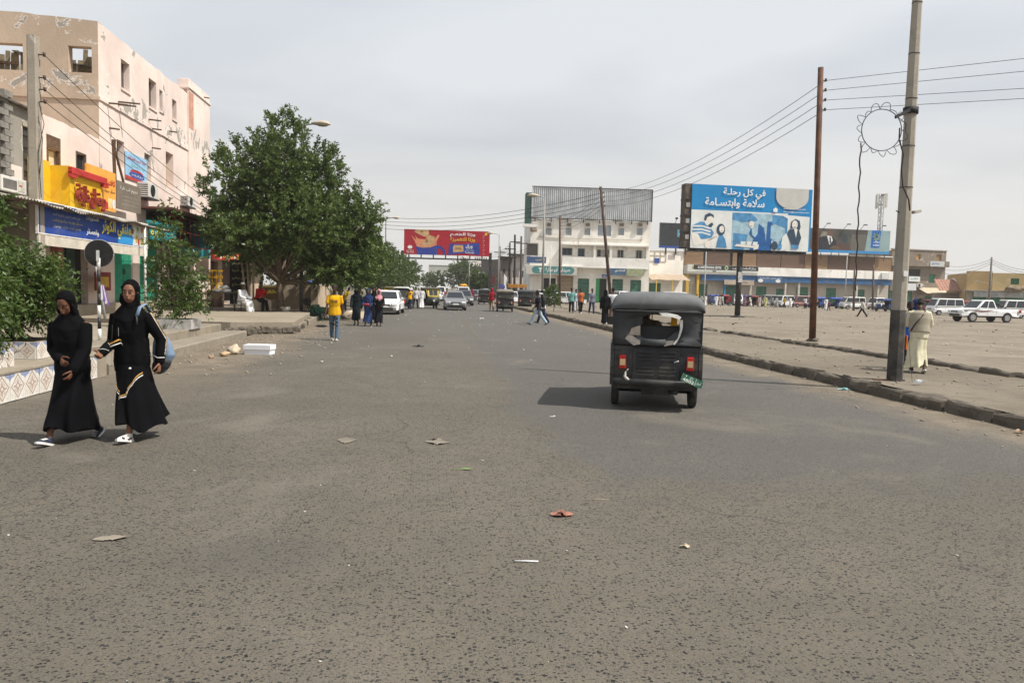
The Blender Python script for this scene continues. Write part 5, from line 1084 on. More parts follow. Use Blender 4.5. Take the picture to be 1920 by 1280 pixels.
barrow('second green wheelbarrow resting on its wheel behind the yellow-shirt man', (LP.x+1.05, LP.y-.9, .02), R(115), 6)
# seating under the tree
def chair(label, loc, rz, m=None):
    t = thing('chair', label, 'chair', loc, rz); m = m or M_blk
    for x in (-.2, .2):
        MB().tube([(x, .2, 0), (x, .2, .44)], .014, 6).build('leg', m, t); MB().tube([(x, -.2, 0), (x, -.2, .44), (x, -.26, .85)], .014, 6).build('leg', m, t)
    MB().bb(-.22, .22, -.22, .22, .44, .47).build('seat', m, t); MB().box((0, -.25, .70), (.42, .03, .28)).build('backrest', m, t); return t
sm_ = GD(452, 34.2, .40); chair('black metal chair under the man in white robe', sm_, R(-120))
person('man in white robe and white cap sitting on a black chair under the tree', sm_, 118, 1.76, 'robe', (.72, .72, .72), cap=(.75, .75, .74), hair=False, sit=.50, legs=((80, 70), (76, 62)), arms=((35, 6, 40), (30, 6, 50)), lean=6, group='people under the trees')
rp = GD(484, 35.4, .40); t = thing('plaster_block', 'low plastered block used as a seat under the large tree', 'seat', rp, R(12)); MB().bb(-.6, .6, -.25, .35, 0, .52).build('slab', mk, t, bev=.04)
person('person in red and black top sitting on the plastered block with raised arm', (rp.x, rp.y-.05, .40), 120, 1.75, 'shirt', (.38, .015, .015), (.015, .015, .017), long_=True, sit=.58, legs=((75, 65), (70, 75)), arms=((40, 10, 120), (60, 10, 110)), lean=14, group='people under the trees')
tb_ = GD(418, 34, .40); t = thing('metal_table', 'thin metal folding table piled with pale bags near the crates', 'table', tb_, R(8)); 
MB().bb(-.55, .55, -.3, .3, .80, .83).build('tabletop', M_blk, t)
for x in (-.5, .5):
    for y in (-.26, .26): MB().tube([(x, y, 0), (x, y, .80)], .014, 6).build('leg', M_blk, t)
MB().bar((-.5, -.26, .3), (.5, -.26, .62), .015).bar((-.5, -.26, .62), (.5, -.26, .3), .015).tube([(-.5, .26, .83), (-.62, .3, 1.5)], .014, 6).build('brace', M_blk, t)
for k, (x, z, c_) in enumerate(((-.25, .92, (.55, .55, .50)), (.15, .93, (.62, .60, .54)), (.05, 1.08, (.6, .6, .57)))):
    tag(MB().rock((0, 0, 0), (.30, .2, .12), k+2, 12, 7).build('bag', mat(c_, .7, .2, 6, .3), loc=(tb_.x+x, tb_.y, .40+z)), ('grey cloth bag at the left of the metal table', 'cream cloth bag at the right of the metal table', 'pale bag on top of the pile on the metal table')[k], 'bag', 'bags on the metal table')
cr = mat((.75, .42, .02), .5, .1); crd = mat((.36, .10, .03), .7, .2)
cp_ = GD(404, 39.5, .4)
for k in range(6):
    t = thing('crate', '%s crate in the stack by the shop under the red sign' % ('yellow plastic bottom', 'yellow plastic second', 'yellow plastic third', 'brown bottle bottom', 'brown bottle middle', 'brown bottle top')[k], 'crate', (cp_.x+(.0 if k < 3 else -.75), cp_.y, .4+.9*(k < 3)+(k % 3)*.36), 0, 'stacked drink crates'); m_ = cr if k < 3 else crd
    MB().bb(-.33, .33, -.22, .22, 0, .03).bb(-.33, .33, -.22, -.2, .27, .34).bb(-.33, .33, .2, .22, .27, .34).build('rim', m_, t)
    for x in (-.32, -.11, .11, .32): MB().bb(x-.02, x+.02, -.22, -.2, .03, .27).build('slat', m_, t)
MB().bb(-.38, .38, -.25, .25, 0, .88).build('crate_stand', M_wood, None, loc=(cp_.x, cp_.y, .4)); tag(bpy.context.scene.collection.objects[-1], 'dark wooden stand under the yellow crates', 'stand')
fT = Fac((-11.6, 30.3, 0), R(90))
rd, w_, h_ = panel_sign('shop_sign', 'red shop sign with yellow food pictures under the barred bay', fS, (400, 473, 452, 489), -.9, mat((.42, .03, .025), .5, .2, 3)); 
for k in range(7): poly(rd, 'food_print', blob(.1+.13*k, .5+.1*(-1)**k, .05, .3), w_, h_, mat(((.65, .42, .08), (.7, .6, .45))[k % 2], .6))
mbd = GD(449, 38.5, .4); t = thing('menu_board', 'black chalk menu board standing in the shop shade', 'board', mbd, R(5)); MB().bb(-.48, .48, 0, .04, .2, 2.5).build('panel', M_dark, t)
for k in range(5): letters(('قائمة الطعام', 'شاي قهوة', 'فول بيض', 'كسرة ملاح', 'عصير')[k], (-.36, .36, 2.2-.36*k, 2.38-.36*k), mat((.45, .42, .2), .8), t, -.01, .02)
bx_ = GD(508, 36.8, .4); t = thing('food_cart', 'brown box cart with yellow Arabic writing by the tree trunk', 'cart', bx_, R(6)); MB().bb(-.55, .55, -.3, .3, .55, 1.15).build('box', mat((.20, .10, .04), .6, .2), t, bev=.02); MB().bb(-.56, .56, -.31, .31, 1.12, 1.2).build('lid', mat((.55, .42, .08), .5), t); letters('محمود', (-.4, .4, .75, 1.05), M_syel, t, -.312, .03)
for x in (-.5, .5):
    for y in (-.25, .25): MB().bb(x-.03, x+.03, y-.03, y+.03, 0, .55).build('leg', M_wood, t)
for k, (px, dd, ht, tilt) in enumerate(((463, 37, 2.6, -.28), (475, 37.2, 2.7, .0), (468, 37.1, 2.4, -.12))):
    p_ = GD(px, dd, .4); tag(MB().tube([(tilt, 0, ht), (0, 0, 0)], .05, 8).build('wooden_pole', mat((.50, .38, .25), .9, .2), loc=p_), ('slanting pale timber pole leaning in the shop shade', 'upright pale timber post beside the seated people', 'short pale timber pole between the other two poles')[k], 'pole')
# dim shop wall behind the seating
sw = thing('shop_row', 'shaded low shop row with brown shutters behind the seated people', 'building', (FX0-.6, 44.6, 0), R(90)); wall(MB(), 0, 17, .3, 4.2, [(1, 4, .4, 3), (5, 8.5, .4, 3.1), (10, 13, .4, 3)], 0, .3).build('wall', M_tan, sw); MB().bb(0, 17, -1.6, 4, 4.2, 4.35).build('roof', M_zinc, sw); MB().bb(0, 17, 2.5, 2.6, .3, 4.2).build('back_wall', mat((.10, .07, .055), .9), sw)
for k, (a_, b_) in enumerate(((1, 4), (5, 8.5), (10, 13))): MB().bb(a_, b_, .25, .29, 1.6, 3).build('shutter', mat(((.16, .06, .04), (.13, .075, .06), (.25, .1, .13))[k], .8, .2), sw)
# rubble, stones and the white box
def stone(label, px, py, rx, ry, rz_, c_, seed, z=0, name='stone'):
    p_ = G(px, py, z); return tag(MB().rock((0, 0, 0), (rx, ry, rz_), seed, 12, 8).build(name, mat(c_, .95, .25, 9, .6), loc=(p_.x, p_.y, z+rz_*.5)), label, 'stone', 'loose stones on the left verge')
stone('large pale stone beside the white carton', 439, 664, .19, .16, .17, (.52, .43, .32), 1); stone('small tan stone left of the large pale stone', 420, 668, .14, .11, .10, (.46, .33, .20), 2); stone('tiny brown stone near the step end', 396, 672, .08, .07, .06, (.36, .25, .16), 3)
stone('tall pale stone leaning at the kerb slab', 564, 609, .17, .14, .26, (.55, .45, .30), 4); stone('flat broken slab lying in the sandy verge', 546, 616, .34, .25, .08, (.45, .37, .27), 5); stone('pale stone at the foot of the large tree', 536, 584, .3, .2, .2, (.5, .45, .36), 6, .4)
stone('grey stone in the rubble heap behind yellow-shirt man', 642, 597, .3, .25, .2, (.36, .31, .25), 7); stone('light stone on the rubble heap by the wheelbarrow', 655, 590, .35, .25, .2, (.5, .44, .36), 8)
tag(MB().rock((0, 0, 0), (.34, .16, .07), 4, 12, 7).build('dark_cloth', mat((.015, .016, .02), .8), loc=G(602, 613)+V((0, 0, .04))), 'dark rag lying on the sand near the kerb slab', 'rag')
kind(MB().rock((0, 0, 0), (1.3, 2.6, .34), 12, 30, 16).build('rubble_heap', earth('rubble', (.34, .27, .19), (.44, .36, .26), (.22, .17, .12), 6), loc=(LP.x+2.3, LP.y+3.2, .0)), 'stuff')
bp = G(487, 664); t = thing('carton', 'white cardboard carton lying on the road edge', 'box', (bp.x, bp.y, .002), R(-9)); cw = mat((.74, .74, .76), .6, .05, 3, .05)
MB().bb(-.31, .31, -.17, .17, 0, .23).build('carton_body', cw, t, bev=.006); MB().bb(-.33, .33, -.19, .19, .12, .235).build('lid', cw, t, bev=.006); MB().bb(-.335, -.33, -.12, -.09, .02, .2).build('tape', mat((.45, .43, .40), .5), t)
# ================================================================== right side: buildings round the vacant lot
def facD(pa, da, pb, db): a, b = GD(pa, da), GD(pb, db); d = b-a; return Fac(a, math.atan2(d.y, d.x))
M_cream = stucco('cream_wash', (.80, .765, .69), (.45, .40, .33), .5, (.47, .40, .31), .8)
M_wht = stucco('white_wash', (.84, .815, .76), (.5, .46, .4), .4, (.5, .44, .36), .6)
M_grs = mat((.03, .145, .095), .6, .2, 2, .1, dirt=.3)
def Z4(x, y): return (970+x/4.415, 330+y/4.415)          # survey sheet scales
def Z8(x, y): return (1220+x/4, 320+y/4)
def ZA(x, y): return (1640+x/6.4, 420+y/6.4)
def RR(f, Z, x0, y0, x1, y1, off=0): a, b = Z(x0, y0), Z(x1, y1); return f.rect(a[0], a[1], b[0], b[1], off)
fW = facD(992, 115, 1218, 116)
wb = thing('white_building', 'three-storey white building with corrugated metal billboard on its roof', 'building', fW.o, fW.rz)
WW = fW.pt(1218, 480)[0]; WZ = fW.pt(1100, 413)[1]
w3 = [RR(fW, Z4, c-24, 430, c+24, 490) for c in (260, 425, 580, 860, 1013)]+[RR(fW, Z4, 667, 408, 776, 497)]
w2 = [RR(fW, Z4, *r) for r in ((375, 600, 450, 655), (505, 605, 553, 665), (660, 610, 765, 668), (830, 615, 878, 675), (983, 618, 1030, 680))]
gd = [RR(fW, Z4, *r) for r in ((500, 848, 595, 935), (650, 848, 740, 935), (785, 852, 875, 935), (935, 860, 1025, 935), (215, 845, 318, 960), (328, 825, 462, 960))]
gd = [(a, b, 0.02, d) for a, b, c, d in gd]
wall(MB(), 0, WW, 0, WZ, w3+w2+gd, 0, .35, lambda x: WZ+(.18 if int(x/1.4) % 3 == 0 else 0), .7).build('front_wall', M_cream, wb)
mb = MB(); mb.bb(0, .3, .35, 14, 0, WZ).bb(WW-.3, WW, .35, 14, 0, WZ).bb(.3, WW-.3, 13.7, 14, 0, WZ).bb(.3, WW-.3, .36, 13.7, WZ-.6, WZ-.4); mb.build('side_walls', M_wht, wb)
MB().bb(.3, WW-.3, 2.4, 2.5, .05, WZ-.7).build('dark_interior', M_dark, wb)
for i, (a, b, c, d) in enumerate(w3):
    o = MB().bb(a, b, .22, .26, c, d).build('window', mat((.32, .37, .41), .35, .2, 3), wb); MB().bb((a+b)/2-.04, (a+b)/2+.04, .18, .219, c, d).bb(a, a+.06, .18, .219, c, d).bb(b-.06, b, .18, .219, c, d).build('frame', mat((.30, .28, .25), .6), o)
    if i < 5:
        e = MB().bb(a+.12, b-.12, -.45, .2, d+.25, d+.75).build('window_cooler', mat((.30, .27, .22), .7), wb); g_ = MB()
        for k in range(4): g_.bb(a+.18, b-.18, -.47, -.452, d+.3+.11*k, d+.35+.11*k)
        g_.build('louvre', M_dark, e)
mb = MB(); z = fW.pt(1100, 447.5)[1]; mb.tube([(1.2, -.08, z+.15), (3, -.08, z), (WW*.93, -.08, z-.05), (WW*.93, -.08, z+.6)], .05, 6).tube([(WW*.4, -.07, z), (WW*.4, -.07, z-1.2)], .04, 6).build('pipe', mat((.36, .31, .25), .7), wb)
for i, (a, b, c, d) in enumerate(w2):
    o = MB().bb(a, b, .24, .28, c, d).build('window', mat((.035, .04, .045), .3), wb); m_ = mat((.10, .14, .19), .6) if i < 2 else mat((.40, .38, .34), .7)
    if i != 2: MB().bb(a-.09, a+.05, -.03, .2, c-.05, d+.08).bb(b-.05, b+.09, -.03, .2, c-.05, d+.08).bb(a, b, -.03, .2, d, d+.09).bb((a+b)/2-.04, (a+b)/2+.04, .1, .2, c, d).build('frame', m_, o)
    else: MB().bb(a+(b-a)*.3, a+(b-a)*.62, .15, .2, c, d).build('pane', mat((.38, .38, .37), .5), o)
# first-floor gallery: projecting parapet, pilasters and slab above
a, b, c, d = RR(fW, Z4, 366, 678, 1075, 756); MB().bb(a, b, -1.0, -.75, c, d).build('gallery_parapet', M_wht, wb); MB().bb(a, b, -1.05, -.001, c-.18, c-.001).build('gallery_slab', M_wht, wb)
zt = RR(fW, Z4, 366, 570, 1075, 590)[3]; MB().bb(a, b, -1.1, -.001, zt-.2, zt).build('gallery_roof', M_wht, wb)
for x in (642, 775, 1075): q = fW.pt(*Z4(x, 630))[0]; MB().bb(q-.35, q, -.95, -.001, d, zt-.2).build('pier', M_wht, wb)
MB().bb(-.9, WW*.43, -1.3, -.001, RR(fW, Z4, 0, 740, 9, 746)[3]-.1, RR(fW, Z4, 0, 735, 9, 740)[3]).build('ledge', M_wht, wb)
a, b, c, d = RR(fW, Z4, 60, 360, 165, 420); MB().bb(-1.2, b, -1.0, -.001, c-.1, c+.35).build('balcony_slab', M_wht, wb); a, b, c, d = RR(fW, Z4, 108, 395, 165, 462); MB().bb(a, b, -.02, .0, c, d).build('brown_recess', mat((.36, .26, .17), .8), wb); MB().ell((a+.6, -.35, (c+d)/2), (.45, .12, .45)).build('satellite_dish', mat((.6, .58, .54), .5), wb)
a, b, c, d = RR(fW, Z4, 80, 562, 165, 655); MB().bb(a, b, -.02, .0, c, d).build('window', mat((.06, .055, .05), .5), wb); MB().bb(a-.15, b+.15, -.07, -.021, d, d+.15).bb(a-.15, a, -.07, -.021, c, d).bb(b, b+.15, -.07, -.021, c, d).build('frame', mat((.28, .24, .2), .7), wb)
for i, (a, b, c, d) in enumerate(gd):
    m_ = M_grs if i < 4 else (M_dark if i == 4 else mat((.33, .25, .16), .7, .15))
    o = MB().bb(a, b, .2, .24, c, d).build('shutter', m_ if i != 1 else M_dark, wb)
    if i == 1: MB().bb(a, a+(b-a)*.35, .1, .19, c, d).build('open_leaf', mat((.04, .30, .10), .5), wb)
    s_ = MB()
    for k in range(7): s_.bb(a, b, .185, .199, c+(d-c)*(k+.5)/7, c+(d-c)*(k+.5)/7+.03)
    s_.build('slat_line', M_dark, o)
def sign_on(f, Z, r, off, m, name, label, text=None, tm=None, box=(.1, .9, .2, .8), **k):
    a, b = Z(r[0], r[1]), Z(r[2], r[3]); t, w_, h_ = panel_sign(name, label, f, (a[0], a[1], b[0], b[1]), off, m, **k)
    if text: letters(text, (box[0]*w_, box[1]*w_, box[2]*h_, box[3]*h_), tm or M_swht, t, -.03, .03)
    return t, w_, h_
M_cteal = mat((.06, .22, .22), .6, .1, 2, 0, dirt=.2)
ps, w_, h_ = sign_on(fW, Z4, (72, 742, 495, 815), -1.35, mat((.55, .53, .48), .6, .08, 2, 0, dirt=.2), 'pharmacy_sign', 'long teal and white pharmacy sign on the corner of the white building', th=.25)
el = blob(.2, .5, .085, .42, 14, 90, 270)+blob(.86, .5, .085, .42, 14, -90, 90); poly(ps, 'teal_panel', el, w_, h_, M_cteal, -.012); letters('صيدلية ابو سارة', (.38*w_, .86*w_, .22*h_, .80*h_), M_swht, ps, -.03, .03)
poly(ps, 'cup_emblem', [(.235, .75), (.32, .75), (.295, .55), (.285, .25), (.31, .2), (.25, .2), (.27, .25), (.265, .55)], w_, h_, M_swht, -.03)
sign_on(fW, Z4, (78, 668, 238, 720), -.8, mat((.05, .09, .20), .5, .15, 2, 0), 'shop_sign', 'small dark blue sign above the pharmacy sign', 'شركة المدينة', mat((.5, .45, .3), .6), (.45, .95, .3, .7), th=.15)
sign_on(fW, Z4, (765, 765, 900, 820), -1.2, mat((.06, .12, .20), .5, .25, 2, 0), 'shop_sign', 'dark blue shop sign under the gallery of the white building', 'المشتري', None, (.3, .92, .45, .85), th=.1)
sign_on(fW, Z4, (905, 768, 1050, 826), -1.2, mat((.30, .34, .22), .6, .2, 2, 0), 'shop_sign', 'faded olive sign under the gallery at right end of white building', 'محلات النور', mat((.5, .45, .2), .6), (.2, .9, .3, .8), th=.1)
sign_on(fW, Z4, (700, 815, 740, 842), -.6, M_sblue, 'shop_sign', 'tiny blue plate sign over the open green door', 'هاتف', None, th=.05)
# corrugated roof billboard
M_sheet = mat((.46, .48, .49), .5, .2, .5, .1, .25, dirt=.35, dcol=(.42, .40, .37)); fR = Fac(fW.o-fW.n*.4, fW.rz)
a, b = fR.pt(998, 380)[0], fR.pt(1222, 385)[0]; c, d = fR.pt(1100, 413)[1]+.0, fR.pt(1110, 353.5)[1]
rbb = thing('roof_billboard', 'blank corrugated grey metal billboard standing on the white building roof', 'billboard', (fR.o.x, fR.o.y, 0), fR.rz)
nsh = 20
for k in range(nsh):
    x0 = a+(b-a)*k/nsh; x1 = a+(b-a)*(k+1)/nsh; n_ = 14; vs = []
    for i in range(n_+1):
        x = x0+(x1-x0)*i/n_; y = -.05*math.sin(2*math.pi*i/n_*3)-.015*(k % 2); vs += [(x, y, c+.2), (x, y, d)]
    MB().add(vs, [(2*i, 2*i+2, 2*i+3, 2*i+1) for i in range(n_)]).build('sheet', M_sheet, rbb)
MB().bb(a-.1, b+.1, -.12, -.06, d-.02, d+.1).bb(a-.1, b+.1, .06, .16, c+.1, c+.3).bb(b+.0, b+.12, -.1, .2, c, d).build('edge_trim', M_blk, rbb)
MB().bb(a-.95, a-.06, .1, 2.6, c-.8, d-.9).build('side_board', mat((.03, .07, .06), .7), rbb)
for k in range(8): x = a+.5+(b-a-1)*k/7; MB().bar((x, .15, c-.4), (x, .15, d), .12).bar((x, 2.5, c-.4), (x, .2, d-1), .1).build('strut', M_blk, rbb)
# ------------------------------------------------------------------ low pale house
fL = facD(1216, 122, 1281, 123.5); lw = thing('low_pale_house', 'low pale plaster house with corrugated awning between white and brown buildings', 'building', fL.o, fL.rz); LW = fL.pt(1281, 500)[0]; LZ = fL.pt(1250, 470)[1]
dd = [RR(fL, Z4, 1090, 885, 1188, 960)]; dd = [(dd[0][0], dd[0][1], .02, dd[0][3])]
wall(MB(), 0, LW, 0, LZ, dd, 0, .3).bb(0, LW, .31, 10, LZ-.5, LZ-.3).build('wall', M_cream, lw); MB().bb(dd[0][0], dd[0][1], .1, .15, 0, dd[0][3]).build('green_door', M_grs, lw)
for (x0, x1, z0, z1) in [RR(fL, Z4, *r) for r in ((1090, 618, 1232, 622), (1090, 655, 1232, 659), (1090, 705, 1232, 709), (1090, 618, 1094, 709), (1135, 618, 1139, 709), (1182, 618, 1186, 709), (1229, 618, 1233, 709))]: MB().bb(x0, x1, -.1, -.03, z0, z1).build('lattice_bar', mat((.40, .35, .29), .8), lw)
x0, x1, z0, z1 = RR(fL, Z4, 1132, 680, 1172, 722); MB().bb(x0, x1, -.14, -.105, z0, z1).build('blue_plate', M_sblue, lw); x0, x1, z0, z1 = RR(fL, Z4, 1248, 652, 1305, 690); MB().bb(x0, x1, -.04, -.0, z0, z1).build('vent_plate', mat((.40, .36, .33), .8), lw)
z = RR(fL, Z4, 1100, 812, 1200, 840)[3]; x1 = fL.pt(*Z4(1372, 850))[0]; corr(-.6, x1, -.02, z, -2.6, z-.95, .5, .07, .05, M_zinc).build('awning', mat((.42, .33, .24), .8, .2, 3, dirt=.3), lw)
for x in (.2, LW*.5, x1-.3): MB().bar((x, -2.5, 0), (x, -2.5, z-1.0), .1).build('awning_post', mat((.65, .45, .08), .7), lw)
# ------------------------------------------------------------------ brown-slat training centre
fB = facD(1281, 132, 1668, 139.5); tcb = thing('training_centre_building', 'long two-storey building with brown slatted upper band and blue shop fascia', 'building', fB.o, fB.rz); BW = fB.pt(1668, 500)[0]
zs0 = fB.pt(1281, 497)[1]; zs1 = fB.pt(1281, 469)[1]; zw = fB.pt(1281, 513)[1]; zbl = fB.pt(1310, 525)[1]
gdoor = [fB.rect(*Z8(*r[:2]), *Z8(*r[2:])) for r in ((340, 850, 425, 950), (560, 860, 650, 950), (790, 868, 868, 950), (940, 886, 1022, 950), (1090, 872, 1180, 950), (1315, 880, 1390, 950), (1545, 890, 1605, 950))]; gdoor = [(a, b, .02, d) for a, b, c, d in gdoor]
M_bw = stucco('old_shop_wall', (.46, .42, .36), (.3, .27, .23), .6, (.3, .25, .19), .7)
wall(MB(), 0, BW, 0, zs1, gdoor, 0, .35).build('front_wall', M_bw, tcb); MB().bb(0, BW, .36, 14, zs1-.5, zs1-.3).bb(0, .3, .36, 14, 0, zs1-.5).bb(BW-.3, BW, .36, 14, 0, zs1-.5).bb(.3, BW-.3, 13.7, 14, 0, zs1-.5).build('shell', M_bw, tcb)
for (a, b, c, d) in gdoor: MB().bb(a, b, .15, .2, c, d).build('green_shutter', M_grs, tcb)
def slat(name, c1, c2):
    m, nt, b = NT(name); v = coords(nt); sp = nt.nodes.new('ShaderNodeSeparateXYZ'); nt.links.new(v, sp.inputs[0])
    n1 = noise_(nt, coords(nt, (.5, 1, 14)), 1.5, 5, .6); col = mixc(nt, ramp01(nt, n1, .3, .7), c1, c2); g = math_(nt, 'FRACT', math_(nt, 'MULTIPLY', sp.outputs[2], 4.5)); col = mixc(nt, math_(nt, 'LESS_THAN', g, .2), col, V(c1)*.4)
    nt.links.new(col, b.inputs['Base Color']); b.inputs['Roughness'].default_value = .7; return m
sla, slb = slat('slat_tan', (.19, .11, .055), (.30, .185, .095)), slat('slat_dark', (.095, .052, .035), (.16, .092, .06))
xs_ = (242, 386, 412, 584, 606, 782, 786, 965, 969, 1142, 1146, 1318, 1322, 1475, 1479, 1664, 1667, 1795)
for k in range(0, 18, 2): a = fB.pt(*Z8(xs_[k], 650))[0]; b = fB.pt(*Z8(xs_[k+1], 650))[0]; MB().bb(a, b, -.5, -.35, zs0+.05, zs1-.02).build('slat_panel', (sla, slb, sla, slb, slb, sla, slb, slb, sla)[k//2], tcb)
MB().bb(0, BW, -.34, -.001, zs0, zs1).build('band_backing', M_dark, tcb); MB().bb(-.1, BW+.1, -.6, .4, zs1+.0, zs1+.18).build('cornice', M_wht, tcb)
MB().bb(0, BW, -1.4, -.001, zw, zs0).build('white_fascia', M_wht, tcb); MB().bb(fB.pt(1310, 520)[0], BW-.3, -1.2, -.9, zbl, zw-.01).build('blue_fascia', mat((.02, .11, .27), .6, .2, 1, 0, dirt=.2), tcb)
for px in (1283, 1303): q = fB.pt(px, 540)[0]; MB().bb(q-.15, q+.25, -1.1, -.7, 0, zw).build('yellow_pillar', mat((.65, .42, .06), .7, .15), tcb)
for k, px in enumerate((1354, 1402, 1467, 1492, 1600, 1640)): q = fB.pt(px, 540)[0]; MB().bb(q-.18, q+.18, -1.1, -.75, 0, zbl+.2).build('pillar', mat(((.05, .2, .35), (.5, .46, .4))[min(k, 1)], .8), tcb)
q0, q1 = fB.pt(1284, 540)[0]+.4, fB.pt(1303, 540)[0]-.2; o = MB().bb(q0, q1, -.3, -.2, 0, zw-.6).build('pale_door', mat((.55, .53, .46), .7), tcb)
for k in range(2):
    for j in range(4): MB().bb(q0+.1+k*(q1-q0)/2, q0-.1+(k+1)*(q1-q0)/2, -.33, -.301, .3+j*.85, 1.0+j*.85).build('panel', mat((.45, .43, .37), .7), o)
fBs = Fac(fB.o-fB.n*1.4, fB.rz)
ct, w_, h_ = panel_sign('training_sign', 'black and white training centre signboard with green emblem', fBs, (1289, 497.5, 1422, 511), -.15, mat((.62, .64, .58), .6, .06), th=.12)
poly(ct, 'black_panel', [(.085, .34), (1, .34), (1, .98), (.085, .98)], w_, h_, mat((.03, .03, .035), .5), -.01); letters('AL SAMIT TRAINING CENTRE', (.14*w_, .47*w_, .48*h_, .84*h_), M_swht, ct, -.03, .03, ar=False); letters('مركز السامت للتدريب', (.63*w_, .96*w_, .44*h_, .88*h_), M_swht, ct, -.03, .02)
poly(ct, 'emblem_ring', blob(.545, .66, .026, .30), w_, h_, mat((.5, .58, .35), .6), -.02); poly(ct, 'emblem_core', blob(.545, .66, .016, .18), w_, h_, mat((.06, .14, .05), .6), -.03); poly(ct, 'small_print', [(.13, .12), (.95, .12), (.95, .18), (.13, .18)], w_, h_, mat((.4, .42, .38), .6), -.012); poly(ct, 'dark_print', [(.35, .08), (.40, .08), (.40, .24), (.35, .24)], w_, h_, M_dark, -.02); poly(ct, 'gold_mark', blob(.075, .6, .012, .22), w_, h_, mat((.4, .28, .05), .6), -.02)
t, w_, h_ = sign_on(fBs, Z8, (800, 795, 990, 842), -.0, mat((.05, .12, .24), .6, .25, 1, 0), 'shop_sign', 'worn blue shop sign with white pictures under the white fascia', 'ابو ماجد للتجارة', mat((.5, .52, .55), .6), (.1, .9, .6, .9), th=.1)
for cx in (.13, .82): poly(t, 'white_picture', blob(cx, .35, .1, .28), w_, h_, M_swht)
sign_on(fBs, Z8, (552, 820, 775, 855), -.02, mat((.42, .35, .28), .7, .15, 1, 0), 'shop_sign', 'pale brown shop sign below the blue fascia', 'مكتبة الرحاب', mat((.25, .2, .16), .6), (.5, .8, .25, .8), th=.1)
sign_on(fBs, Z8, (1735, 765, 1790, 812), -.3, mat((.62, .62, .60), .6), 'shop_sign', 'small white and blue sign at the right end of the brown building', None, th=.3)
# ------------------------------------------------------------------ brown two-storey house
fH = facD(1669, 140, 1773, 143); bh = thing('brown_house', 'brown cement two-storey house with orange top windows beyond the concrete pole', 'building', fH.o, fH.rz); HW = fH.pt(1773, 500)[0]; HZ = fH.pt(1720, 468)[1]; M_bc = stucco('brown_cement', (.235, .195, .155), (.17, .14, .11), .5, (.15, .12, .09), .8)
hw = [RR(fH, ZA, *r) for r in ((390, 365, 403, 425), (500, 360, 550, 430), (740, 365, 800, 437), (390, 540, 547, 690), (650, 602, 725, 705))]; hg = [RR(fH, ZA, 100, 795, 215, 1000), RR(fH, ZA, 360, 805, 445, 1000), RR(fH, ZA, 600, 870, 800, 1000)]; hg = [(a, b, .02, d) for a, b, c, d in hg]
wall(MB(), 0, HW, 0, HZ, hw+hg, 0, .35, lambda x: HZ+.05*noise.noise(V((x, 1, 1))), .8).build('front_wall', M_bc, bh); MB().bb(0, HW, .36, 12, HZ-.5, HZ-.3).bb(HW-.3, HW, .36, 12, 0, HZ-.5).bb(0, .3, .36, 12, 0, HZ-.5).build('shell', M_bc, bh); MB().bb(-.1, HW+.12, -.15, .5, HZ-.08, HZ+.08).build('roof_edge', mat((.40, .36, .31), .9), bh)
for i, (a, b, c, d) in enumerate(hw): MB().bb(a, b, .2, .25, c, d).build('window', (mat((.50, .28, .09), .7, .2, 3), mat((.50, .28, .09), .7, .2, 3), mat((.30, .17, .07), .7, .2, 3), M_dark, mat((.02, .17, .10), .5))[i], bh)
for a, b, c, d in hg: MB().bb(a, b, .2, .25, c, d).build('green_shutter', M_grs, bh)
a, b, c, d = RR(fH, ZA, 165, 435, 668, 505); MB().bb(a, HW, -.9, -.001, c, d).build('balcony_band', M_bc, bh); a, b, c, d = RR(fH, ZA, 548, 510, 850, 770); MB().bb(a, b, -.85, -.86+.4, c, d).build('front_panel', M_bc, bh) if False else None
sign_on(fH, ZA, (668, 447, 838, 510), -1.0, mat((.5, .52, .5), .6, .1), 'shop_sign', 'white and purple banner sign on the brown house', 'عيادة الاسنان', mat((.12, .13, .42), .5), (.1, .65, .3, .8), th=.08)
sign_on(fH, ZA, (410, 628, 545, 690), -.3, mat((.66, .70, .68), .6, .05), 'shop_sign', 'small white sign in the opening of the brown house', 'مكتب', mat((.1, .3, .3), .5), (.2, .8, .4, .8), th=.08)
sign_on(fH, ZA, (360, 712, 500, 795), -.9, mat((.62, .63, .62), .6, .08), 'shop_sign', 'pale ground-floor sign next to the concrete pole', None, th=.1); 
t = aircon('cream air conditioner on the brown house wall', fH, (1640+510/6.4, 420+715/6.4, 1640+575/6.4, 420+755/6.4), -.6, .6)
a, b, c, d = RR(fH, ZA, 500, 765, 885, 825); corr(a, b, -.02, d, -2.5, c-.1, .45, .06, .05).build('awning', mat((.55, .46, .33), .8, .15, 2), bh); a, b, c, d = RR(fH, ZA, 880, 800, 1045, 885); MB().bb(a, b, -2.4, -2.2, c, d).build('awning_sign', mat((.5, .5, .42), .7), bh); MB().bb(a, b, -2.45, -2.41, d-.35, d).build('sign_header', M_sblue, bh)
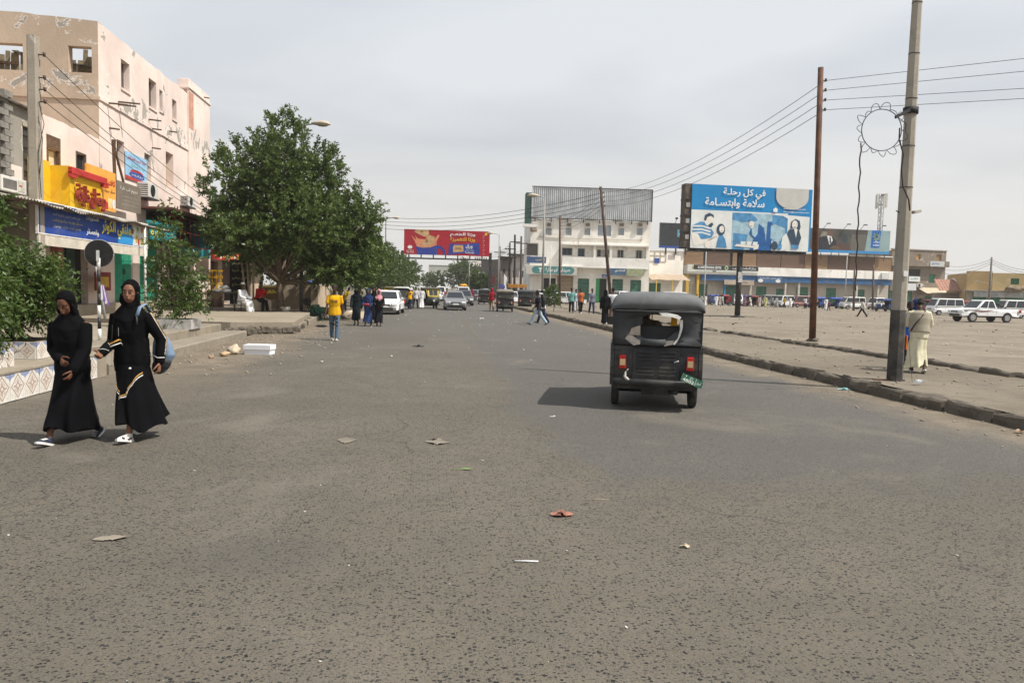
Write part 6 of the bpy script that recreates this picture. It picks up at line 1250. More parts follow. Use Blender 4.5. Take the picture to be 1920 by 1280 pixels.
# ------------------------------------------------------------------ red-roofed shed and yellow house
fY = facD(1813, 108, 1925, 106); yh = thing('yellow_house', 'ochre yellow house with green shutters below at the far right', 'building', fY.o, fY.rz); YW = fY.pt(1960, 500)[0]; YZ = fY.pt(1840, 508)[1]; M_och = stucco('ochre_wash', (.47, .335, .165), (.3, .25, .19), .5, (.36, .26, .14), .8); M_och2 = stucco('pale_ochre', (.60, .46, .235), (.4, .32, .2), .4, (.45, .33, .18), .8)
yd = [RR(fY, ZA, 1640, 652, 1742, 725)]; yg = [RR(fY, ZA, *r) for r in ((1172, 872, 1335, 990), (1360, 872, 1505, 990), (1560, 880, 1780, 990))]; yg = [(a, b, .02, d) for a, b, c, d in yg]; zfl = fY.pt(1840, 545)[1]; xa = fY.pt(*ZA(1420, 700))[0]
wall(MB(), 0, YW, 0, zfl, yg, 0, .3).build('ground_wall', stucco('grey_ground', (.35, .31, .24), (.25, .22, .18), .5, (.25, .2, .15)), yh); wall(MB(), 0, xa, zfl, YZ, [], .4, .3).build('upper_wall', M_och, yh); wall(MB(), xa, YW, zfl, YZ-.25, yd, .2, .3).build('upper_wall', M_och2, yh); MB().bb(0, YW, .7, 10, YZ-.5, YZ-.35).bb(0, .3, .71, 10, 0, YZ-.5).build('shell', M_och, yh); MB().bb(-.2, YW, -.8, .6, zfl-.05, zfl+.12).build('slab', mat((.5, .44, .35), .9), yh)
for a, b, c, d in yd: MB().bb(a, b, .35, .4, c, d).build('green_door', mat((.015, .12, .055), .6), yh)
for a, b, c, d in yg: MB().bb(a, b, .12, .16, c, d).build('green_shutter', mat((.04, .20, .12), .6, .2, 2), yh)
a, b, c, d = RR(fY, ZA, 1170, 815, 1760, 880); 
for k in range(14): MB().bb(a+(b-a)*k/14+.01, a+(b-a)*(k+1)/14, -.7-.03*(k % 2), -.66, c, d).build('fascia_sheet', mat((.34, .34, .32), .6, .2, 2), yh)
p_ = GD(1905, 105.4, 0); kind(MB().rock((p_.x, p_.y, zfl+.35), (2.0, .7, .55), 3, 20, 10).build('scrap_pile', mat((.20, .15, .10), .9, .5, 3, .6)), 'stuff')
fK = facD(1765, 112, 1812, 111); kd = thing('red_roof_shed', 'low shed with rusty red sloping roof left of the yellow house', 'shed', fK.o, fK.rz); KW = fK.pt(1812, 540)[0]; z0, z1 = fK.pt(1780, 545)[1], fK.pt(1780, 529)[1]
MB().bb(0, KW, 0, 6, 0, z0-.3).build('wall', M_bc, kd); corr(-.5, KW+.2, 3, z1+.5, -1.2, z0, .4, .05, .03).build('roof', mat((.34, .17, .12), .8, .2, 2, dirt=.2), kd); MB().bb(KW*.8, KW+1.2, 3.2, 7, 0, fK.pt(1800, 519)[1]).build('dark_red_block', mat((.15, .07, .055), .85, .2), kd); MB().bar((KW*.62, 2.8, z1+.65), (KW+.2, -1.2, z0+.15), .25, .1).build('verge', M_wht, kd)
# ------------------------------------------------------------------ billboards
def board(name, label, f, x0, y0, x1, y1, yb0, m, th=.3, off=0):
    a, b = f.pt(x0, (y0+yb0)/2, off)[0], f.pt(x1, (y1+yb0)/2, off)[0]; xm = (x0+x1)/2
    c, d = f.pt(xm, yb0, off)[1], f.pt(xm, (y0+y1)/2, off)[1]; o = f.o+f.u*a+f.n*off
    t = thing(name, label, 'billboard', (o.x, o.y, 0), f.rz); MB().bb(0, b-a, 0, th, c, d).build('board', m, t); e = bpy.data.objects.new('print', None); 
    return t, b-a, d-c, c
def prints(t, W_, H_, z0, items, y0=-.01):
    for k, (nm, pts, m_) in enumerate(items): MB().flat([(p[0]*W_, z0+p[1]*H_) for p in pts], y0-.0012*k).build(nm, m_, t)
bbp = G(1388, 594); fU = facD(1290, 56.6, 1520, 58.3)
B_blue = mat((.008, .215, .49), .45, .06, 1, 0); B_pale = mat((.68, .70, .68), .5, .08, 1.2, 0); B_mid = mat((.07, .24, .45), .5, .25, 2, 0); B_lt = mat((.32, .47, .55), .5, .2, 2, 0); B_dk = mat((.03, .06, .10), .5, .2, 3, 0); B_skin = mat((.74, .70, .64), .5, .08, 2, 0); B_deep = mat((.015, .10, .30), .5, .2, 2, 0); B_grey = mat((.50, .49, .46), .6, .08, 1, 0)
bl, W_, H_, z0 = board('airline_billboard', 'big blue airline billboard with white Arabic slogan on single black column', fU, 1296, 344, 1521, 356, 468.5, B_blue, .35)
it = [('picture_ground', [(0, 0), (.985, 0), (.985, .56), (.80, .575), (.80, .60), (0, .60)], B_pale)]
it += [('scene_print', [(.335, 0), (.67, 0), (.67, .58), (.335, .58)], B_lt), ('scene_print', [(.345, 0), (.44, 0), (.47, .24), (.35, .26)], B_mid), ('hull_print', [(.335, .58), (.335, .47), (.42, .43), (.50, .45), (.54, .50), (.49, .58)], B_mid), ('scene_print', [(.62, 0), (.67, 0), (.67, .46), (.63, .46)], B_deep), ('scene_print', [(.67, .16), (.80, .10), (.80, .52), (.76, .56), (.67, .57)], B_mid), ('seat_print', [(.66, .20), (.72, .12), (.78, .22), (.78, .36), (.70, .42), (.66, .40)], B_lt)]
# father and child
it += [('shirt_print', [(.01, .20), (.02, .36), (.08, .42), (.13, .40), (.19, .25), (.17, .16), (.08, .14)], B_mid)]
it += [('stripe_print', [(.01, .22+.055*k), (.09, .235+.05*k), (.16, .20+.05*k), (.165, .225+.05*k), (.09, .26+.05*k), (.01, .245+.055*k)], B_pale) for k in range(3)]
it += [('arm_print', [(.0, .24), (.06, .22), (.09, .12), (.22, .20), (.25, .27), (.21, .24), (.10, .06), (.03, .03)], B_skin), ('head_print', blob(.145, .44, .038, .085), B_skin), ('hair_print', [(.105, .44), (.11, .52), (.145, .56), (.18, .53), (.185, .48), (.16, .51), (.13, .49), (.12, .43)], B_dk), ('beard_print', [(.14, .37), (.17, .41), (.183, .38), (.165, .33), (.145, .34)], B_dk), ('hair_print', blob(.245, .30, .035, .095), B_dk), ('face_print', blob(.252, .31, .020, .055), B_skin), ('smile_print', [(.245, .285), (.26, .29), (.252, .275)], B_dk), ('dress_print', [(.21, .02), (.30, .02), (.285, .15), (.26, .22), (.23, .20)], B_mid), ('hand_print', blob(.15, .06, .035, .06), B_skin)]
# cabin attendant
it += [('uniform_print', [(.49, .0), (.63, .0), (.615, .24), (.60, .36), (.55, .43), (.50, .38), (.48, .26), (.52, .18)], B_deep), ('scarf_print', [(.475, .40), (.49, .49), (.53, .50), (.555, .42), (.55, .26), (.53, .20), (.505, .24), (.50, .33)], B_lt), ('face_print', blob(.497, .41, .020, .058), B_skin), ('eye_print', [(.488, .42), (.495, .425), (.495, .415)], B_dk), ('smile_print', [(.485, .378), (.505, .385), (.497, .368)], B_dk), ('cap_print', [(.46, .47), (.52, .505), (.545, .49), (.535, .45), (.50, .455)], B_mid), ('tray_print', [(.36, .05), (.54, .03), (.55, .06), (.38, .085)], B_skin), ('hand_print', [(.52, .0), (.56, .02), (.565, .09), (.53, .08)], B_skin)]+[('cup_print', [(.41+.05*k, .07), (.45+.05*k, .07), (.455+.05*k, .13), (.415+.05*k, .13)], B_pale) for k in range(3)]
# smiling passenger
it += [('blouse_print', [(.84, .10), (.90, .09), (.92, .22), (.90, .33), (.86, .36), (.81, .34), (.80, .28)], B_dk), ('neck_print', [(.855, .36), (.885, .36), (.875, .22)], B_skin), ('hair_print', [(.825, .35), (.83, .48), (.865, .52), (.90, .49), (.91, .40), (.90, .33), (.86, .40)], B_dk), ('face_print', blob(.86, .43, .024, .066), B_skin), ('eye_print', [(.845, .44), (.853, .445), (.853, .435)], B_dk), ('eye_print', [(.868, .445), (.876, .45), (.876, .44)], B_dk), ('smile_print', [(.85, .39), (.872, .40), (.862, .375)], B_dk), ('jeans_print', [(.84, .04), (.90, .04), (.90, .10), (.84, .11)], B_mid), ('sleeve_print', [(.74, .0), (.80, .02), (.82, .14), (.79, .29), (.76, .22)], B_pale), ('wheel_print', blob(.695, .08, .028, .07), B_dk), ('wheel_print', blob(.74, .07, .018, .06), B_mid)]
it += [('grey_shield', [(.69, 1.0), (.965, 1.0), (.965, .86)]+blob(.8275, .86, .1375, .19, 16, 0, -180), B_grey)]
prints(bl, W_, H_, z0, it)
zz = lambda q: z0+q*H_
letters('في كل رحلـة', (.25*W_, .60*W_, zz(.80), zz(.96)), M_swht, bl, -.07, .022); letters('سلامة وابتسـامة', (.105*W_, .595*W_, zz(.64), zz(.80)), M_swht, bl, -.07, .022)
letters('www.tarcoaviation.com', (.755*W_, .945*W_, zz(.665), zz(.69)), M_swht, bl, -.07, .01, ar=False); letters('We.care@tarcoaviation.com', (.755*W_, .975*W_, zz(.61), zz(.64)), M_swht, bl, -.07, .01, ar=False)
MB().flat([(p[0]*W_, zz(p[1])) for p in [(.672, .615), (.705, .615), (.708, .66), (.69, .69), (.67, .66)]], -.07).build('phone_symbol', M_swht, bl)
MB().bb(-.5, -.01, .1, .9, z0-.05, z0+H_+.02).build('side_frame', mat((.10, .08, .065), .8, .4, 3), bl)
for k in range(4): MB().bb(-.52, .0, -.02, .95, z0+H_*k/4, z0+H_*k/4+.1).build('frame_rung', M_blk, bl)
for k in range(3): MB().bb(-.40, -.1, .05, .099, z0+H_*(k+.3)/4+.3, z0+H_*(k+1)/4-.2).build('frame_sheet', mat((.32, .31, .29), .7), bl)
MB().bb(0, W_, .36, .9, z0, z0+H_).build('back_board', mat((.2, .2, .2), .7), bl)
q = fU.pt(1392, 530)[0]-fU.pt(1296, 406)[0]
MB().tube([(q, .6, 0), (q, .6, z0+.2)], .22, 20).build('column', mat((.022, .023, .024), .6, .3, 2, .1, dirt=.2), bl); MB().tube([(q, .6, 0), (q, .6, .12)], [.6, .3], 12).build('base_plate', M_blk, bl); MB().bb(.1, W_-.1, .3, .8, z0-.22, z0-.02).build('beam', M_blk, bl)
MB().box((q-.02, .365, 3.1), (.34, .03, .8)).build('torn_poster', mat((.5, .5, .48), .8, .3, 6), bl)
for k in range(8): MB().bar((W_*(k+.5)/8, .2, z0-.02), (W_*(k+.5)/8, -.5, z0-.30), .05).build('lamp_arm', M_blk, bl)
# left dark roof billboard
fD = facD(1236, 121, 1296, 122); db, W_, H_, z0 = board('dark_billboard', 'dark screen-like billboard with blue edge behind the airline billboard', fD, 1237.5, 418, 1300, 419, 465.5, mat((.028, .034, .038), .4, .2, 1, 0), .4, 1.2)
prints(db, W_, H_, z0, [('blue_edge', [(0, 0), (1, 0), (1, .09), (0, .09)], M_sblue), ('green_tile', [(.52, .46), (1, .46), (1, .74), (.52, .74)], mat((.25, .4, .2), .5)), ('blue_tile', [(.54, .49), (1, .49), (1, .72), (.54, .72)], M_slblue), ('blue_tile', [(.66, .26), (1, .26), (1, .42), (.66, .42)], M_slblue)]); letters('مرجان', (.57*W_, .96*W_, z0+.52*H_, z0+.68*H_), M_swht, db, -.04, .02)
for k in range(3): MB().bb(W_*(.2+.3*k)-.1, W_*(.2+.3*k)+.1, .1, .3, z0-1.0, z0).build('strut', M_blk, db)
MB().bar((W_*.45, 0, z0+H_), (W_*.45, -.3, z0+H_+.6), .07).box((W_*.45, -.4, z0+H_+.75), (.35, .3, .3)).build('floodlight', M_blk, db)
# telecom billboard on the brown building
fT2 = facD(1519, 134.5, 1670, 137); tb2, W_, H_, z0 = board('telecom_billboard', 'wide dark billboard with suited man picture and bright blue logo panel', fT2, 1517, 427, 1668.5, 433, 474.5, mat((.075, .066, .058), .45, .35, .25, 0), .5, .6)
S_d = mat((.016, .018, .03), .5, .2); S_f = mat((.13, .075, .05), .5, .1)
prints(tb2, W_, H_, z0, [('teal_print', [(.69, .10), (1, .10), (1, 1), (.72, 1)], mat((.25, .36, .37), .5, .12, .3, 0)), ('blue_print', [(.0, 0), (1, 0), (1, .11), (0, .11)], M_slblue), ('grey_print', [(.52, .11), (.69, .11), (.70, .8), (.52, .8)], mat((.13, .12, .10), .5, .2, .3)), ('brown_print', [(.32, .11), (.50, .11), (.50, .42), (.32, .42)], mat((.085, .045, .032), .5)), ('window_print', blob(.435, .62, .05, .27), mat((.055, .068, .072), .3)), ('window_print', blob(.435, .62, .038, .21), mat((.035, .045, .05), .3)), ('glow_print', [(.13, .60), (.21, .60), (.22, .85), (.14, .9)], mat((.24, .22, .17), .6)), ('suit_print', [(.10, .11), (.32, .11), (.335, .5), (.28, .66), (.21, .70), (.12, .62)], S_d), ('shirt_print', [(.215, .70), (.265, .72), (.29, .50), (.25, .32)], M_swht), ('tie_print', [(.245, .64), (.262, .64), (.27, .40), (.25, .38)], S_d), ('face_print', blob(.255, .82, .034, .14), S_f), ('hand_print', [(.25, .16), (.36, .13), (.37, .25), (.30, .30)], S_f), ('logo_panel', [(.76, .27), (.87, .27), (.885, 1), (.77, 1)], mat((.012, .14, .48), .4)), ])
lg = mat((.40, .50, .05), .5); cx, cz_ = .825*W_, z0+.72*H_; mb = MB()
for k in range(16):
    a = 2*math.pi*k/16; r0, r1 = .25, (.85 if k % 2 == 0 else .62); p = lambda r, t_: (cx+r*math.cos(a+t_), cz_+r*math.sin(a+t_)); mb.flat([p(r0, -.12), p(r1, -.06), p(r1, .06), p(r0, .12)], -.16)
mb.build('sun_logo', lg, tb2); letters('سوداني', (.785*W_, .865*W_, z0+.44*H_, z0+.56*H_), M_swht, tb2, -.16, .05); letters('sudani', (.785*W_, .86*W_, z0+.34*H_, z0+.42*H_), M_swht, tb2, -.16, .03, ar=False)
for px in (1545, 1583, 1614, 1649): q = fT2.pt(px, 420, .6)[0]-fT2.pt(1517, 450, .6)[0]; MB().bar((q, .1, z0+H_), (q+.35, -.5, z0+H_+.8), .06).box((q+.55, -.6, z0+H_+.85), (.55, .4, .16)).build('floodlight', M_blk, tb2)
for k in range(9): MB().bar((W_*(k+.5)/9, .2, z0-1.3), (W_*(k+.5)/9+.15*(-1)**k, .2, z0), .1).build('strut', M_blk, tb2)
# red biscuit billboard on a gantry over the street
fG = facD(757, 103, 918, 104); B_red = mat((.36, .008, .022), .45, .07, .5, 0)
rb2, W_, H_, z0 = board('biscuit_billboard', 'red biscuit billboard with blue cup spanning the street on a gantry', fG, 757.5, 428.5, 918, 435, 478.5, B_red, .35)
cup = mat((.028, .05, .28), .4, .2, .6, 0); tea = mat((.62, .25, .13), .5, .2, .8, 0); bis = mat((.52, .33, .16), .6, .18, 2, 0); bisd = mat((.30, .16, .07), .6)
prints(rb2, W_, H_, z0, [('splash_print', [(.155, .28), (.12, .55), (.08, .78), (.095, .73), (.14, .58), (.13, .78), (.15, .66), (.19, .62), (.30, .6), (.36, .66), (.40, .82), (.41, .78), (.38, .55), (.38, .34), (.30, .24)], tea), ('biscuit_print', [(.20, .42), (.29, .80), (.36, .72), (.33, .45), (.25, .30)], bis), ('biscuit_print', [(.12, .90), (.135, 1), (.285, 1), (.29, .83), (.26, .70), (.20, .76)], bis), ('biscuit_mark', blob(.265, .55, .018, .08), bisd), ('biscuit_mark', blob(.205, .92, .02, .05), bisd), ('cup_print', [(.155, .0), (.14, .33), (.22, .27), (.31, .30), (.385, .40), (.385, .0)], cup), ('cup_handle', [(.385, .36), (.44, .36), (.475, .22), (.485, .0), (.46, .0), (.45, .18), (.42, .26), (.385, .26)], cup), ('packet_print', [(.515, .02), (.53, .47), (.70, .46), (.88, .53), (.885, .04), (.86, .06), (.70, .10)], cup), ('packet_biscuit', [(.575, .12), (.57, .32), (.585, .42), (.69, .42), (.695, .16)], bis), ('pack_mark', [(.60, .24), (.67, .24), (.67, .32), (.60, .32)], bisd), ('logo_print', blob(.07, .29, .028, .07), M_swht), ('spoon_print', blob(.955, .89, .016, .055), mat((.70, .42, .03), .5))])
letters('وزنا الطعـم', (.535*W_, .83*W_, z0+.74*H_, z0+.93*H_), M_swht, rb2, -.05, .025); letters('وزنا التغميزة', (.535*W_, .83*W_, z0+.54*H_, z0+.74*H_), mat((.72, .42, .03), .5), rb2, -.05, .025)
letters('ورق', (.72*W_, .80*W_, z0+.28*H_, z0+.46*H_), M_swht, rb2, -.05, .02); letters('بسكويت بالشاي', (.71*W_, .82*W_, z0+.18*H_, z0+.25*H_), M_swht, rb2, -.05, .012); letters('Tea Biscuits', (.71*W_, .82*W_, z0+.10*H_, z0+.165*H_), M_swht, rb2, -.05, .012, ar=False); letters('مطاحن', (.03*W_, .115*W_, z0+.13*H_, z0+.19*H_), M_swht, rb2, -.05, .012); letters('Tea Time', (.03*W_, .115*W_, z0+.06*H_, z0+.12*H_), M_swht, rb2, -.05, .012, ar=False)
mb = MB()
for k in range(9): mb.flat([(.92*W_, z0+(.08+.09*k)*H_), (.92*W_+.28-.12*(k % 2), z0+(.08+.09*k)*H_), (.92*W_+.28-.12*(k % 2), z0+(.09+.09*k)*H_), (.92*W_, z0+(.09+.09*k)*H_)], -.12)
mb.build('scale_print', M_swht, rb2)
MB().bb(-.5, W_+.5, .1, .35, z0-.62, z0-.42).build('gantry_beam', M_blk, rb2)
for k in range(7): MB().bb(W_*(k+.4)/7-.08, W_*(k+.4)/7+.08, .1, .3, z0-.45, z0).build('hanger', M_blk, rb2)
for x in (-.2, W_+.15): MB().bb(x-.2, x+.2, .15, .55, 0, z0+.5).build('gantry_post', M_blk, rb2)
# ================================================================== poles and cables on the right
rust = mat((.12, .058, .034), .75, .4, 3, .3, .25, dirt=.3, dcol=(.06, .05, .045))
def pole(label, base, top, r0, r1, m, arms=True, name='utility_pole', n=12):
    t = thing(name, label, 'utility pole', base, 0, 'utility poles round the lot'); d = V(top)-V(base)
    MB().tube([V((0, 0, -.1)), d*.5, d], [r0, (r0+r1)/2, r1], n).build('shaft', m, t)
    if arms:
        for k in range(4): q = d*(1-.045-.035*k); MB().tube([q+V((-.05, 0, 0)), q+V((.22, 0, 0))], .02, 6).tube([q+V((.22, 0, -.04)), q+V((.22, 0, .07))], [.03, .045], 8).build('insulator', ins, t)
    return t, [V(base)+d*(1-.045-.035*k)+V((.22, 0, 0)) for k in range(4)]
rb_ = G(1523, 640); rt = YP(1539, 127, rb_.y); _, A1 = pole('tall rusty steel utility pole on the inner kerb', rb_, (rt.x, rt.y, rt.z), .125, .10, rust)
tag(MB().rock((0, 0, 0), (.28, .26, .14), 2, 12, 7).build('pole_footing', M_kerb, loc=(rb_.x, rb_.y, .05)), 'lump of concrete round the foot of the rusty pole', 'footing')
b2 = GD(1149, 60.5, 0); t2_ = YP(1126, 350, b2.y); _, A2 = pole('wooden pole leaning left in front of the white building', b2, t2_, .15, .11, mat((.085, .055, .042), .9, .3, 3, .4))
b3 = GD(1050, 88, 0); t3_ = YP(1050, 404, b3.y); _, A3 = pole('upright dark brown pole at the lamp side of the white building', b3, t3_, .15, .11, mat((.085, .05, .038), .9, .3, 3, .4))
LBL = ('uppermost', 'second', 'third', 'lowest')
for k in range(4):
    cable('%s cable from the rusty pole back to the leaning pole' % LBL[k], A1[k], A2[k], .9, .011); cable('%s cable from the leaning pole to the dark brown pole' % LBL[k], A2[k], A3[k], .4, .014)
    e = DP(1920, (110, 134, 166, 185)[k], 23.8); e2 = A1[k]+(e-A1[k])*2.4; cable('%s cable leaving the rusty pole to the right edge' % LBL[k], A1[k], e2, .0, .009)
    a_ = DP(716, 401+7*k, 84); d_ = a_-A2[k]; cable('%s cable crossing the street from the leaning pole to the trees' % LBL[k], A2[k], A2[k]+d_*1.1, 1.1, .02)
small = [(955, 118, 455, 'dark pole with crossbar'), (964.5, 116, 440, 'tall thin dark pole'), (976.5, 112, 443, 'thick brown pole nearest the white building'), (936, 112, 462, 'short grey pole behind the lamp')]
for px, dd, py, lb in small:
    b_ = GD(px, dd); tt = DP(px+1, py, dd); tq, _ = pole('%s in the cluster beside the white building' % lb, b_, tt, .2, .14, mat((.075, .055, .045), .9, .3), False)
    h_ = tt.z; MB().bb(-.9, .9, -.06, .06, h_*.88, h_*.88+.14).build('crossbar', M_blk, tq)
for k in range(3): cable('%s short cable in the pole cluster by the white building' % LBL[k], DP(936, 470+4*k, 112), DP(994, 462+5*k, 114), .6, .025); cable('%s cable from the pole cluster over the far street' % LBL[k], DP(955, 460+4*k, 118), DP(915, 470+4*k, 200), .8, .03)
# lamp posts on the right
gp = mat((.30, .285, .26), .6, .2, 3, .1)
l2 = GD(1017, 57.5, .17); lamp('slim street lamp with head turned left before the white building', l2, DP(1017, 372, 57.5).z-.17, -.55, m=gp)
l3 = GD(934, 94, .1); lamp('further street lamp at the edge of the far carriageway', l3, DP(934, 440, 94).z-.1, -.8, m=gp)
l4 = GD(1321, 110, .0); lamp('thin pale lamp column in front of the training centre', l4, DP(1321, 468, 110).z, 0, m=mat((.5, .49, .46), .5)); l5 = GD(1030.5, 84, .0); lamp('thin pale post with small head by the pharmacy', l5, DP(1030.5, 461, 84).z, 0, m=mat((.5, .49, .46), .5)); l6 = GD(1585, 118); lamp('thin grey column before the telecom billboard', l6, DP(1585, 480, 118).z, 0, m=mat((.4, .39, .37), .5))
for px, dd, py, lb in ((1638, 110, 497, 'short brown pole near the concrete pole at the vans'), (1602.5, 100, 505, 'thin dark pole among the parked vans')):
    pole(lb, GD(px, dd), DP(px, py, dd), .16, .12, mat((.11, .08, .065), .9, .3), False)
b_ = GD(1856, 88); tq, A5 = pole('thin grey pole in front of the yellow house', b_, DP(1859.5, 482, 88), .14, .10, mat((.20, .17, .15), .9, .3), False)
for k in range(3): a_ = DP(1859, 486+4*k, 88); cable('%s cable left of the thin grey pole' % LBL[k], a_, DP(1770, 497+8*k, 105), .5, .018); cable('%s cable right of the thin grey pole' % LBL[k], a_, DP(1960, 506+5*k, 80), .5, .018)
# concrete octagonal lamp column with ring ornament
cb = G(1677, 713, .18); ch = 10.2; octm = stucco('column_concrete', (.36, .325, .27), (.08, .075, .07), .9, (.13, .115, .10), 1.3, lo=.70)
dirc = YP(1720, 0, cb.y)-cb; q_ = dirc.x/dirc.z
cc = thing('concrete_lamp_column', 'big octagonal concrete lamp column with dark stained foot on the pavement', 'lamp post', (cb.x, cb.y, .15))
rings = []
for z, r in ((0, .138), (2.0, .128), (4.5, .106), (ch, .058)): rings.append([V((q_*z+r*math.cos(R(22.5+45*k)), r*math.sin(R(22.5+45*k)), z)) for k in range(8)])
MB().loft(rings, True, False).build('shaft', octm, cc)
MB().loft([[V((q_*z+r*math.cos(R(22.5+45*k)), r*math.sin(R(22.5+45*k)), z)) for k in range(8)] for z, r in ((.0, .142), (1.35, .136))], False, False).build('dark_stain_shell', mat((.05, .048, .044), .85, .4, 4, .2, dirt=.6, dcol=(.16, .14, .115)), cc)  # thin shell added to carry the dark grey dirt stain round the column foot
MB().bb(-.42, .18, -.05, .05, .0, .05).bb(-.2, .2, -.2, .2, 0, .02).build('base_plate', rust, cc)
for z in (3.6, 4.35, 5.2, 6.0, 6.9): MB().tube([V((q_*z+(.138-.0085*z+.004)*math.cos(2*math.pi*k/16), (.138-.0085*z+.004)*math.sin(2*math.pi*k/16), z)) for k in range(17)], .008, 5).build('band', M_blk, cc)
z5 = YP(1705, 208, cb.y).z-.15; MB().cyl((q_*z5, 0, z5), .13, .12, 'Z', 14).build('clamp', M_dark, cc); MB().bar((q_*z5, -.05, z5+.03), (q_*z5-.52, -.35, z5-.22), .025, .05).build('bracket_arm', M_dark, cc)
MB().box((-.0, -.145, 2.02), (.09, .01, .1)).build('white_tag', M_white, cc); MB().box((.152, -.05, .75), (.02, .06, .27)).build('orange_tag', mat((.75, .16, .03), .6), cc); MB().tube([(.17, -.1, 1.2), (.18, -.12, .6), (.22, -.2, .02)], .003, 6).build('loose_wire', cab, cc)
zfl_ = YP(1700, 399, cb.y).z-.15; f_ = MB().tube([(q_*zfl_+.1, 0, zfl_), (q_*zfl_+.2, 0, zfl_+.03)], .012, 6).build('floodlight_arm', M_blk, cc); MB().box((q_*zfl_+.23, 0, zfl_+.03), (.14, .12, .06), M=Matrix.Rotation(R(-15), 3, 'Y')).build('floodlight', mat((.45, .43, .38), .5), f_, bev=.01); MB().tube([(q_*zfl_-.1, 0, zfl_), (q_*zfl_-.17, 0, zfl_+.03)], .01, 6).build('hook', M_blk, cc)
rc = YP(1653, 244, cb.y-.2); rr_ = 38*13.4/1390; t = thing('ring_ornament', 'black wire ring with scalloped loops hanging on the concrete column', 'ornament', rc, R(-4)); wm = mat((.03, .028, .027), .6)
MB().tube([(rr_*math.cos(a), 0, rr_*math.sin(a)) for a in [2*math.pi*k/40 for k in range(41)]], .008, 6).build('ring', wm, t); mb = MB(); pts = []
for k in range(15*6+1): a = 2*math.pi*k/90; u_ = (k % 6)/6; am = .10+.05*math.sin((k//6)*2.3); a2 = a+.04*math.sin(k//6*1.7); pts.append(((rr_+am*math.sin(math.pi*u_)**.7)*math.cos(a2), .03*math.sin(k*.9), (rr_+am*math.sin(math.pi*u_)**.7)*math.sin(a2)))
mb.tube(pts, .006, 5).build('scallops', wm, t); MB().tube([(rr_*.75, 0, rr_*.66), (rr_+.1, .05, rr_*.4), (rr_+.14, .1, 0)], .006, 5).build('tie_wire', wm, t)
a_ = YP(1613, 270, cb.y-.2); o = MB().tube([YP(1614+(-10)*k/20+1.5*math.sin(k*1.9), 268+(545-268)*k/20, cb.y-.2+.0*k) for k in range(21)], .012, 6).build('hanging_cable', mat((.05, .035, .03), .7)); tag(o, 'wavy black cable hanging from the ring ornament', 'cable')
o = MB().tube([V((YP(px, py, cb.y-.2).x, cb.y-.2, YP(px, py, cb.y-.2).z)) for px, py in ((1687, 240), (1686, 262), (1694, 290), (1690, 320), (1693, 350), (1704, 375), (1706, 395))], .013, 6).build('hanging_cable', mat((.05, .035, .03), .7)); tag(o, 'looped black cable running down the concrete column', 'cable')
# ------------------------------------------------------------------ cell mast
cm_ = GD(1643, 170); t = thing('cell_mast', 'lattice cell mast with panel antennas behind the telecom billboard', 'mast', cm_); zt = DP(1643, 365, 170).z; zb_ = 6; mm_ = mat((.22, .21, .20), .6)
for sx, sy in ((-1, -1), (1, -1), (1, 1), (-1, 1)): MB().bar((sx*.4, sy*.4, 0), (sx*.35, sy*.35, zt), .1).build('leg', mm_, t)
mb = MB()
for k in range(int(zt/.9)): z = k*.9; s_ = (-1)**k; mb.bar((-.38*s_, -.38, z), (.38*s_, -.38, z+.9), .06).bar((-.38*s_, .38, z), (.38*s_, .38, z+.9), .06).bar((-.38, -.38*s_, z), (-.38, .38*s_, z+.9), .06)
mb.build('lattice', mm_, t)
for dx, dy, dz in ((-1.2, -.3, 0), (-.8, .6, -.2), (1.0, -.3, .2), (1.4, .5, .1), (.1, -.9, -.3)): MB().box((dx, dy, zt-1.6+dz), (.42, .25, 3.0)).build('antenna', mat((.52, .51, .46), .6), t); 
MB().bar((-1.2, 0, zt-1), (1.4, 0, zt-1), .12).bar((-1.2, 0, zt-2.4), (1.4, 0, zt-2.4), .12).box((.3, 0, zt-.3), (.6, .6, .5)).build('headframe', mm_, t)
# ------------------------------------------------------------------ far end of the street
def tower(label, px0, px1, py, D_, m, rows, cols, z0=0):
    f = facD(px0, D_, px1, D_); t = thing('tower_block', label, 'building', f.o, f.rz, 'distant tower blocks'); W_ = f.pt(px1, 520)[0]; Zt = f.pt((px0+px1)/2, py)[1]; hs = []
    for r in range(rows):
        for c in range(cols): hs.append((W_*(c+.25)/cols, W_*(c+.75)/cols, Zt-(r+.75)*3.3, Zt-(r+.30)*3.3))
    wall(MB(), 0, W_, 0, Zt, hs, 0, .5).bb(0, W_, .6, 12, Zt-.6, Zt-.1).build('wall', m, t)
    for h in hs: MB().bb(*h[:2], .3, .35, *h[2:]).build('window', mat((.06, .065, .07), .4), t)
    MB().bb(W_*.3, W_*.6, 2, 7, Zt, Zt+2.5).build('stair_head', m, t); return t
tower('distant pale tower block left of the round tree', 861, 879, 481, 430, M_wht, 5, 4); tower('distant white tower block with balconies behind the red billboard post', 888, 913, 480, 420, M_wht, 6, 6)
tower('distant cream tower behind the tower with balconies', 905, 929, 492, 450, M_cream, 5, 5)
fg = facD(803, 205, 852, 206); t, W_, H_, z0 = board('blank_gantry_billboard', 'blank pale gantry billboard far down the street', fg, 804, 496.5, 850, 497.5, 513, mat((.42, .42, .38), .7, .1, .3), .4)
MB().bb(0, W_, -.1, -.001, z0, z0+.15).bb(0, W_, -.1, -.001, z0+H_-.15, z0+H_).bb(0, W_, .1, .3, z0-.6, z0-.4).build('frame', mat((.35, .34, .31), .7), t)
for x in (.3, W_-.3): MB().bb(x-.2, x+.2, .1, .5, 0, z0).build('post', mat((.35, .34, .31), .7), t)
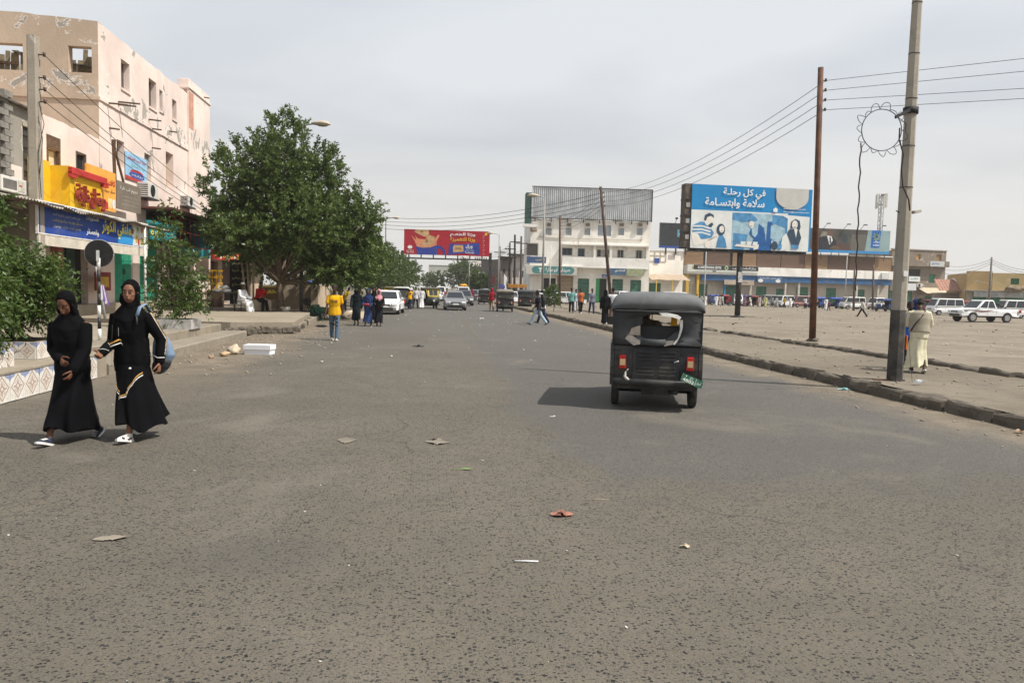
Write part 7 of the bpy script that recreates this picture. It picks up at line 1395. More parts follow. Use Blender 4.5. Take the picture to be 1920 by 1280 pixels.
def ftree(label, px, D_, py, r_x, seed, n=260): p = GD(px, D_); z = DP(px, py, D_).z; tree(label, p, z, r_x, r_x, 1.5, seed, n, 20, .40, .13, .25, 'trees at the far end of the street', m=M_far, ln=1.1)
ftree('broad dark tree at the far end of the street', 866, 190, 487, 4.8, 90, 420); ftree('small round green tree before the white signboard', 896, 130, 512, 1.7, 91, 200); ftree('far small tree at the end of the left row', 812, 190, 512, 3.2, 92, 200)
fs = facD(881, 145, 909, 145.5); t, W_, H_, z0 = board('white_signboard', 'white street signboard behind the small round tree', fs, 881, 509.5, 909, 510, 531, mat((.62, .64, .64), .6, .05), .2)
letters('معرض', (.75*W_, .97*W_, z0+.7*H_, z0+.85*H_), mat((.1, .2, .4), .5), t, -.03, .04); letters('السيارات', (.75*W_, .97*W_, z0+.45*H_, z0+.6*H_), mat((.1, .2, .4), .5), t, -.03, .04)
for x in (.3, W_-.3): MB().bb(x-.1, x+.1, .05, .15, 0, z0).build('post', M_blk, t)
p = GD(879, 118); lamp('thin pale lamp column before the far trees', p, DP(879, 492, 118).z, .5, m=gp)
# dim older buildings by the poles
for k, (a, b, py, D_, c_, lab) in enumerate(((905, 938, 497, 150, (.13, .10, .085), 'dark brown flat-roofed building at the far right kerb'), (938, 960, 483, 140, (.16, .14, .125), 'grey-brown building with pitched edge behind the pole cluster'), (955, 990, 478, 150, (.50, .46, .42), 'pale building wall directly behind the pole cluster'))):
    f = facD(a, D_, b, D_+1); t = thing('old_building', lab, 'building', f.o, f.rz); W_ = f.pt(b, 520)[0]; Zt = f.pt((a+b)/2, py)[1]; hs = [(W_*.15, W_*.4, 4.2, 5.6), (W_*.6, W_*.85, 4.2, 5.6), (W_*.1, W_*.45, .02, 2.6), (W_*.55, W_*.9, .02, 2.6)]
    wall(MB(), 0, W_, 0, Zt, hs, 0, .3).bb(0, W_, .31, 10, Zt-.5, Zt-.3).bb(0, .3, .31, 10, 0, Zt-.5).build('wall', stucco('old_wall_%d' % k, c_, V(c_)*.6, .5, V(c_)*.7), t); MB().bb(-.6, W_+.4, -1.2, .2, Zt, Zt+.18).build('eave', M_blk, t)
    for h in hs: MB().bb(h[0], h[1], .15, .2, h[2], h[3]).build('opening_panel', mat((.05, .05, .05), .6), t)
f = facD(908, 118, 917, 118); sign_on(f, lambda x, y: (x, y), (920, 517, 927, 533), 0, mat((.28, .05, .05), .6), 'street_banner', 'dull red hanging banner by the far poles', None, th=.05); sign_on(f, lambda x, y: (x, y), (963, 501, 973, 520), 0, mat((.55, .50, .50), .6), 'street_banner', 'pale poster with red top among the pole cluster', None, th=.05)
ow = GD(970, 92); t = thing('market_awning', 'orange fringed market awning beside the white building', 'awning', ow, R(-6)); MB().box((0, 0, 2.35), (2.3, 1.6, .08)).build('roof', mat((.45, .25, .05), .8), t)
for k in range(12): MB().bb(-1.12+k*.187, -.95+k*.187, -.83, -.80, 1.95, 2.33).build('fringe', mat(((.50, .22, .03), (.40, .16, .03))[k % 2], .8), t)
for x in (-1.05, 1.05):
    for y in (-.7, .7): MB().bb(x-.04, x+.04, y-.04, y+.04, 0, 2.3).build('post', M_wood, t)
wf_ = GD(944, 96); t = thing('white_flag', 'narrow white flag banner drooping by the far lamp', 'flag', wf_); MB().tube([(0, 0, 0), (0, 0, 3.9)], .03, 6).build('staff', M_blk, t); MB().add([(0, 0, 3.8), (.45, 0, 3.2), (.30, .1, 2.4), (.4, .0, 1.7), (.0, 0, .9)], [(0, 1, 2, 3, 4)]).build('cloth', M_swht, t)
p = GD(941, 92); t = thing('road_sign', 'blue round no-parking sign by the far kerb', 'road sign', p); MB().tube([(0, 0, 0), (0, 0, 2.2)], .03, 6).build('post', M_blk, t); MB().cyl((0, -.04, 2.0), .38, .03, 'Y', 20).build('disc', mat((.03, .09, .3), .5), t); MB().bar((-.24, -.06, 1.76), (.24, -.06, 2.24), .01, .06).build('slash', M_red, t)
# ================================================================== the two women in the foreground
BLK = (.0035, .0035, .0045); NEAR = dict(vox=.010, face=True, woman=True, group='two women walking in front')
SK = (.20, .095, .054)
w1 = G(138, 826)
person('woman in black abaya and headscarf looking down, walking beside the taller woman', (w1.x, w1.y, 0), 189, 1.60, 'robe', BLK, scarf=(.0032, .0032, .004), skin=(.135, .06, .034), shoe=(.02, .025, .045), legs=((-17, 10), (20, 2)), arms=((14, 3, 26, 25), (-4, 9, 80, 48)), palms=(V((.7, .5, -.3)), V((-.9, -.2, -.3))), hd=(3, 24), lean=3, hem=.15, flare=2.0, wind=(.03, -.05), **NEAR)
w2 = G(245, 822)
_, K = person('taller woman in black striped tracksuit and headscarf with a backpack', (w2.x, w2.y+.06, 0), 192, 1.70, 'tracksuit', BLK, scarf=(.0032, .0032, .004), skin=SK, shoe=(.62, .60, .55), legs=((16, 2), (-12, 10)), arms=((-20, 24, 38, 30), (10, 3, 58, 10)), palms=(V((.9, .3, 0)), V((-.6, .3, .5))), hd=(16, 2), lean=0, hem=.17, flare=2.0, wind=(-.13, -.02), **NEAR)
par = _
def ribbon(name, pts, wd, side, m, target, off=.005):
    mb = MB(); vs = []; n = len(pts)
    P = [V(p) for p in pts]; Q = []
    for a, b in zip(P, P[1:]): Q += [a.lerp(b, k/8) for k in range(8)]
    Q.append(P[-1])
    for q in Q: vs += [q-V(side)*wd/2, q+V(side)*wd/2]
    mb.add(vs, [(2*i, 2*i+1, 2*i+3, 2*i+2) for i in range(len(Q)-1)], True); o = mb.build(name, m, par); s_ = o.modifiers.new('wrap', 'SHRINKWRAP'); s_.target = target; s_.offset = off; s_.wrap_mode = 'ABOVE_SURFACE'
    d_ = o.modifiers.new('s', 'SOLIDIFY'); d_.thickness = .002
    return o
f, U, A = K['f'], K['U'], K['A']; gold, wht = mat((.50, .27, .06), .8), mat((.62, .60, .57), .8)
sh, e, w_, d = A[0]
out = V((-1, 0, 0))
ribbon('gold_stripe', [f(sh+V((-.05, 0, .06))), f(sh.lerp(e, .5)+out*.12), f(e+out*.12), f(e.lerp(w_, .7)+out*.10)], .012, (0, 1, 0), gold, K['up']); ribbon('white_stripe', [f(sh+V((-.05, .02, .06))), f(sh.lerp(e, .5)+out*.12+V((0, .02, 0))), f(e+out*.12+V((0, .02, 0))), f(e.lerp(w_, .7)+out*.10+V((0, .02, 0)))], .008, (0, 1, 0), wht, K['up'])
ribbon('cuff_stripe', [f(w_+V((-.1, .0, .05))), f(w_+V((0, .12, .06))), f(w_+V((.1, .0, .07)))], .008, (0, 0, 1), wht, K['up']); sh2, e2, w2_, d2 = A[1]; ribbon('cuff_stripe', [f(w2_-d2*.05+V((.1, 0, 0))), f(w2_-d2*.05+V((0, .1, .04))), f(w2_-d2*.05+V((-.1, 0, 0)))], .008, (0, .3, 1), wht, K['up'])
for dz, m_, nm in ((0, gold, 'gold_stripe'), (-.028, wht, 'white_stripe')):
    ribbon(nm, [f(U(.14, .20, .205+dz)), f(U(.02, .22, .17+dz))], .014, (0, 0, 1), m_, K['up'])
    ribbon(nm, [V((.17, .2, .62+dz)), V((.06, .3, .585+dz)), V((-.02, .32, .555+dz))][::-1], .010, (0, 0, 1), m_, K['lw']); ribbon(nm, [V((-.02, .34, .50+dz)), V((-.08, .32, .56+dz)), V((-.15, .25, .68+dz)), V((-.22, .12, .74+dz))], .014, (0, 0, 1), m_, K['lw'])
MB().limb([f(U(.03, .19, .33)), f(U(.028, .192, .24))], [.0022, .0022], 6).build('zip', mat((.3, .3, .3), .4), par); MB().tube([f(U(.115, .165, .36)), f(U(.118, .178, .1)), f(U(.12, .172, -.1))], .0012, 5).build('earphone_wire', mat((.08, .06, .04), .6), par)
for hp_, k_, a_, g_ in K['L']:
    fm = rot('X', max(-55, min(28, g_))); q_ = lambda x, y, z: f(a_+fm@V((x, y, z)))
    for nm, P_, R_ in (('heel_patch', ((0, -.062, -.02), (0, -.06, -.05)), (.022, .026)), ('toe_patch', ((-.024, .135, -.045), (.024, .135, -.045)), (.020, .020)), ('side_patch', ((.036, .0, -.03), (.038, .06, -.05)), (.009, .012)), ('side_patch', ((-.036, .0, -.03), (-.038, .06, -.05)), (.009, .012))): MB().limb([q_(*p_) for p_ in P_], list(R_), 8).build(nm, M_dark, par)
MB().limb([f(V((-.10, .19, .80))), f(V((-.10, .197, .80)))], [.012, .012], 8).build('button', wht, par)
bk = thing('backpack', 'pale blue and grey backpack hanging low on the taller woman', 'backpack', (w2.x, w2.y+.06, 0), R(-192)); bm = mat((.16, .225, .32), .7, .12, 9, .2); bg_ = mat((.035, .037, .042), .6)
mb = MB(); mb.limb([(-.24, -.17, 1.02), (-.25, -.19, .90), (-.23, -.18, .79)], [.10, .125, .09], 16, .72, (0, 1, 0)); soft(mb.build('bag', bm, bk), .009); mb = MB(); mb.limb([(-.26, -.17, .82), (-.20, -.19, .76)], [.085, .085], 14); soft(mb.build('base', bg_, bk), .009)
s_ = K['s']; MB().tube([(-.15, -.10, 1.36), (-.145, -.02, 1.45), (-.14, .07, 1.42), (-.14, .125, 1.33)], .022, 8, fl=.35).build('strap', bm, bk); MB().tube([(-.14, .128, 1.33), (-.15, .135, 1.24)], .014, 8, fl=.35).build('strap_webbing', bg_, bk); MB().tube([(-.15, -.1, 1.36), (-.2, -.16, 1.12)], .02, 8, fl=.4).build('strap', bm, bk)
for z in (.88, .97): MB().tube([(-.33, -.24, z), (-.26, -.29, z-.02), (-.16, -.27, z)], .004, 5).build('zip', bg_, bk)
# ================================================================== other people
def at(px, py, z=0): p = G(px, py, z); return (p.x, p.y, z)
def af(px, D_, z=0): p = GD(px, D_, z); return (p.x, p.y, z)
ym, K = person('man in yellow printed T-shirt and ripped blue jeans walking towards the camera', at(627, 638), 182, 1.73, 'shirt', (.68, .36, .012), (.10, .145, .20), skin=(.06, .028, .018), legs=((10, 4), (-6, 12)), arms=((-12, 9, 14), (14, 9, 14)), vox=.0109, face=True, group='people in the street', shoe=(.20, .13, .09))
f, U = K['f'], K['U']; o = letters('DENIM', (-.13*K['s'], .13*K['s'], f(U(0, 0, .26)).z, f(U(0, 0, .33)).z), mat((.03, .03, .03), .8), ym, .2, .02, ar=False)
for v in o.data.vertices: v.co.x = -v.co.x
s_ = o.modifiers.new('wrap', 'SHRINKWRAP'); s_.target = K['up']; s_.offset = .006; s_.wrap_mode = 'ABOVE_SURFACE'
par = ym
for x, z, wd in ((-.09, .70, .07), (-.10, .58, .06), (-.09, .47, .05), (.10, .50, .05)): ribbon('torn_patch', [(x-.05, .2, z), (x+.05, .2, z)], wd, (0, 0, 1), mat((.02, .018, .02), .9), K['lw'])
walk = dict(legs=((16, 4), (-12, 16)), vox=.016); walk2 = dict(legs=((-12, 16), (18, 4)), vox=.016); stand = dict(legs=((2, 1), (-2, 1)), vox=.022)
NV = (.010, .016, .045); T3 = 'women walking together on the left verge'
person('woman all in black with covered face, leftmost of the four women', at(668, 609.5), 180, 1.64, 'robe', (.012, .017, .02), scarf=(.006, .007, .012), veil=True, hem=.25, group=T3, woman=True, **walk)
person('woman in navy blue dress and blue headscarf holding a red purse', at(690, 611), 184, 1.60, 'robe', (.025, .045, .12), scarf=(.015, .03, .09), hem=.2, group=T3, arms=((10, 6, 60), (5, 8, 70)), woman=True, **walk2)
person('woman with pink headscarf and black clothes, right of the blue dress', at(710, 611.5), 180, 1.58, 'robe', (.011, .011, .014), scarf=(.52, .24, .27), hem=.18, group=T3, arms=((15, 8, 60), (15, 8, 70)), woman=True, **walk)
person('woman in black headscarf half hidden behind the blue dress', at(701, 606), 178, 1.68, 'robe', (.010, .010, .012), scarf=(.006, .006, .007), hem=.2, group=T3, woman=True, **walk2)
q = G(690, 611); tag(MB().limb([(0, 0, 0), (.12, 0, 0)], [.06, .06], 10).build('purse', mat((.28, .02, .03), .5), loc=(q.x-.1, q.y-.24, .92)), 'small red purse held by the woman in blue', 'purse')
person('man in grey shirt standing in the tree shade by pink posts', af(614, 44, .05), 150, 1.75, 'shirt', (.10, .10, .11), (.03, .03, .035), group='people under the trees', **stand)
person('person in yellow top bending at the stall in the tree shade', af(646, 47, .05), 120, 1.65, 'shirt', (.55, .38, .02), (.02, .02, .02), lean=30, group='people under the trees', **stand)
yb_ = af(768, 57); person('man in yellow shirt carrying a red bucket beside parked rickshaw', yb_, 5, 1.74, 'shirt', (.68, .36, .012), (.02, .025, .05), **walk)
t = thing('bucket', 'orange-red plastic bucket held by the man in yellow shirt', 'bucket', (yb_[0]-.38, yb_[1], .42)); MB().tube([(0, 0, 0), (0, 0, .36)], [.14, .19], 16).build('pail', mat((.75, .10, .03), .45), t); MB().tube([(.18*math.cos(a), 0, .36+.22*math.sin(a)) for a in [math.pi*k/10 for k in range(11)]], .008, 5).build('handle', M_blk, t)
person('man in white shirt and dark trousers left of the waistcoat man', af(779.5, 59), 20, 1.78, 'shirt', (.62, .60, .62), (.03, .03, .035), long_=True, **walk2)
person('man in white robe and dark waistcoat beside the front-facing rickshaw', af(790.5, 60), 10, 1.76, 'robe', (.66, .65, .64), cap=(.7, .7, .68), hem=.1, **walk)
person('person in red long shirt and shorts walking away along right lane', af(922.5, 59), 0, 1.78, 'shirt', (.30, .012, .025), (.40, .28, .18), scarf=(.30, .012, .025), **walk)
person('person in red shirt behind the grey saloon on its left', af(838, 66), 0, 1.7, 'shirt', (.35, .03, .03), (.03, .03, .04), **stand)
person('woman in dark red robe behind the grey saloon on its right', af(885, 78), 10, 1.66, 'robe', (.20, .012, .03), scarf=(.2, .012, .03), **stand)
cp = at(1008, 609); person('man with black backpack and pale jeans crossing the road', cp, 280, 1.76, 'shirt', (.015, .017, .03), (.36, .45, .52), legs=((26, 4), (-22, 14)), vox=.014, arms=((-15, 8, 20), (15, 8, 20)))
t = thing('backpack', 'black backpack worn by the crossing man', 'backpack', cp, R(-280)); mb = MB(); mb.limb([(0, -.22, 1.40), (0, -.27, 1.2), (0, -.25, 1.0)], [.15, .18, .15], 14, .75, (0, 1, 0)); soft(mb.build('bag', mat((.012, .012, .015), .7), t), .016); MB().limb([(0, -.2, 1.5), (.0, -.05, 1.54)], [.06, .05], 10).build('white_collar', mat((.6, .6, .6), .8), t)
person('person in white and dark blue half hidden beside the crossing man', at(1017, 606), 275, 1.74, 'shirt', (.62, .62, .62), (.03, .045, .09), **walk2)
GP = 'pedestrians on the right pavement'
person('man in teal shirt and black trousers walking away on the pavement', at(1071, 586, .17), 8, 1.78, 'shirt', (.14, .34, .31), (.012, .012, .014), group=GP, **walk); person('man in orange shirt carrying a bag, walking towards camera', at(1088, 587, .17), 182, 1.80, 'shirt', (.42, .13, .055), (.014, .014, .016), group=GP, shoe=(.6, .6, .6), **walk2)
person('man in grey shirt and blue jeans, right of the orange shirt man', at(1109, 588, .17), 178, 1.76, 'shirt', (.17, .17, .21), (.02, .03, .10), long_=True, group=GP, **walk); person('man in pale blue shirt hidden behind the teal shirt man', at(1079, 584, .17), 180, 1.72, 'shirt', (.40, .48, .58), (.5, .5, .52), group=GP, **walk2)
q = at(1134, 608, .17); person('woman in black abaya with black handbag by the leaning pole', q, 20, 1.62, 'robe', (.009, .009, .011), scarf=(.006, .006, .007), hem=.08, shoe=(.6, .6, .6), group=GP, woman=True, vox=.014, legs=((12, 4), (-10, 8)), arms=((-8, 8, 14), (20, 8, 80))); tag(MB().limb([(0, 0, 0), (.02, 0, .1)], [.16, .13], 12, .6).build('handbag', mat((.012, .012, .014), .5), loc=(q[0]+.2, q[1]-.12, 1.05)), 'round black handbag of the woman in abaya', 'bag')
person('man in white shirt half hidden behind the torn-curtain rickshaw', at(1148, 606, .17), 10, 1.78, 'shirt', (.62, .62, .63), (.10, .06, .045), long_=True, group=GP, **walk2)
q = at(1719, 697, .17); person('man in cream robe and sand waistcoat with bowed head beside the concrete column', q, 25, 1.60, 'robe', (.60, .56, .40), hem=.13, flare=1.8, wind=(-.06, .04), vox=.0109, legs=((8, 6), (-12, 12)), arms=((18, 10, 95), (25, 14, 105)), hd=(-25, 32), lean=10, skin=(.06, .035, .025), group='people by the concrete column', shoe=(.06, .04, .03))
t = thing('waistcoat', 'sand-coloured waistcoat with dark strap worn over the cream robe', 'waistcoat', q, R(-25)); s_ = 1.6/1.75
mb = MB(); T_ = rot('X', -10)
mb.loft([[V((0, 0, .93*s_))+T_@V((rx*math.cos(a), ry*math.sin(a)-.01, z))*s_ for a in [2*math.pi*k/30 for k in range(30)]] for z, rx, ry in ((-.02, .225, .165), (.15, .215, .16), (.3, .225, .17), (.42, .215, .155), (.49, .13, .10))], True, True); soft(mb.build('cloth', mat((.33, .29, .22), .9, .12, 8, .3), t), .01); MB().tube([V((0, 0, .93*s_))+T_@V(p)*s_ for p in ((.10, -.10, .50), (.03, -.175, .36), (-.12, -.165, .16), (-.20, -.1, .0))], .014, 8, fl=.4).build('strap', M_dark, t)
person('boy in blue shirt half hidden behind the concrete column', at(1699, 690, .17), 200, 1.48, 'shirt', (.03, .14, .62), (.02, .025, .05), vox=.014, skin=(.05, .028, .02), group='people by the concrete column', legs=((3, 2), (-3, 2)), arms=((20, 8, 70), (25, 8, 80)))
person('person in dark blue scarf behind the man in cream robe', at(1710, 676, .1), 170, 1.62, 'robe', (.03, .05, .16), scarf=(.02, .035, .12), vox=.018, group='people by the concrete column')
person('man in white shirt and black trousers striding across the vacant lot', at(1616, 594), 290, 1.78, 'shirt', (.60, .58, .52), (.012, .012, .014), legs=((28, 2), (-24, 12)), vox=.02, group='people in the vacant lot')
CR_ = [(1307, 104, (.28, .20, .15), (.03, .03, .03), 'shirt', 'man in brown jacket beside the torn-curtain rickshaw roof'), (1323, 112, (.66, .66, .64), None, 'robe', 'man in white robe nearest the pale lamp column'), (1344, 114, (.68, .68, .68), None, 'robe', 'man in white robe by the dark red van'), (1355.5, 115, (.38, .38, .38), (.4, .4, .42), 'shirt', 'man in grey shirt left of red shirt man'), (1369, 114, (.40, .02, .03), (.10, .10, .12), 'shirt', 'man in red shirt among the parked vans'), (1397, 113, (.20, .10, .16), None, 'robe', 'woman in purple top and white skirt right of billboard column'), (1425, 113, (.42, .36, .32), None, 'robe', 'person in beige robe beside maroon rickshaw'), (1436.5, 113, (.48, .44, .20), None, 'robe', 'person in pale yellow robe beside maroon rickshaw'), (1457.5, 112, (.28, .28, .28), None, 'robe', 'person in grey robe before the grey van'), (1472, 111, (.60, .36, .03), (.03, .03, .03), 'shirt', 'man in yellow shirt at the open van door'), (1483, 111, (.66, .62, .66), None, 'robe', 'person in white skirt and dark top by the open van'), (1511, 104, (.60, .60, .62), (.02, .02, .03), 'shirt', 'man in white shirt left of the rusty pole'), (1550, 100, (.66, .66, .68), None, 'robe', 'man in flowing white robe right of the rusty pole'), (1555.5, 93, (.16, .015, .02), (.12, .015, .02), 'shirt', 'child in dark red walking by the blue rickshaw')]
for k_, (px_, n_) in enumerate(((1316, 'left of the pale lamp column'), (1332, 'right of the pale lamp column'), (1350, 'between the first two white robes and the red shirt'), (1377, 'just right of the red shirt man'), (1408, 'right of the billboard column behind the purple top'), (1449, 'beside the grey minivan nose'), (1464, 'at the grey minivan rear'), (1496, 'left of the rusty pole'), (1528, 'just right of the rusty pole'), (1590, 'in front of the clean white minivan'))):
    c_ = ((.55, .55, .55), (.06, .07, .10), (.36, .33, .28), (.14, .12, .13), (.60, .58, .52))[k_ % 5]
    CR_.append((px_, 116+1.3*(k_ % 4), c_, (.05, .05, .06), ('robe', 'shirt')[k_ % 2], '%s-clothed bystander %s' % (('white', 'dark', 'tan', 'charcoal', 'cream')[k_ % 5], n_)))
for k, (px, D_, ca, cb_, ft, lb) in enumerate(CR_): person(lb, af(px, D_), (150, 20, 200, 340, 90)[k % 5], 1.36 if 'child' in lb else 1.74, ft, ca, cb_ or ca, group='people in the vacant lot', vox=.03, hem=.08, scarf=(.1, .05, .1) if 'woman' in lb else None, legs=((12, 4), (-10, 12)))
# ================================================================== vehicles
hp = (G(1150, 757)+G(1300, 763))/2
tuktuk('black rickshaw with torn rear curtain and bent green number plate', (hp.x, hp.y+.02, 0), 15, torn=True, roof=(.105, .108, .112), rear=(.050, .052, .056), frame=(.60, .30, .01), group='three-wheeled rickshaws')
tuktuk('olive-hooded rickshaw driving away in the right lane', af(947, 57), 2, roof=(.17, .155, .125), rear=(.07, .066, .056), driver=False); tuktuk('dark rickshaw close right of the olive-hooded rickshaw', af(985, 69), 4, roof=(.045, .05, .06), rear=(.035, .04, .048), driver=False); tuktuk('dark open-sided rickshaw turned sideways near the lamp', af(1003, 82), 70, roof=(.05, .053, .05), driver=False); tuktuk('dark rickshaw parked beyond the red shirt walker', af(908, 82), 5, roof=(.06, .065, .07), driver=False)
tuktuk('black rickshaw with yellow windscreen frame facing the camera', af(806, 62), 170, frame=(.55, .42, .08), roof=(.09, .085, .06), body=(.02, .03, .022)); tuktuk('black rickshaw with pale hood parked behind the bucket man', af(757.5, 58), 186, roof=(.42, .42, .40), rear=(.05, .05, .05), driver=False); tuktuk('yellow rickshaw parked behind the white saloon', af(736, 62), 182, roof=(.12, .10, .05), body=(.62, .40, .02), frame=(.65, .42, .02), driver=False)
car('white saloon car parked facing the camera behind the women', af(729, 47.2), 184, 4.35, 1.72, 1.47, (.74, .75, .76)); car('grey saloon car driving towards the camera', af(853, 59), 180, 4.4, 1.72, 1.47, (.20, .205, .215))
FC = [(871, 75, 1.55, (.10, .105, .11), 'sedan', 'dark car directly behind the grey saloon'), (868, 92, 1.9, (.70, .70, .70), 'suv', 'white four-wheel-drive with orange roof load'), (818, 96, 1.5, (.70, .70, .71), 'sedan', 'white car behind the front-facing rickshaw'), (826, 112, 1.9, (.72, .72, .72), 'van', 'white van far down the left lane'), (893, 100, 1.6, (.20, .25, .26), 'sedan', 'blue-grey car by the dark red woman'), (912, 112, 1.75, (.68, .68, .68), 'suv', 'white car under the far signs'), (968, 88, 1.5, (.66, .66, .66), 'sedan', 'white car behind the awning side rickshaw'), (1048, 96, 1.5, (.66, .67, .68), 'sedan', 'pale car left of the dark brown pole'), (1066, 90, 1.6, (.72, .72, .72), 'sedan', 'white car right of the dark brown pole'), (1032, 101, 1.8, (.70, .70, .70), 'van', 'white van behind the small lot shrub'), (1165, 90, 1.85, (.70, .70, .70), 'van', 'white minivan behind the grey-shirt man'), (1268, 92, 1.9, (.72, .72, .71), 'van', 'white minivan behind the torn-curtain rickshaw')]
for k, (px, D_, hh, cc_, st_, lb) in enumerate(FC): car(lb, af(px, D_), (180, 0, 185, 180, 20, 0, 60, 80, 95, 70, 178, 100)[k], 3.6 if st_ == 'van' else 4.3, 1.6 if st_ == 'van' else 1.7, hh, cc_, st_, group='vehicles further down the street')
q = af(868, 92); t = thing('roof_load', 'orange bundle on the roof of the white four-wheel-drive', 'load', (q[0], q[1], 1.92)); MB().rock((0, 0, .12), (.72, .9, .3), 4, 16, 8).build('bundle', mat((.65, .32, .03), .7, .2, 4), t)
VN = [(1335, 122, (.05, .09, .30), 'tuk', 'blue rickshaw at the left end of the lot row'), (1362, 122, (.20, .03, .035), 'tuk', 'maroon rickshaw behind the red shirt man'), (1384, 121, (.66, .66, .66), 'van', 'white minivan left of the billboard column'), (1405, 121, (.05, .09, .32), 'tuk', 'blue rickshaw right of the billboard column'), (1418, 117, (.13, .035, .035), 'tuk', 'maroon rickshaw with cargo in the lot row'), (1447, 118, (.34, .34, .34), 'van', 'grey minivan with sliding door in the lot row'), (1472, 117, (.60, .60, .60), 'van', 'white minivan with open tailgate'), (1505, 118, (.25, .10, .09), 'van', 'white and maroon van beside the rusty pole'), (1541, 116, (.05, .10, .34), 'tuk', 'blue rickshaw just right of the rusty pole'), (1573, 115, (.03, .08, .34), 'tuk', 'bright blue rickshaw behind the white robe man'), (1600, 112, (.72, .72, .70), 'van', 'clean white minivan in the middle of the lot row'), (1645, 116, (.70, .70, .68), 'van', 'white minivan seen from its rear corner left of the concrete column'), (1668, 100, (.02, .045, .16), 'tuk', 'dark blue rickshaw next to the concrete column'), (1750, 92, (.16, .03, .035), 'tuk', 'maroon rickshaw behind the white van by cream robe man'), (1795, 94, (.16, .035, .035), 'tuk', 'maroon rickshaw between white van and pickup')]
HD = {1600: 268, 1447: 272, 1384: 200, 1472: 240, 1505: 265, 1645: 235}
for px, D_, cc_, k_, lb in VN:
    if k_ == 'van': car(lb, af(px, D_), HD.get(px, 262), 3.7, 1.55, 1.85, cc_, 'van', group='minivans parked round the lot', name='minivan', cat='van')
    else: tuktuk(lb, af(px, D_), (265, 275, 250, 100)[int(px) % 4], roof=V(cc_)*1.1, body=cc_, rear=V(cc_)*.8, driver=False, detail=False, plate=False, group='rickshaws parked round the lot')
car('white minivan parked behind the pickup front', af(1774, 84), 268, 3.9, 1.6, 1.9, (.74, .75, .74), 'van', group='minivans parked round the lot', name='minivan', cat='van'); car('white minivan at the right edge behind the pickup tail', af(1905, 78), 272, 3.9, 1.6, 1.9, (.72, .72, .71), 'van', group='minivans parked round the lot', name='minivan', cat='van')
car('white double-cab pickup with red side stripe parked in the lot', af(1847, 60.5), 268, 5.3, 1.82, 1.80, (.76, .77, .77), 'pickup', stripes=True, name='pickup_truck', cat='pickup', group='vehicles in the vacant lot')
# small lot shrub, thin marker post
q = af(1033, 74); bush('small dusty shrub on the pavement before the pharmacy', q, stemset(4, 1.0, .4, .03, random.Random(9)), [(0, 0, 1.0, .8, .8, .8), (.2, 0, 1.6, .5, .5, .5)], 160, 33, 14, .2, .05, .5, group='shrubs by the far pavement')
q = at(1038, 584, .17); tag(MB().tube([(0, 0, 0), (.18, 0, 1.9)], .025, 6).build('marker_post', M_blk, loc=q), 'thin dark marker post tilted beside the kerb', 'post')
# ================================================================== litter
def litter(label, px, py, mb, m, z=.004, cat='litter', name='litter', rz=0): p = G(px, py); return tag(mb.build(name, m, loc=(p.x, p.y, z), rz=rz), label, cat, 'litter on the road')
r_ = random.Random(8)
def scrap(w_, h_, seed, lift=.02):
    n = 9; pts = []; mb = MB()
    for j in range(5):
        for i in range(n): x = -w_/2+w_*i/(n-1); y = -h_/2+h_*j/4; el = math.sqrt(max(.08, 1-((j-2)/2.1)**2)); pts.append((x*el*(1+.7*noise.noise(V((j*.9, seed*1.7, 0))))+.25*w_*noise.noise(V((seed, j*.6, 3))), y*(1+.8*noise.noise(V((i*.8, seed*1.3, 5)))), .004+lift*abs(noise.noise(V((x*14, y*14, seed))))*1.6))
    return mb.add(pts, [(j*n+i, j*n+i+1, (j+1)*n+i+1, (j+1)*n+i) for j in range(4) for i in range(n-1)], True)
litter('crumpled reddish plastic wrapper on the near road', 1054, 966, scrap(.17, .10, 3, .04), mat((.27, .115, .08), .45, .35, 30, .3), name='plastic_wrapper', cat='wrapper')
litter('white drinking straw lying on the near road', 987, 1054, MB().tube([(-.075, .004, .006), (0, 0, .006), (.075, -.004, .006)], .0045, 8), mat((.8, .8, .8), .4), name='straw', cat='straw', rz=R(-4))
o = litter('green leaf with long stalk lying on the road', 866, 881, MB().add([(-.02, 0, .01), (.03, .022, .014), (.085, .012, .012), (.10, 0, .02), (.06, -.02, .01)], [(0, 1, 2, 3, 4)]).tube([(-.10, -.03, .006), (-.02, 0, .01)], .003, 5), mat((.16, .26, .07), .6), name='leaf', cat='leaf')
litter('pale torn paper on the left foreground', 205, 1010, scrap(.2, .09, 7, .004), mat((.24, .205, .16), .8), name='paper', cat='paper', rz=.3); litter('small tan paper scrap on the right of the road', 1284, 1026, scrap(.06, .05, 8), mat((.5, .42, .3), .8), name='paper', cat='paper')
litter('thin dry stem on the road above the red wrapper', 1120, 938, MB().tube([(-.10, 0, .006), (0, .006, .008), (.09, -.01, .006)], .0025, 5), mat((.42, .36, .25), .9), name='stem', cat='stem')
litter('dark rag on the road behind the carton', 783, 650, scrap(.35, .2, 9, .05), mat((.03, .03, .03), .8), name='rag', cat='rag'); litter('crushed tan scrap by the right kerb corner', 1912, 812, scrap(.12, .1, 10, .06), mat((.5, .36, .24), .8), name='paper', cat='paper')
litter('turquoise plastic scrap at the foot of the right kerb', 1580, 731, scrap(.30, .08, 11, .04), mat((.2, .42, .42), .5), name='plastic_scrap', cat='plastic')
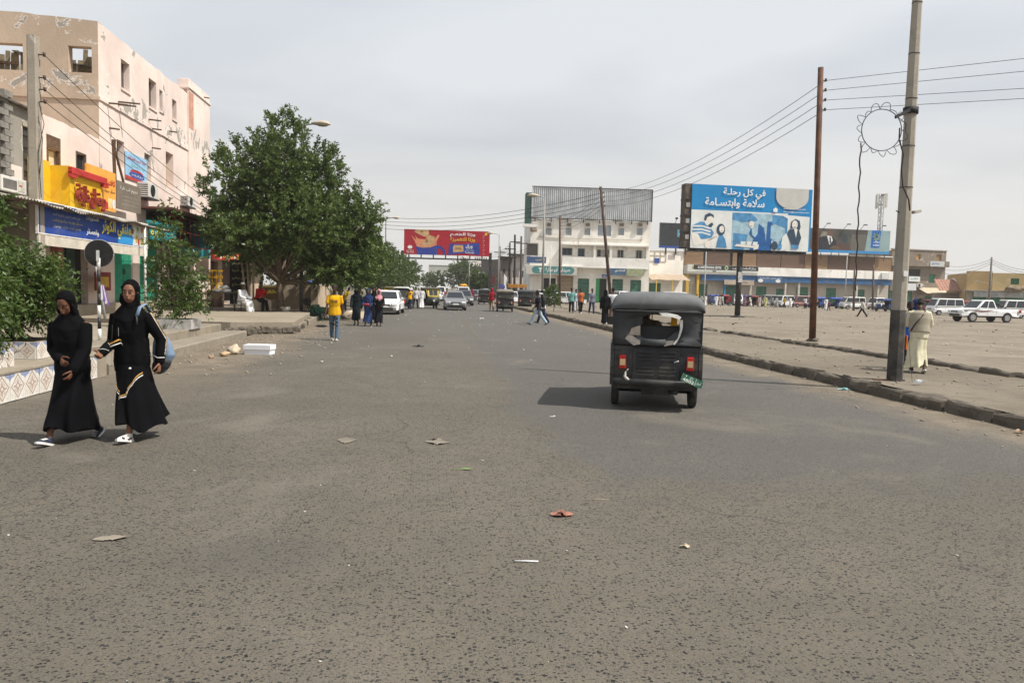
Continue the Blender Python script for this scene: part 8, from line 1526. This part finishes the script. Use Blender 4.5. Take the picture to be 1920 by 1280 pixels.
q = G(1722, 722, .17); t = thing('plastic_bottle', 'clear crushed plastic bottle lying by the concrete column', 'bottle', (q.x, q.y, .2), R(20)); MB().tube([(-.11, 0, .04), (.04, 0, .04), (.08, 0, .04), (.12, 0, .04)], [.036, .036, .014, .014], 12).build('shell', mat((.6, .65, .68), .15, .05, 5, .1, trans=.5), t); MB().tube([(.12, 0, .04), (.135, 0, .04)], .016, 10).build('cap', mat((.2, .3, .5), .5), t)
litter('yellow plastic bag on the road by the crossing man', 1000, 588, scrap(.35, .2, 12, .1), mat((.6, .5, .05), .5), name='plastic_bag', cat='bag'); litter('white rag near the dark rag on the road', 903, 598, scrap(.3, .2, 13, .08), mat((.6, .6, .58), .6), name='rag', cat='rag')
litter('small white scrap by the road joint', 1036, 782, scrap(.08, .05, 14, .04), mat((.55, .53, .5), .6), name='paper', cat='paper'); litter('pale flattened scrap left of the middle of the road', 818, 828, scrap(.24, .3, 15, .0), mat((.19, .165, .13), .8), name='paper', cat='paper'); litter('pale flattened scrap beside the other flat scrap', 650, 826, scrap(.2, .26, 16, .0), mat((.18, .155, .12), .8), name='paper', cat='paper')
# uncountable grit and rubbish on verge, pavement and lot
def scatter(name, n, fn, smin, smax, m, seed, zf):
    rnd = random.Random(seed); mb = MB()
    for _ in range(n):
        x, y = fn(rnd); s_ = smin+(smax-smin)*rnd.random()**3; mb.rock((x, y, zf(x, y)+s_*.25), (s_*rnd.uniform(.7, 1.4), s_*rnd.uniform(.7, 1.4), s_*rnd.uniform(.4, .8)), rnd.random()*50, 6, 4)
    return kind(mb.build(name, m), 'stuff')
zp = lambda x, y: .17+.022*noise.noise(V((x*.8, y*.8, .85)))+.011*noise.noise(V((x*2.4, y*2.4, 4.85)))
Z0 = lambda x, y: .0
gr = mat((.30, .255, .20), .95, .3, 4, .3); lt = mat((.52, .49, .44), .9, .2, 4, .2); dk = mat((.07, .062, .055), .9, .3, 4, .2)
scatter('verge_gravel', 900, lambda r: (-2.6-2.9*r.random()**.7, 14+r.random()*24), .008, .05, gr, 1, Z0); scatter('kerb_gravel', 700, lambda r: (7.85-1.3*r.random()**2, 7+r.random()*32), .006, .035, gr, 2, Z0); scatter('pavement_grit', 600, lambda r: (8.3+3.5*r.random(), 8+r.random()*40), .01, .05, gr, 3, zp)
scatter('lot_rubble', 1500, lambda r: (12.6+75*r.random()**1.3, 12+95*r.random()), .01, .06, gr, 4, Z0); scatter('lot_rubbish', 1200, lambda r: (14+80*r.random(), 20+85*r.random()), .02, .08, lt, 5, Z0); scatter('lot_dark_debris', 1000, lambda r: (13+80*r.random(), 16+90*r.random()), .015, .11, dk, 6, Z0); scatter('road_grit', 260, lambda r: (-5+12.5*r.random(), 3.2+30*r.random()**1.5), .003, .014, lt, 7, Z0); scatter('road_scraps', 120, lambda r: (-3+10*r.random(), 16+60*r.random()), .02, .07, lt, 9, Z0)
# ================================================================== dusty air
hb = MB().bb(-220, 260, -40, 620, -1.2, 62).build('haze', NT('dusty_air')[0]); kind(hb, 'stuff')
nt = hb.data.materials[0].node_tree; nt.nodes.remove(nt.nodes['Principled BSDF'])
pv = nt.nodes.new('ShaderNodeVolumePrincipled'); pv.inputs['Color'].default_value = (.93, .90, .85, 1); pv.inputs['Density'].default_value = .00045; pv.inputs['Anisotropy'].default_value = .3
nt.links.new(pv.outputs[0], nt.nodes['Material Output'].inputs['Volume'])
